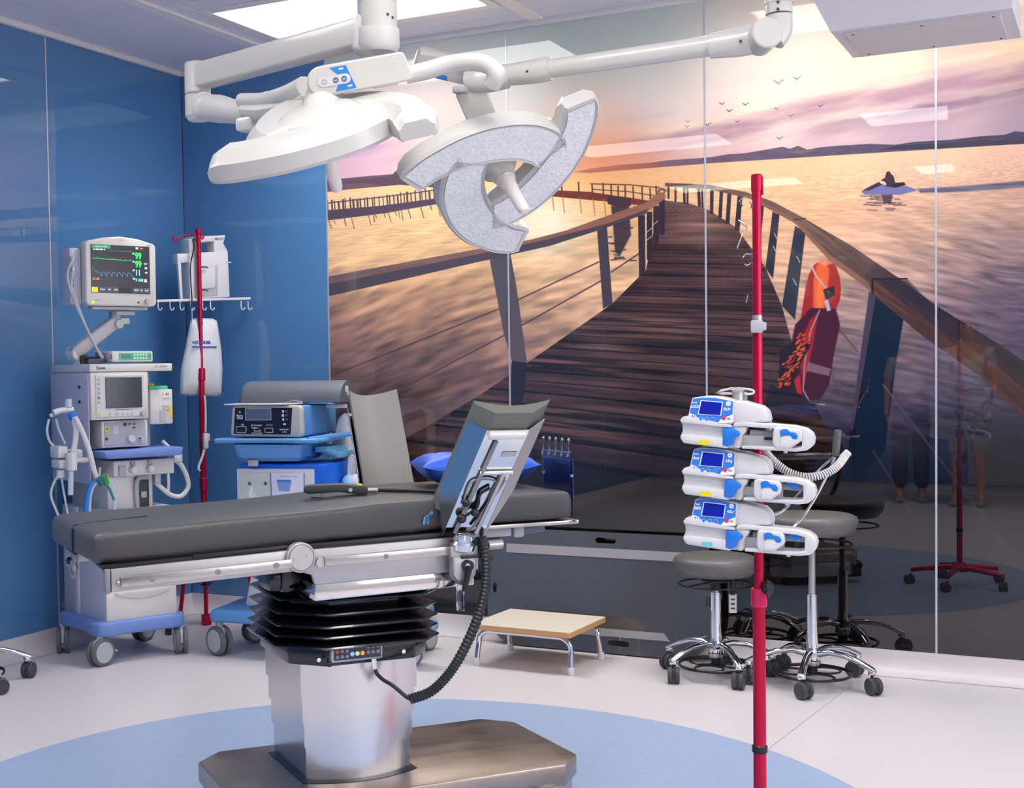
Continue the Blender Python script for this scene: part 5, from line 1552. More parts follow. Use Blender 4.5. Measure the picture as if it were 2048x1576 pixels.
for nm_, a_, b_ in (('display_edge', (.157, .243), (.004, .118)), ('display_edge', (.329, .243), (.004, .118))):
    g = G(); g.box((a_[0], -.119, .828), (.003, .002, .118), 0); g.done(nm_, M_INKBLUE, dsp)
# electrosurgical generator on the shelf
es = thing('surgical_generator', 'blue electrosurgical generator with black control face on the sky blue cart', 'medical device', CT_O, CT_RZ)
g = G(); g.box((.14, .15, 1.135), (.345, .44, .15), .012, 3); eb = g.done('case', M_CBLUE, es)
pf = [(-.05, 1.062), (.31, 1.058), (.32, 1.075), (.318, 1.195), (.306, 1.212), (-.03, 1.213), (-.044, 1.20), (-.055, 1.08)]
g = G(); g.prism(pf, -.045, (0, -.115, 0), (1, 0, 0), (0, 0, 1), bev=.01, seg=3); ef = g.done('front_bezel', pm('putty grey', (196, 190, 184), .4), es)
g = G(); g.prism([(-.036, 1.075), (.262, 1.072), (.274, 1.2), (-.026, 1.202)], .003, (0, -.1145, 0), (1, 0, 0), (0, 0, 1), bev=.001, seg=1); ek = g.done('control_face', pm('black navy face', (30, 30, 50), .25), es)
YF = -.1182
def eq(name, x0, z0, x1, z1, mt, parent=ek, yy=YF, r=.004):
    g = G(); g.prism([((x0 + x1) / 2 + a_, (z0 + z1) / 2 + b_) for a_, b_ in rrect(abs(x1 - x0), abs(z1 - z0), r, 3)], .0015, (0, yy, 0), (1, 0, 0), (0, 0, 1)); return g.done(name, mt, parent)
eq('display_frame', .028, 1.141, .165, 1.2, M_GREY); eq('display', .032, 1.145, .161, 1.196, pm('slate blue lcd', (94, 108, 132), .25), yy=YF - .001)
eq('socket_frame', -.022, 1.08, .034, 1.113, M_GREY, r=.008); eq('socket', -.018, 1.084, .03, 1.109, M_BLACK, yy=YF - .001, r=.006)
eq('socket_frame', .128, 1.08, .174, 1.105, M_GREY, r=.006); eq('socket', .132, 1.084, .17, 1.101, M_BLACK, yy=YF - .001)
eq('blue_bar', .136, 1.114, .172, 1.122, pm('dull blue', (80, 120, 170), .4), r=.002)
for tx, x, z, h_ in (('TSE', .012, 1.12, .009), ('SET CUT MODE', .086, 1.116, .008), ('COAG  /', .078, 1.104, .009), ('% o S2', .09, 1.09, .013), ('MONO CUT', .23, 1.096, .0085), ('r. S.v', .232, 1.085, .011), ('Pure', -.002, 1.163, .017), ('blend', .0, 1.152, .014), ('w', .0, 1.182, .014)):
    text(tx, h_, ek, (x, YF - .0008, z), M_INKW, bold=.0003)
eq('white_bar', .06, 1.078, .115, 1.081, M_INKW, r=.001)
for k in range(3): eq('indicator', .222 - .002 * (k == 1), 1.183 - .019 * k - .006, .231, 1.183 - .019 * k + .006, M_INKW, r=.002); eq('indicator', .238, 1.183 - .019 * k - .005, .25, 1.183 - .019 * k + .005, pm('dim print', (80, 80, 100), .5), r=.002)
eq('indicator', .226, 1.118, .24, 1.126, M_INKW, r=.002)
pa = thing('paper_sheet', 'white paper sheet lying on the blue generator under the grey bolster', 'paper', CT_O, CT_RZ)
g = G(); g.prism([(-.08, -.13), (.255, -.15), (.27, .1), (-.06, .1)], .006, (0, 0, 1.2145), (1, 0, 0), (0, 1, 0), bev=.001, seg=1); g.done('sheet', M_WHITE, pa)
pe = thing('pen_clip', 'small silver pen on the paper sheet on the generator', 'pen', CT_O, CT_RZ)
g = G(); g.tube([(.25, -.14, 1.227), (.29, -.13, 1.236), (.33, -.12, 1.228)], .005, 8); g.done('barrel', M_CHROME, pe)
bo_ = thing('bolster', 'slate grey half-round bolster lying on top of the blue generator', 'bolster', CT_O, CT_RZ)
hp = [(.115 * math.cos(a_) * 1.0, .105 * math.sin(a_)) for a_ in np.linspace(0, PI, 19)]
rings = []
for x, s_ in ((-.075, .9), (-.065, .98), (-.05, 1.0), (.40, 1.0), (.45, 1.0), (.462, .97)):
    rings.append([(x + .0, .14 + p_[0] * s_, 1.222 + max(0.001, p_[1]) * s_) for p_ in hp])
g = G(); g.rings(rings); bb_ = g.done('pad', M_SLATE, bo_, angle=40)
g = G(); g.box((.463, .15, 1.262), (.003, .05, .018), .001, 1); g.box((.464, .12, 1.285), (.003, .04, .03), .001, 1); g.done('end_label', M_WHITE, bo_)
# white and blue sleeve bag beside the tower
wv_ = thing('warming_unit', 'white and pale blue rounded pouch with looped white cable behind the operating table', 'medical device', FC.o, CT_RZ)
g = G(); p = FC.at(718, 968, .10); g.sphere(p, .06, (1.25, .8, .85), 20, 12); g.done('pouch', M_WHITE, wv_)
p2 = FC.at(699, 970, .09); g = G(); g.sphere(p2, .055, (.75, .82, .95), 18, 12); g.done('blue_side', pm('pale blue cloth', (140, 180, 224), .5), wv_)
g = G(); g.tube([FC.at(a_, b_, .1) for a_, b_ in ((696, 955), (698, 925), (704, 911), (711, 920), (718, 950))], .005, 8); g.tube([FC.at(a_, b_, .12) for a_, b_ in ((706, 955), (709, 925), (714, 938), (724, 958))], .004, 8); g.done('cable_loop', M_WHITE, wv_)
g = G(); g.box((p.x, p.y, p.z - .2), (.06, .06, .3), .01); g.box((p.x, .08, .3), (.09, .12, .24), .01); g.done('stand', M_WHITE, wv_)

# ------------------------------------------------------------------ step stool
sp = thing('step_stool', 'low step stool with cream laminate top and bent chrome legs near the mural', 'step stool', (2.335, -.435, 0), math.radians(-2))
g = G(); g.box((0, 0, .196), (.495, .425, .003), .001, 1); g.done('top_laminate', M_WOOD, sp)
g = G(); g.box((0, 0, .183), (.495, .425, .023), .001, 1); g.done('top_board', M_WOODEDGE, sp, label='oak-edged board')
for sy in (-1, 1):
    y = sy * .165
    g = G(); g.tube([(-.235, y - sy * -.015, .02), (-.23, y, .1), (-.222, y, .135), (-.19, y, .158), (-.15, y, .161), (.15, y, .161), (.19, y, .158), (.222, y, .135), (.23, y, .1), (.235, y + sy * .015, .02)], .0125, 12, 5); lg = g.done('leg', M_CHROME, sp)
    for sx in (-1, 1):
        g = G(); g.cyl((sx * .235, y + sy * .015, 0), (sx * .235, y + sy * .015, .035), .0165, .0155, n=16, bev=.002); g.done('rubber_foot', M_WHITE, lg)

# ------------------------------------------------------------------ slide board leaning on the mural wall
bd = thing('slide_board', 'large dark grey slide board with slot handles leaning against the mural wall', 'board', (0, 0, 0), 0)
BH, BL, BR = .575, 1.93, 3.08
th = math.atan2(.085, BH)


def BP(x, h, off=0.0):          # board coordinates: along the wall, up the board
    return Vector((x, -.135 + h * math.sin(th) - off * math.cos(th), .004 + h * math.cos(th) + off * math.sin(th)))


outl = [(x, h) for x, h in rrect(BR - BL, BH, .17, 8, (BL + BR) / 2, BH / 2)]


def slot(cx, ch, w_=.105, h_=.026): return [(x, h) for x, h in rrect(w_, h_, h_ / 2, 5, cx, ch)]


holes = [slot(2.535, .535), slot(2.62, .05), rrect(.022, .05, .011, 4, 1.965, .275), rrect(.022, .05, .011, 4, 3.045, .275)]
bm = bmesh.new()
edges = []
for lp in [outl] + holes:
    vs = [bm.verts.new(BP(x, h)) for x, h in lp]
    for i in range(len(vs)): edges.append(bm.edges.new((vs[i], vs[(i + 1) % len(vs)])))
bmesh.ops.triangle_fill(bm, use_beauty=True, edges=edges)
r_ = bmesh.ops.extrude_face_region(bm, geom=list(bm.faces))
nn = (BP(2, .1, 0.012) - BP(2, .1))
for el in r_['geom']:
    if isinstance(el, bmesh.types.BMVert): el.co += nn
g = G(); g.bm.free(); g.bm = bm; g.done('panel', M_BOARD, bd, angle=30)
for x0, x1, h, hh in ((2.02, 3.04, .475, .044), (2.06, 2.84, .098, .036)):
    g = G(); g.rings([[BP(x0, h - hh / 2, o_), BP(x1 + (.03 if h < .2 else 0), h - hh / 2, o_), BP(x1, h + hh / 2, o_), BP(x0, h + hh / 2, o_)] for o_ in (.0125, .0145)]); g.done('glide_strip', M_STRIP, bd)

# ------------------------------------------------------------------ wheeled stools
def make_stool(name, label, seat_z, loc, rz, group=None, cyl_top=None, r_seat=.165, lr=1.0):
    t = thing(name, label, 'stool', loc, rz, group)
    g = G(); g.lathe([(r_seat * .5, seat_z - .088), (r_seat * .84, seat_z - .085), (r_seat * .95, seat_z - .06), (r_seat, seat_z - .03), (r_seat * .965, seat_z - .012), (r_seat * .85, seat_z - .002), (r_seat * .5, seat_z + .001), (0.0, seat_z + .001)], n=40); g.done('seat', M_VINYLS, t, angle=60)
    rr = r_seat * .86
    g = G(); g.tube([(rr * math.cos(a_), rr * math.sin(a_), seat_z - .128) for a_ in np.linspace(0, 2 * PI, 28)[:-1]], .0045, 8, 1, closed=True); g.tube([(rr, 0, seat_z - .128), (.0, 0, seat_z - .118)], .0045, 6, 0); g.tube([(-rr, 0, seat_z - .128), (.0, 0, seat_z - .118)], .0045, 6, 0); g.done('lift_ring', M_BLACK, t)
    g = G(); g.box((0, 0, seat_z - .113), (.09, .09, .016), .005); g.cyl((0, 0, seat_z - .15), (0, 0, seat_z - .11), .022, n=16); g.done('seat_mount', M_BLACK, t)
    ct_ = cyl_top or (seat_z - .17)
    g = G(); g.cyl((0, 0, ct_ - .03), (0, 0, seat_z - .12), .0145, n=18); g.done('gas_piston', M_ALU, t)
    g = G(); g.cyl((0, 0, .1), (0, 0, ct_), .0255, .0235, n=22, bev=.002); g.cyl((0, 0, ct_), (0, 0, ct_ + .006), .024, n=20); g.done('gas_cylinder', M_CHROME, t)
    g = G(); g.lathe([(.028, .085), (.034, .095), (.034, .13), (.028, .15), (.026, .16)], n=24); g.done('hub', M_CHROME, t)
    for k in range(5):
        a = 2 * PI * k / 5
        dx, dy = math.cos(a), math.sin(a)
        sec = [(lr * a1, b1 + .014, c1, d1) for a1, b1, c1, d1 in ((.028, .122, .017, .016), (.08, .136, .016, .013), (.15, .13, .0155, .012), (.21, .112, .016, .012), (.255, .092, .0175, .013), (.278, .082, .017, .011))]
        rings = []
        for rd, z, hw, hh in sec:
            rings.append([(rd * dx - b_ * dy * hw, rd * dy + b_ * dx * hw, z + c_ * hh) for b_, c_ in [(math.cos(q) * (1 if abs(math.cos(q)) < .5 else 1), math.sin(q)) for q in np.linspace(0, 2 * PI, 13)[:-1]]])
        g = G(); g.rings(rings); g.cyl((.265 * lr * dx, .265 * lr * dy, .078), (.265 * lr * dx, .265 * lr * dy, .1), .017, n=14, bev=.004); lg = g.done('leg', M_CHROME, t, angle=60)
        ca = a + (.9, -.6, 1.9, .4, 1.4)[k]
        twin_caster_small(lg, .265 * lr * dx, .265 * lr * dy, .036, ca)
    fr_ = .16
    g = G(); g.tube([(fr_ * math.cos(a_), fr_ * math.sin(a_), .052) for a_ in np.linspace(0, 2 * PI, 33)[:-1]], .007, 8, 1, closed=True, flat=.7)
    for k in range(3):
        a = 2 * PI * k / 3 + .5
        g.tube([(.085 * math.cos(a) + .062 * math.cos(q), .085 * math.sin(a) + .062 * math.sin(q), .05) for q in np.linspace(0, 2 * PI, 17)[:-1]], .005, 6, 1, closed=True)
    g.cyl((0, 0, .05), (0, 0, .1), .022, n=16)
    g.done('foot_ring', M_BLACK, t)
    return t


def twin_caster_small(parent, x, y, r, a):
    dx, dy = math.cos(a), math.sin(a); sx, sy = -dy, dx
    g = G(); ox, oy = x + dx * .012, y + dy * .012
    g.box((ox, oy, r * 1.15), (r * 1.5, .012, r * 1.5), .004, rot=Euler((0, 0, a))); g.cyl((x, y, r), (x, y, r * 2.4), .006, n=10)
    for sg in (-1, 1):
        c0 = Vector((ox + sx * sg * .005, oy + sy * sg * .005, r)); c1 = c0 + Vector((sx, sy, 0)) * sg * .02
        g.cyl(c0, c1, r, n=20, bev=.004)
    g.done('caster', M_RUBBER, parent)


s1 = make_stool('wheeled_stool', 'shorter grey round stool on five chrome legs, nearest the slide board', .538, (3.15, -.375, 0), math.radians(-124), 'grey wheeled stools', r_seat=.185, lr=.9)
s2 = make_stool('wheeled_stool', 'taller grey round stool on five chrome legs behind the red stand with pumps', .735, (3.56, -.36, 0), math.radians(-88), 'grey wheeled stools', cyl_top=.385, r_seat=.19)
s3 = make_stool('wheeled_stool', 'wheeled stool at the left picture edge, only a chrome leg and caster showing', .5, (.205, -1.915, 0), math.radians(56), 'grey wheeled stools', r_seat=.105)
dl = Vector((.88, .476, 0)) * .075
dl.rotate(Euler((0, 0, math.radians(124))))
g = G(); g.box((dl.x, dl.y, .322), (.034, .004, .085), .001, 1, rot=Euler((0, 0, math.radians(124 + 28)))); lb = g.done('hang_tag', M_WHITE, s1, label='white printed hang tag')
g = G(); g.cyl((dl.x, dl.y, .36), (dl.x, dl.y, .43), .011, n=12); g.done('tilt_lever', M_BLACK, s1)
for k in range(3):
    g = G(); g.box((dl.x, dl.y, .34 - .02 * k), (.018, .0055, .008), 0, rot=Euler((0, 0, math.radians(124 + 28)))); g.done('tag_print', M_INK, lb)

# ------------------------------------------------------------------ red stand with three syringe pumps in the foreground
ST_O = Vector((3.86, -2.60, 0)); ST_RZ = math.radians(90 - 84)
FS = Fr(ST_O, ST_RZ)
st = thing('pump_stand', 'tall red drip stand in the foreground carrying three syringe pumps', 'drip stand', ST_O, ST_RZ)


def zS(py, px=1510): return FS.at(px, py, 0).z


zc = zS(1195)
g = G(); g.cyl((0, 0, .1), (0, 0, zc), .0175, .0165, n=20); g.done('lower_pole', M_RED, st)
g = G(); g.cyl((0, 0, zc - .02), (0, 0, zS(665, 1500)), .0128, n=18); g.done('middle_pole', M_RED, st)
z1, z2 = zS(690, 1501), zS(640, 1500)
g = G(); g.cyl((0, 0, z1 + .02), (0, 0, zS(365, 1493)), .0118, n=18); g.done('upper_pole', M_RED, st)
g = G(); g.cyl((0, 0, z1), (0, 0, z2 + .012), .0126, n=18); sl_ = g.done('silver_sleeve', M_ALU, st, label='satin silver sleeve')
p = FS.at(1517, 653, -.01); g = G(); g.box((p.x - .004, p.y, p.z), (.03, .024, .034), .004); g.box((p.x + .014, p.y, p.z), (.012, .02, .022), .004); g.done('sleeve_clip', M_GREY, sl_)
g = G(); g.cyl((0, 0, zS(385, 1494)), (0, 0, zS(350, 1492)), .0145, n=18, bev=.003); g.cyl((0, 0, zS(400, 1494)), (0, 0, zS(380, 1494)), .0128, n=16); g.box((.014, 0, zS(372)), (.006, .012, .05), .002); g.done('top_cap', M_RED, st)
for q in ([(1494, 393), (1484, 395), (1478, 403), (1484, 411)], [(1494, 455), (1486, 447), (1475, 440)], [(1492, 458), (1482, 472), (1473, 496)], [(1510, 505), (1500, 508), (1490, 508), (1485, 517), (1488, 527), (1496, 529), (1503, 521), (1502, 512)], [(1494, 590), (1491, 605)], [(1497, 402), (1502, 408), (1500, 416)]):
    g = G(); g.tube([FS.at(a_, b_, .0) + Vector((0, .012, 0)) for a_, b_ in q], .0018, 6); g.done('wire_hook', M_CHROME, st)
zk = zS(1195, 1514)
g = G(); g.cyl((0, 0, zS(1213, 1514)), (0, 0, zS(1175, 1513)), .0215, n=22, bev=.003); g.box((.012, -.012, zk), (.02, .02, zS(1180) - zS(1210)), .004); g.done('height_clamp', M_PINK, st)
p = FS.at(1535, 1177, -.005); g = G(); g.cyl((.015, -.005, p.z), (p.x - .003, -.005, p.z), .005, n=10); g.cyl((p.x - .004, -.004, p.z), (p.x + .006, -.012, p.z), .0195, n=22, bev=.003)
for k in range(7):
    a_ = 2 * PI * k / 7; g.sphere((p.x + .001, -.008 + .018 * math.cos(a_), p.z + .018 * math.sin(a_)), .006, n=8, m_=6)
g.done('clamp_knob', M_BLACK, st)
g = G(); zb = zS(1497, 1517); g.cyl((0, 0, zb - .011), (0, 0, zb + .011), .0205, n=20, bev=.003); g.done('black_band', M_BLACK, st)
g = G(); g.lathe([(.05, .09), (.055, .11), (.04, .135), (.02, .15)], n=24); g.done('foot_hub', M_RED, st)
for k in range(5):
    a = 2 * PI * k / 5 + .35; dx, dy = math.cos(a), math.sin(a)
    g = G(); g.tube([(.03 * dx, .03 * dy, .115), (.15 * dx, .15 * dy, .105), (.28 * dx, .28 * dy, .09)], [.02, .017, .014], 10); lg = g.done('foot_leg', M_RED, st)
    twin_caster_small(lg, .28 * dx, .28 * dy, .0285, a + 1)
# clamp head above the top pump
zt = zS(790, 1470)
g = G()
p0 = [FS.at(a_, b_, -.03) for a_, b_ in ((1431, 786), (1462, 777), (1500, 779), (1508, 784), (1500, 788), (1465, 787))]
g.tube(p0, .0032, 6, 2, closed=True); g.done('clamp_loop', M_WHITE, st)
pc_ = FS.at(1476, 784, -.03); g = G(); g.cyl(pc_ + Vector((0, 0, -.035)), pc_ + Vector((0, 0, .004)), .014, n=18, bev=.003); g.lathe([(.016, .0), (.018, .006), (.012, .012), (0, .013)], pc_, n=18); g.box(pc_ + Vector((.012, .014, -.02)), (.02, .02, .04), .004); g.done('clamp_knob', M_ALU, st)
for z_ in (1.21, 1.07, .93): g = G(); g.box((.0, -.012, zS(850) - .14 * round((1.21 - z_) / .14)), (.05, .04, .05), .006); g.done('pole_clamp', M_DGREY, st)
# push handle at the right with its two rods
hz = [FS.at(a_, b_, .06) for a_, b_ in ((1671, 912), (1676, 860))]
g = G(); g.cyl(hz[0], hz[1], .0098, n=18, bev=.002); g.done('handle_grip', pm('olive grey grip', (84, 84, 80), .5), st)
for q in (((1668, 914), (1640, 938), (1595, 990), (1560, 1025), (1513, 1035)), ((1670, 914), (1652, 955), (1625, 1005), (1596, 1045), (1560, 1068), (1513, 1072))):
    g = G(); g.tube([FS.at(a_, b_, .06 if i < 3 else (.05 if i == 3 else .02)) for i, (a_, b_) in enumerate(q)], .0034, 8); g.done('handle_rod', M_CHROME, st)

# one pump: local x to the right, y backwards, z up; front at y = 0
PSX = 3.556 / FPX / .93


def q2(px, py): return ((px - 1357) * PSX, (897 - py) * 3.556 / FPX)


def sheet(parent, name, pts, y, d, mt, bev=.003, seg=2, sy=0.0):
    g = G(); g.prism(pts, -d, (0, y, 0), (1, 0, 0), (0, 0, 1), bev=bev, seg=seg)
    if sy:
        for v in g.bm.verts: v.co.y += sy * max(0, v.co.z - .06)
    return g.done(name, mt, parent)


def make_pump(label, carriage, stick, words_):
    t = thing('syringe_pump', label, 'syringe pump', (0, 0, 0), 0, 'syringe pumps on the red stand')
    Q = lambda *a: [q2(*p_) for p_ in a]
    # lower body with waisted left end
    body = Q((1364, 835), (1377, 831), (1460, 850), (1470, 856), (1468, 893), (1440, 893), (1366, 885), (1358, 874), (1363, 862), (1362, 850), (1358, 843))
    # body cross-section swells: built as three stacked lips
    b_ = sheet(t, 'body', body, .008, .105, M_WHITE, .004)
    sheet(t, 'lower_lip', Q((1359, 874), (1364, 868), (1445, 874), (1447, 894), (1440, 894), (1366, 886)), -.006, .05, M_WHITE, .005)
    sheet(t, 'upper_lip', Q((1359, 842), (1364, 834), (1376, 832), (1452, 848), (1452, 854), (1364, 846)), -.004, .06, M_WHITE, .003)
    # display head, leaning back
    hd = Q((1379, 797), (1397, 794), (1420, 794), (1454, 801), (1454, 846), (1435, 848), (1400, 845), (1372, 839))
    g = G(); g.prism(hd, -.115, (0, -.004, 0), (1, 0, 0), (0, 0, 1), bev=.004)
    for v in g.bm.verts: v.co.y += .22 * max(0, v.co.z - .06)
    h_ = g.done('display_head', M_WHITE, t)
    g = G(); pts = Q((1381, 799), (1398, 796), (1420, 796), (1453, 803), (1453, 843), (1434, 845), (1400, 842), (1375, 837))
    g.prism(pts, .0012, (0, -.0045, 0), (1, 0, 0), (0, 0, 1))
    for v in g.bm.verts: v.co.y += .22 * max(0, v.co.z - .06)
    k_ = g.done('keypad', M_PBLUE, h_, label='blue keypad')

    def flat(name, pts, mt, parent=k_, lift=.0022, d=.001):
        g = G(); g.prism(pts, d, (0, -.004 - lift, 0), (1, 0, 0), (0, 0, 1))
        for v in g.bm.verts: v.co.y += .22 * max(0, v.co.z - .06)
        return g.done(name, mt, parent)
    flat('screen_frame', Q((1395, 801), (1435, 804), (1433, 831), (1391, 829)), M_INKW)
    flat('screen', Q((1397, 802.5), (1433.5, 805.5), (1431.5, 829.5), (1393, 827.5)), M_SCREENBLUE, lift=.0034)
    flat('white_field', Q((1375, 837), (1377, 827), (1388, 831), (1394, 842), (1385, 840)), M_INKW); flat('white_field', Q((1428, 845), (1432, 838), (1453, 828), (1453, 843), (1440, 845)), M_INKW)
    for cx in (1397, 1408, 1419):
        c = q2(cx, 837.5); flat('arrow_key', [(c[0] + .0052 * math.cos(a_), c[1] + .0052 * math.sin(a_)) for a_ in np.linspace(0, 2 * PI, 11)[:-1]], pm('pale key outline', (150, 190, 240), .4)); flat('key_face', [(c[0] + .0042 * math.cos(a_), c[1] + .0042 * math.sin(a_)) for a_ in np.linspace(0, 2 * PI, 11)[:-1]], M_PBLUE, lift=.0034)
    c = q2(1445, 807); flat('logo_disc', [(c[0] + .0062 * math.cos(a_), c[1] + .0062 * math.sin(a_)) for a_ in np.linspace(0, 2 * PI, 15)[:-1]], M_INKW)
    text('e', .008, k_, (c[0], -.0075 + .22 * (c[1] - .06), c[1]), M_PBLUE)
    c = q2(1438, 835); flat('stop_key', [(c[0] + .0055 * math.cos(a_), c[1] + .0055 * math.sin(a_)) for a_ in np.linspace(0, 2 * PI, 13)[:-1]], pm('crimson key', (206, 40, 84), .4), lift=.004)
    for tx, px, py, s_, mt in ((words_[0], 1385, 814, .0105, M_INKW), (words_[1], 1444, 818, .0095, M_INKW), ('Becton', 1385, 806, .004, M_INKW), ('B L', 1384, 833.5, .0085, M_INKBLUE), ('LLL', 1447, 836, .007, M_INKBLUE)):
        x, z = q2(px, py); text(tx, s_, k_, (x, -.0078 + .22 * max(0, z - .06), z), mt, bold=.0003)
    # side of the head and the long syringe cradle
    sheet(t, 'head_side', Q((1452, 801), (1470, 803), (1500, 812), (1511, 822), (1515, 842), (1452, 846)), .02, .10, M_WHITE, .006)
    lp_ = Q((1455, 844), (1475, 842), (1560, 848), (1580, 853), (1591, 862), (1594, 873), (1592, 885), (1583, 894), (1565, 897), (1470, 894), (1470, 888), (1562, 889.5), (1574, 887), (1574, 861), (1562, 857), (1475, 851), (1455, 852))
    g = G(); g.prism(lp_, -.075, (0, .0, 0), (1, 0, 0), (0, 0, 1), bev=.003); g.done('cradle_frame', M_WHITE, t)
    sheet(t, 'cradle_bed', Q((1466, 868), (1534, 868), (1534, 892), (1466, 892)), .03, .05, M_WHITE, .004)
    sheet(t, 'cradle_rod', Q((1480, 858), (1573, 862), (1573, 874), (1480, 870)), .035, .02, M_GREY, .004)
    sheet(t, 'barrel_rest', Q((1455, 850), (1478, 852), (1476, 862), (1470, 868), (1466, 894), (1455, 893)), .003, .06, pm('pale taupe plastic', (206, 202, 198), .4), .004)
    sheet(t, 'barrel_clamp', Q((1437, 856), (1445, 854), (1458, 856), (1467, 862), (1467, 868), (1459, 873), (1455, 886), (1446, 891), (1436, 889)), -.008, .03, M_PBLUE, .004)
    cx = carriage
    w_ = 40 if cx < 1530 else 42
    hd_ = sheet(t, 'plunger_driver', Q((cx - 8, 852), (cx + 2, 850), (cx + w_ - 4, 853), (cx + w_, 862), (cx + w_ - 1, 876), (cx + 22, 891), (cx - 4, 893), (cx - 9, 880)), -.006, .07, M_WHITE, .006, 3)
    sheet(hd_, 'finger_recess', Q((cx + 6, 866), (cx + 16, 862), (cx + 34, 868), (cx + 35, 876), (cx + 20, 888), (cx + 5, 888)), -.0085, .003, pm('soft white', (220, 219, 217), .45), .001)
    sheet(hd_, 'driver_insert', Q((cx + 4, 857), (cx + 11, 853), (cx + 17, 854), (cx + 21, 859), (cx + 30, 860), (cx + 35, 866), (cx + 33, 873), (cx + 26, 872), (cx + 22, 866), (cx + 12, 866), (cx + 5, 869)), -.0105, .003, M_PBLUE, .001)
    if cx < 1530: sheet(t, 'blue_catch', Q((1543, 857), (1566, 857), (1566, 866), (1557, 870), (1548, 866)), .01, .02, M_PBLUE, .003)
    else:
        for q in ((1514, 852), (1514, 874)): x, z = q2(*q); g = G(); g.box((x, .028, z), (.02, .006, .008), .001); g.done('slot', M_BLACK, t)
    x, z = q2(1404, 883); g = G(); g.prism([(x + a_, z + b2) for a_, b2 in rrect(.029, .0125, .005, 4)], .0012, (0, -.0065, 0), (1, 0, 0), (0, 0, 1)); g.done('sticker', stick, t, label='coloured sticker')
    x, z = q2(1545, 899); g = G(); g.cyl((x, .02, z - .003), (x, .02, z + .008), .005, n=10); g.done('lug', M_WHITE, t)
    sheet(t, 'rear_housing', Q((1380, 800), (1500, 812), (1512, 830), (1512, 890), (1380, 884)), .10, .03, M_GREY, .006)
    return t


YO = -.125                       # front of the pumps in front of the pole
for k, (px, py, lab, car, stk, wd) in enumerate((
        (1357, 897, 'topmost syringe pump on the red stand, plunger driver at its right end, yellow sticker', 1533, M_YELLOW, ('o2E3', 'ELS>')),
        (1360, 999, 'middle syringe pump of the red stand, yellow sticker and driver midway', 1497, M_YELLOW, ('doo', 'LELJ')),
        (1363, 1099, 'lowest syringe pump on the red stand, with a pale teal sticker', 1500, M_TEALST, ('BER', '42Lr')))):
    t = make_pump(lab, car, stk, wd)
    P_ = FS.at(px, py, YO)
    t.location = ST_O + FS.x * P_.x + FS.y * P_.y + Vector((0, 0, P_.z))
    t.rotation_euler = (0, .02, ST_RZ)
# coiled white tubing hanging between pumps and handle
ctu = thing('coiled_tubing', 'coiled white tubing hanging between the pumps and the grey stand handle', 'tubing', ST_O, ST_RZ)
path_ = [FS.at(a_, b_, y_) for a_, b_, y_ in ((1528, 900, .02), (1540, 915, .02), (1556, 930, .02), (1580, 946, .02), (1610, 954, .02), (1640, 951, .03), (1665, 940, .04), (1680, 926, .05), (1690, 912, .055))]
P = smooth_path(path_, 30)
L_ = len(P)
g = G(); hel = []
TURN = 46
N_ = TURN * 10
for i in range(N_ + 1):
    f = i / N_ * (L_ - 1); a0 = int(min(f, L_ - 2)); c = P[a0].lerp(P[a0 + 1], f - a0); tdir = (P[min(a0 + 2, L_ - 1)] - P[max(a0 - 1, 0)]).normalized()
    x_, y_, _ = frame(tdir, (0, 1, 0)); th_ = 2 * PI * TURN * i / N_
    hel.append(c + (x_ * math.cos(th_) + y_ * math.sin(th_)) * .0098)
g.tube(hel, .0021, 6, 0); g.done('coil', M_TUBEW, ctu)
g = G(); g.tube(P[::6], .0055, 8, 0); g.done('inner_tube', pm('grey inner tube', (170, 170, 176), .4), ctu)
g = G(); g.cyl(P[-1] - Vector((.008, 0, .008)), P[-1] + Vector((.010, 0, .012)), .0105, n=14, bev=.003); g.done('end_cap', M_WHITE, ctu)
for q in (((1528, 905), (1522, 895)), ((1536, 908), (1540, 896)), ((1528, 905), (1524, 922), (1530, 918)), ((1540, 925), (1526, 922))):
    g = G(); g.tube([FS.at(a_, b_, .018) for a_, b_ in q], .0042, 8, 0); g.done('connector', M_TUBEW, ctu)

# ------------------------------------------------------------------ surgical lamps
Rw, Uw, Fw = Vector(RV), Vector(UV_), Vector(FV)
RH = 0.294


CL = [(-.435, .25), (-.452, .15), (-.46, .04), (-.40, -.19), (-.25, -.43), (-.02, -.655), (.24, -.80), (.40, -.845), (.535, -.855)]
CW = [.205, .228, .238, .24, .238, .225, .205, .195, .185]


def petal_stations(shrink_w=0.0, shrink_e=0.0, n=26):
    """centre points, sideways vectors and half widths along one spiral petal (metres)"""
    P = [Vector((v.x, v.y)) for v in smooth_path([(x, y, 0) for x, y in CL], 12)]
    L = [0.0]
    for a, b in zip(P, P[1:]): L.append(L[-1] + (b - a).length)
    tot = L[-1]; e = shrink_e / RH
    out = []
    for k in range(n):
        d = e + (tot - 2 * e) * k / (n - 1)
        i = max(0, min(len(P) - 2, int(np.searchsorted(L, d)) - 1)); f = (d - L[i]) / (L[i + 1] - L[i])
        c = P[i].lerp(P[i + 1], f); t = (P[i + 1] - P[i]).normalized()
        wd = float(np.interp(d / tot, np.linspace(0, 1, len(CW)), CW)) * RH - shrink_w
        out.append((c * RH, Vector((t.y, -t.x)), t, wd))
    return out


def inset(poly, d):
    n = len(poly); out = []
    ar = sum(poly[i][0] * poly[(i + 1) % n][1] - poly[(i + 1) % n][0] * poly[i][1] for i in range(n))
    sg = 1 if ar > 0 else -1
    for i in range(n):
        a, b = Vector(poly[i - 1]), Vector(poly[(i + 1) % n])
        t = (b - a).normalized()
        out.append((poly[i][0] - t.y * d * sg, poly[i][1] + t.x * d * sg))
    return out


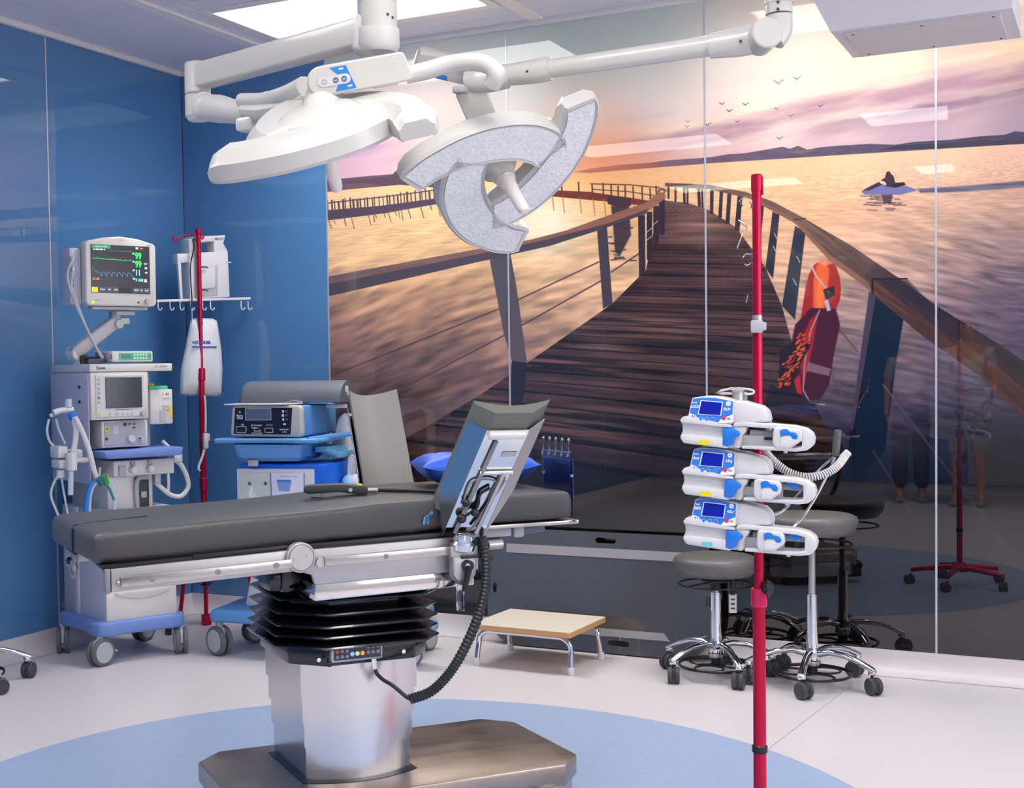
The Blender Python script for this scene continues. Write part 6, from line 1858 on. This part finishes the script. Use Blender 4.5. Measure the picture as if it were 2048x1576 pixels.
def rot2(p, a): return (p[0] * math.cos(a) - p[1] * math.sin(a), p[0] * math.sin(a) + p[1] * math.cos(a))


def lamp_head(parent, mat4, ring_name='petal'):
    """three spiral petals round a hub; local +z is the lit side"""
    objs = []
    for k in range(3):
        a = 2 * PI * k / 3
        st_ = petal_stations()
        n_ = len(st_)
        rings = []
        for i_, (c, sd, t, wd) in enumerate(st_):
            e_ = min(i_, n_ - 1 - i_)
            tk = (0.55, .85, 1.0)[min(e_, 2)]; sh = (.009, .002, 0)[min(e_, 2)]
            sec = [(-wd + sh + .012, .003), (-wd + sh + .007, .0062), (-wd + sh, -.004), (-wd + sh, -.044 * tk), (-wd + sh + .006, -.05 * tk), (-wd * .5, -.074 * tk), (wd * .5, -.074 * tk), (wd - sh - .006, -.05 * tk), (wd - sh, -.044 * tk), (wd - sh, -.004), (wd - sh - .007, .0062), (wd - sh - .012, .003)]
            r = []
            for o_, z_ in sec:
                p2 = c + sd * o_; x_, y_ = rot2(p2, a); r.append((x_, y_, z_))
            rings.append(r)
        g = G(); g.rings(rings); pt = g.done('petal', M_LAMP, parent, angle=26)
        pt.matrix_local = mat4
        ls = petal_stations(.0135, .014)
        g = G()
        for A_, B_ in zip(ls, ls[1:]):
            qd = []
            for (c, sd, t, wd), sg in ((A_, -1), (A_, 1), (B_, 1), (B_, -1)):
                x_, y_ = rot2(c + sd * wd * sg, a); qd.append((x_, y_, .0042))
            g.quad(*qd)
        bmesh.ops.remove_doubles(g.bm, verts=list(g.bm.verts), dist=1e-5)
        ln = g.done('lens', M_LENS, pt, label='frosted lens'); objs.append(ln)
        ed = [rot2(c + sd * wd, a) for c, sd, t, wd in ls] + [rot2(c - sd * wd, a) for c, sd, t, wd in ls[::-1]]
        g = G(); g.tube([(x_, y_, .0042) for x_, y_ in ed], .0018, 6, 0, closed=True); g.done('lens_seal', M_GREY, pt)
    g = G(); g.lathe([(.0, -.075), (.05, -.072), (.062, -.06), (.055, -.045), (.04, -.03), (.034, -.01), (.03, .0), (.022, .004), (.0, .005)], n=30); h = g.done('hub', M_LAMP, parent); h.matrix_local = mat4
    g = G(); g.lathe([(.0, .0), (.024, .0), (.022, .03), (.0185, .06), (.018, .10), (.0165, .128), (.012, .14), (.0, .144)], n=22); s = g.done('handle', M_LAMPGREY if False else pm('handle white', (226, 216, 212), .4), parent, label='sterile grip'); s.matrix_local = mat4
    g = G(); g.lathe([(.028, .0), (.03, .006), (.027, .014), (.02, .016)], n=22); s = g.done('handle_collar', M_LAMP, parent); s.matrix_local = mat4
    return objs


def mat_from(x, y, z, o):
    m_ = Matrix.Identity(4)
    for i in range(3): m_[i][0], m_[i][1], m_[i][2], m_[i][3] = x[i], y[i], z[i], o[i]
    return m_


def lp(o):   # pixel-depth point relative to a lamp's origin
    return lambda px, py, d: dep(px, py, d) - o


def slab_between(g, a, b, wid, th, up, bev=.006, end=0.0):
    """box from a to b, wid across `up`, th thick"""
    a, b = Vector(a), Vector(b); x = (b - a).normalized(); up = Vector(up); y = (up - x * up.dot(x)).normalized(); z = x.cross(y)
    R_ = Matrix((x, y, z)).transposed()
    g.box((a + b) / 2, ((b - a).length + end, wid, th), bev, 3, rot=R_)


# ---- ceiling spindle and the left lamp
O1 = dep(755, 60, 3.6); O1.z = ROOM_H
la = thing('surgical_lamp', 'left surgical lamp seen from behind, with grey button panel, on a white ceiling arm', 'surgical lamp', O1, 0, 'ceiling surgical lamps')
q = lp(O1)
cx_, cy_ = 0, 0
zb = q(755, 102, 3.6).z; zt = q(755, 8, 3.6).z
g = G(); g.cyl((0, 0, zt), (0, 0, -.002), .052, n=32); g.done('ceiling_tube', M_LAMP, la)
g = G(); g.lathe([(.0, zt + .2), (.054, zt + .2), (.054, zb + .055), (.053, zb + .05)], n=36); tb = g.done('spindle', M_LAMP, la)
g = G(); g.cyl((0, 0, zt), (0, 0, zt + .002), .0546, n=32); g.done('spindle_seam', M_GREY, tb)
g = G(); g.lathe([(.05, zb + .056), (.059, zb + .056), (.06, zb + .01), (.05, zb - .006), (.0, zb - .008)], n=36); g.done('spindle_collar', M_LAMPGREY, la)
for a_, py in ((772, 30), (788, 34)):
    p = q(a_, py, 3.56); d_ = Vector((p.x, p.y, 0)).normalized() * .0545; g = G(); g.sphere((d_.x, d_.y, p.z), .004, (1, 1, 1), 8, 6); g.done('set_screw', M_DGREY, tb)
A0, A1 = q(722, 66, 3.6), q(395, 155, 4.11)
A1.z = A0.z
g = G(); slab_between(g, A0, A1, .075, .06, (0, 0, 1), .008, .02); g.done('extension_arm', M_LAMP, la)
g = G(); slab_between(g, (0, 0, A0.z - .01), A0 + (A1 - A0) * .03, .11, .085, (0, 0, 1), .02, .0); g.done('arm_root', M_LAMPGREY, la)
p0_, p1_ = q(394, 126, 4.11), q(395, 190, 4.11)
g = G(); g.cyl((A1.x, A1.y, p1_.z), (A1.x, A1.y, p0_.z), .04, n=28, bev=.005); g.done('pivot', M_LAMP, la)
g = G(); pe_ = q(397, 236, 4.11); g.lathe([(.0, -.01), (.03, -.008), (.04, .006), (.04, p1_.z - pe_.z - .002)], (A1.x, A1.y, pe_.z), n=28); g.done('pivot_elbow', M_LAMP, la)
pd_ = q(412, 215, 4.06)
g = G(); nrm = (-Fw); g.cyl(pd_, pd_ + nrm * .05, .038, n=28, bev=.006); g.done('tilt_disc', M_LAMP, la)
g = G(); g.tube([q(408, 216, 4.05), q(440, 218, 3.98), q(470, 224, 3.92), q(500, 230, 3.86)], [.04, .042, .034, .028], 16, 4); g.done('tilt_arm', M_LAMP, la)
g = G(); g.sphere(q(441, 223, 3.93), .004, n=8, m_=6); g.done('set_screw', M_DGREY, la)
g = G(); g.tube([q(492, 206, 3.84), q(540, 206, 3.76), q(580, 196, 3.68), q(620, 180, 3.62)], [.026, .028, .03, .034], 16, 4, flat=1.5); g.done('cranked_arm', M_LAMP, la)
g = G(); g.tube([q(494, 224, 3.83), q(540, 226, 3.75), q(585, 214, 3.68), q(625, 196, 3.6)], [.022, .026, .024, .02], 14, 4, flat=1.5); g.done('cranked_arm_lower', M_LAMPGREY, la)
g = G(); g.box(q(498, 250, 3.82), (.06, .06, .04), .01); g.done('arm_end_block', M_LAMP, la)
g = G(); g.tube([q(650, 185, 3.55), q(645, 230, 3.5), q(645, 265, 3.46)], [.05, .06, .05], 18, 3); g.done('neck', M_LAMP, la)
for a_, b_ in ((592, 180), (603, 176)): 
    g = G(); g.sphere(q(a_, b_, 3.62), .012, n=12, m_=8); g.done('arm_stud', M_LAMP, la)
# control box: its face looks at the viewer
bx, by = (Rw * .985 + Uw * .172).normalized(), None
face_n = (-Fw * .96 - Uw * .28).normalized()
bx = (bx - face_n * bx.dot(face_n)).normalized(); by = face_n.cross(bx)
bc_ = q(720, 150, 3.46)
mB = mat_from(bx, by, face_n, bc_)
L_, Hh = .272, .078
g = G(); ol = [(-L_ / 2 + .035 + .039 * math.cos(a_), .039 * math.sin(a_)) for a_ in np.linspace(PI / 2, 3 * PI / 2, 12)] + [(L_ / 2 - .012, -.036), (L_ / 2, -.03), (L_ / 2 - .014, .034), (L_ / 2 - .024, .04)]
g.prism(ol, .06, (0, 0, -.06), (1, 0, 0), (0, 1, 0), bev=.008, seg=3); cb = g.done('control_box', M_LAMP, la); cb.matrix_local = mB
def onbox(name, pts, z0, d, mt, bev=0.0): 
    g = G(); g.prism(pts, d, (0, 0, z0), (1, 0, 0), (0, 1, 0), bev=bev, seg=1); return g.done(name, mt, cb)
onbox('face_plate', inset(ol, .0045), .0, .0012, pm('warm grey plate', (206, 202, 196), .45))
onbox('blue_field', [(-.075, .0305), (-.032, .0305), (-.014, -.030), (-.07, -.031), (-.06, -.015), (-.058, .012)], .001, .001, M_PRINTBLUE)
onbox('button_strip', [(-.068 + x, y - .002) for x, y in rrect(.086, .025, .0125, 6)], .0018, .0012, M_WHITE)
for bxx in (-.094, -.064, -.042):
    onbox('button', [(bxx + .0075 * math.cos(a_), -.002 + .0075 * math.sin(a_)) for a_ in np.linspace(0, 2 * PI, 15)[:-1]], .003, .001, pm('grey blue button', (96, 110, 132), .4) if bxx > -.09 else M_GREY)
    onbox('button_mark', [(bxx - .004, -.0035), (bxx + .004, -.0035), (bxx + .004, -.0015), (bxx - .004, -.0015)], .004, .0004, M_INKW)
onbox('blue_print', [(-.052, .022), (-.04, .022), (-.04, .026), (-.052, .026)], .0018, .0004, M_INKW); onbox('blue_print', [(-.036, -.024), (-.024, -.024), (-.024, -.020), (-.036, -.020)], .0018, .0004, M_INKW)
g = G(); g.box((.06, -.034, -.03), (.07, .012, .04), .004); g.done('box_foot', M_LAMPGREY, cb)
g = G(); g.tube([q(812, 150, 3.5), q(850, 142, 3.5), q(900, 128, 3.5), q(950, 124, 3.48), q(980, 132, 3.46), q(992, 150, 3.46), q(984, 170, 3.48)], .0235, 16, 6); g.done('grab_tube', M_LAMP, la)
# its head faces down and away
al = math.radians(26)
m1 = (Rw * .972 + Uw * .235).normalized(); D_ = (Rw * .235 - Uw * .972).normalized()
n1 = (D_ * math.cos(al) + Fw * math.sin(al)).normalized(); m2 = n1.cross(m1)
ps = math.radians(-22)
ex, ey = m1 * math.cos(ps) + m2 * math.sin(ps), m2 * math.cos(ps) - m1 * math.sin(ps)
H1M = mat_from(ex, ey, n1, q(650, 280, 3.46))
lamp_head(la, H1M)
g = G(); g.lathe([(.12, -.05), (.118, -.066), (.10, -.078), (.07, -.088), (.0, -.09)], n=40); o = g.done('back_cover', M_LAMP, la, angle=60); o.matrix_local = H1M

# ---- right lamp
O2 = dep(1558, 60, 3.5); O2.z = ROOM_H
lb_ = thing('surgical_lamp', 'right surgical lamp showing three lens petals and a white grip, on a long sprung arm', 'surgical lamp', O2, 0, 'ceiling surgical lamps')
q = lp(O2)
zt = q(1558, -120, 3.5).z
O12 = O1 - O2
g = G(); slab_between(g, (O12.x, O12.y, zt), (0, 0, zt), .075, .06, (0, 0, 1), .008, .06); g.done('extension_arm', M_LAMP, lb_)
g = G(); g.cyl((O12.x, O12.y, zt - .05), (O12.x, O12.y, zt + .05), .062, n=32, bev=.006); g.done('spindle_sleeve', M_LAMP, lb_)
z0 = q(1558, 33, 3.5).z
g = G(); g.cyl((0, 0, z0 + .006), (0, 0, zt), .0345, n=26); tb = g.done('drop_tube', M_LAMP, lb_)
g = G(); g.cyl((0, 0, q(1558, 8, 3.5).z), (0, 0, q(1558, 0, 3.5).z), .037, n=26); g.done('tube_ring', M_LAMP, lb_)
for py in (4, 18): g = G(); p = q(1556, py, 3.465); g.sphere(p, .0042, n=8, m_=6); g.done('set_screw', M_DGREY, tb)
g = G(); g.tube([(0, 0, z0 + .002), (0, 0, q(1558, 60, 3.5).z), q(1545, 80, 3.5)], [.034, .034, .034], 20, 5); g.done('elbow', M_LAMP, lb_)
pj = q(1528, 72, 3.47)
g = G(); g.cyl(pj + Fw * .05, pj - Fw * .035, .04, n=30, bev=.004); g.done('tilt_disc', M_LAMP, lb_)
g = G(); g.tube([q(1528, 73, 3.5), q(1480, 84, 3.53), q(1420, 92, 3.56)], [.04, .038, .033], 18, 4); g.done('arm_housing', M_LAMP, lb_)
g = G(); g.sphere(q(1481, 82, 3.49), .004, n=8, m_=6); g.done('set_screw', M_DGREY, lb_)
g = G(); g.cyl(q(1425, 91, 3.56), q(1095, 138, 3.74), .0275, .0255, n=24); g.done('spring_arm', M_LAMP, lb_)
g = G(); g.tube([q(1100, 137, 3.74), q(1070, 143, 3.755), q(1015, 150, 3.78)], [.034, .034, .03], 18, 4); g.done('arm_tip', M_LAMP, lb_)
g = G(); g.sphere(q(1054, 143, 3.71), .004, n=8, m_=6); g.done('set_screw', M_DGREY, lb_)
g = G(); g.tube([q(1016, 152, 3.78), q(985, 158, 3.79), q(952, 162, 3.8), q(935, 164, 3.81)], [.034, .036, .038, .034], 18, 4); g.done('cardan', M_LAMP, lb_)
# its control box, seen obliquely behind the grab tube
bx = (Rw * .95 - Uw * .17 + Fw * .2).normalized(); fn = (-Fw * .6 - Uw * .5).normalized(); fn = (fn - bx * fn.dot(bx)).normalized(); by = fn.cross(bx)
g = G(); ol = [(-.075, -.03), (.085, -.03), (.085, .03), (.07, .04), (-.07, .038)]
g.prism(ol, .05, (0, 0, -.05), (1, 0, 0), (0, 1, 0), bev=.006); cb = g.done('control_box', M_LAMP, lb_); cb.matrix_local = mat_from(bx, by, fn, q(880, 140, 3.8))
onbox('face_plate', inset(ol, .005), .0, .0012, pm('warm grey plate', (206, 202, 196), .45)); onbox('blue_field', [(-.0, -.012), (.024, -.012), (.03, -.027), (-.004, -.027)], .0012, .001, M_PRINTBLUE); onbox('button_strip', [(.04, -.024), (.075, -.024), (.075, -.006), (.04, -.006)], .0012, .001, M_WHITE)
# flat drop plate and hub ring, then the head
g = G(); slab_between(g, q(938, 176, 3.80), q(978, 268, 3.86), .085, .03, Rw, .006, .0); g.done('drop_plate', M_LAMP, lb_)
g = G(); g.box(q(922, 180, 3.79), (.04, .04, .02), .005); g.done('plate_hinge', M_GREY, lb_)
g = G(); g.tube([q(1018, 262, 3.85), q(1026, 244, 3.86), q(1045, 236, 3.86), q(1058, 246, 3.85), q(1068, 268, 3.83)], .018, 12, 4); g.done('rear_bow', M_LAMP, lb_)
m1 = (Rw * .909 + Uw * .416); m2 = (Rw * -.416 + Uw * .909) * .543 - Fw * .84
n2 = (Rw * .416 - Uw * .909) * .84 - Fw * .543
ex, ey = m1 * .864 - m2 * .504, m1 * .504 + m2 * .864
lamp_head(lb_, mat_from(ex.normalized(), ey.normalized(), n2.normalized(), q(1010, 356, 3.75)))

# ------------------------------------------------------------------ ceiling pendant at the right
pn = thing('ceiling_pendant', 'pale grey ceiling pendant box with a screwed cover at the upper right', 'ceiling pendant', (4.2, -1.88, 2.35), 0)
g = G()
g.rings([[(x, y, z) for x, y in ((-w1, -d1), (w2, -d1), (w2, d2), (-w1, d2))] for w1, w2, d1, d2, z in ((.246, .242, .19, .2, 0), (.30, .235, .225, .23, .115), (.31, .24, .23, .235, .45))])
for_ = g.done('housing', pm('pendant grey', (206, 202, 208), .4), pn, angle=20)
g = G(); g.box((-.002, .005, -.002), (.42, .33, .006), .001, 1); cv = g.done('cover_plate', pm('pendant cover', (200, 194, 196), .42), pn)
for x in (-.19, 0, .19):
    for y in (-.14, .15): g = G(); g.cyl((x, y, -.004), (x, y, -.0065), .004, n=10); g.done('cover_screw', M_DGREY, cv)
g = G(); g.cyl((0, 0, .44), (0, 0, ROOM_H - 2.35 - .013), .09, n=30); g.done('ceiling_column', M_LAMP, pn)
g = G(); g.box((.2385, -.06, .14), (.004, .05, .05), .001, 1); g.done('blue_mark', M_PRINTBLUE, pn)
g = G(); g.box((-.08, -.229, .185), (.14, .004, .016), .001, 1); g.done('front_slot', M_GREY, pn)

# ------------------------------------------------------------------ two bystanders beside the camera, seen only as reflections in the printed glass
M_SKIN = pm('skin', (196, 146, 120), 0.5, var=0.05)
M_BEIGE = pm('beige cotton', (170, 158, 138), 0.75, var=0.06, bump=.2, bscale=40)
M_NAVY = pm('dark blue cotton', (52, 62, 88), 0.75, var=0.06, bump=.2, bscale=40)
M_SHIRT = pm('pale cotton shirt', (186, 188, 190), 0.75, var=0.05, bump=.2, bscale=30)
M_HAIR = pm('brown hair', (70, 50, 40), 0.6, var=0.2, vscale=40)
M_SHOE = pm('canvas shoe', (158, 150, 138), 0.7, var=0.08)


def skin_mesh(name, joints, edges, radii, mat, parent, lvl=1, root=0):
    me = bpy.data.meshes.new(name)
    me.from_pydata([Vector(j) for j in joints], edges, [])
    o = bpy.data.objects.new(name, me)
    COL.objects.link(o); o.parent = parent
    md = o.modifiers.new('skin', 'SKIN'); md.use_smooth_shade = True
    for i, r in enumerate(radii):
        me.skin_vertices[0].data[i].radius = r if isinstance(r, tuple) else (r, r)
    me.skin_vertices[0].data[root].use_root = True
    sd = o.modifiers.new('sub', 'SUBSURF'); sd.levels = lvl; sd.render_levels = lvl
    me.materials.append(mat)
    return o


def person(label, loc, rz, h, trousers, shirt, shorts):
    """standing figure facing local -y; h = height"""
    t = thing('person', label, 'person', loc, rz)
    k = h / 1.75
    S_ = lambda *a: [tuple(c * k for c in p) for p in a]
    body = S_((0, 0, .98), (0, .0, 1.14), (0, .01, 1.32), (0, .0, 1.44), (0, -.01, 1.52), (0, -.015, 1.60), (0, -.02, 1.69),
              (.09, 0, .93), (.10, -.01, .52), (.10, .02, .10), (.105, -.10, .04), (-.09, 0, .93), (-.10, -.02, .52), (-.11, .01, .10), (-.115, -.11, .04),
              (.17, .01, 1.42), (.22, .03, 1.16), (.22, -.06, .93), (.215, -.09, .86), (-.17, .01, 1.42), (-.22, .03, 1.16), (-.21, -.08, .94), (-.205, -.11, .87))
    ed = [(0, 1), (1, 2), (2, 3), (3, 4), (4, 5), (5, 6), (0, 7), (7, 8), (8, 9), (9, 10), (0, 11), (11, 12), (12, 13), (13, 14), (3, 15), (15, 16), (16, 17), (17, 18), (3, 19), (19, 20), (20, 21), (21, 22)]
    rd = [(.14, .10), (.13, .095), (.15, .105), (.12, .085), .052, .085, .078, .085, .058, .04, .035, .085, .058, .04, .035, .055, .042, .032, .034, .055, .042, .032, .034]
    skin_mesh('body', body, ed, [tuple(x * k for x in r) if isinstance(r, tuple) else r * k for r in rd], M_SKIN, t)
    end = .50 if shorts else .12
    tr = S_((0, .0, 1.0), (.09, 0, .92), (.10, -.01, max(end, .52)), (.10, .01, end), (-.09, 0, .92), (-.10, -.02, max(end, .52)), (-.11, .01, end))
    skin_mesh('shorts' if shorts else 'trousers', tr, [(0, 1), (1, 2), (2, 3), (0, 4), (4, 5), (5, 6)], [tuple((.155 * k, .115 * k))] + [.102 * k, .085 * k, .075 * k] * 2, trousers, t)
    sh_ = S_((0, 0, .98), (0, .0, 1.16), (0, .01, 1.34), (0, .0, 1.44), (.17, .01, 1.42), (.215, .025, 1.22), (-.17, .01, 1.42), (-.215, .025, 1.22))
    skin_mesh('shirt', sh_, [(0, 1), (1, 2), (2, 3), (3, 4), (4, 5), (3, 6), (6, 7)], [tuple(x * k for x in r) for r in ((.165, .125), (.155, .115), (.168, .122), (.12, .095), (.07, .07), (.058, .058), (.07, .07), (.058, .058))], shirt, t)
    g = G(); g.sphere((0, .012 * k, 1.675 * k), .098 * k, (.95, 1.08, 1.05), 18, 12)
    for v in list(g.bm.verts):
        if v.co.y < -.045 * k and v.co.z < 1.70 * k: v.co.y = -.03 * k
    g.done('hair', M_HAIR, t, angle=80)
    g = G()
    g.sphere((0, -.112 * k, 1.615 * k), .016 * k, (.8, 1.2, 1.5), 8, 6)
    for sx in (-1, 1): g.sphere((sx * .088 * k, .0, 1.62 * k), .02 * k, (.5, .9, 1.4), 8, 6)
    g.done('nose_and_ears', M_SKIN, t, kind='stuff')
    for sx in (-1, 1):
        g = G(); g.sphere((sx * .032 * k, -.092 * k, 1.645 * k), .011 * k, n=8, m_=6); g.done('eye', M_DGREY, t)
        g = G()
        x0, y0, z0 = sx * (.215 if sx > 0 else .205) * k, -(.09 if sx > 0 else .11) * k, (.86 if sx > 0 else .87) * k
        g.sphere((x0, y0 - .012 * k, z0 - .03 * k), .036 * k, (.55, .9, 1.2), 10, 8)
        for f in range(4):
            fx = y0 + (-.034 + .018 * f) * k
            g.tube([(x0, fx, z0 - .05 * k), (x0 - sx * .006, fx - .004, z0 - .09 * k), (x0 - sx * .016, fx - .006, z0 - (.118 + .008 * (f in (1, 2))) * k)], [.0095 * k, .008 * k, .006 * k], 6)
        g.tube([(x0, y0 - .036 * k, z0 - .02 * k), (x0 - sx * .01, y0 - .055 * k, z0 - .05 * k), (x0 - sx * .014, y0 - .056 * k, z0 - .075 * k)], [.011 * k, .009 * k, .007 * k], 6)
        g.done('hand', M_SKIN, t, angle=80)
        fx = (.105 if sx > 0 else -.115) * k
        g = G(); rings = []
        for yy, hw, hh in ((.06, .03, .07), (.045, .042, .085), (-.02, .044, .082), (-.10, .05, .055), (-.165, .045, .04), (-.19, .025, .03)):
            rings.append([(fx + hw * k * math.cos(a), yy * k, max(0.001, hh * .5 * k + hh * .5 * k * math.sin(a))) for a in np.linspace(0, 2 * PI, 13)[:-1]])
        g.rings(rings); g.done('shoe', M_SHOE, t, angle=60)
    return t


person('person in beige shorts and pale shirt, reflected at the far right of the mural', (3.47, -7.5, 0), math.radians(180), 1.8, M_BEIGE, M_SHIRT, True)
person('person in dark blue trousers, reflected faintly in the mural', (2.92, -7.75, 0), math.radians(172), 1.7, M_NAVY, M_SHIRT, False)
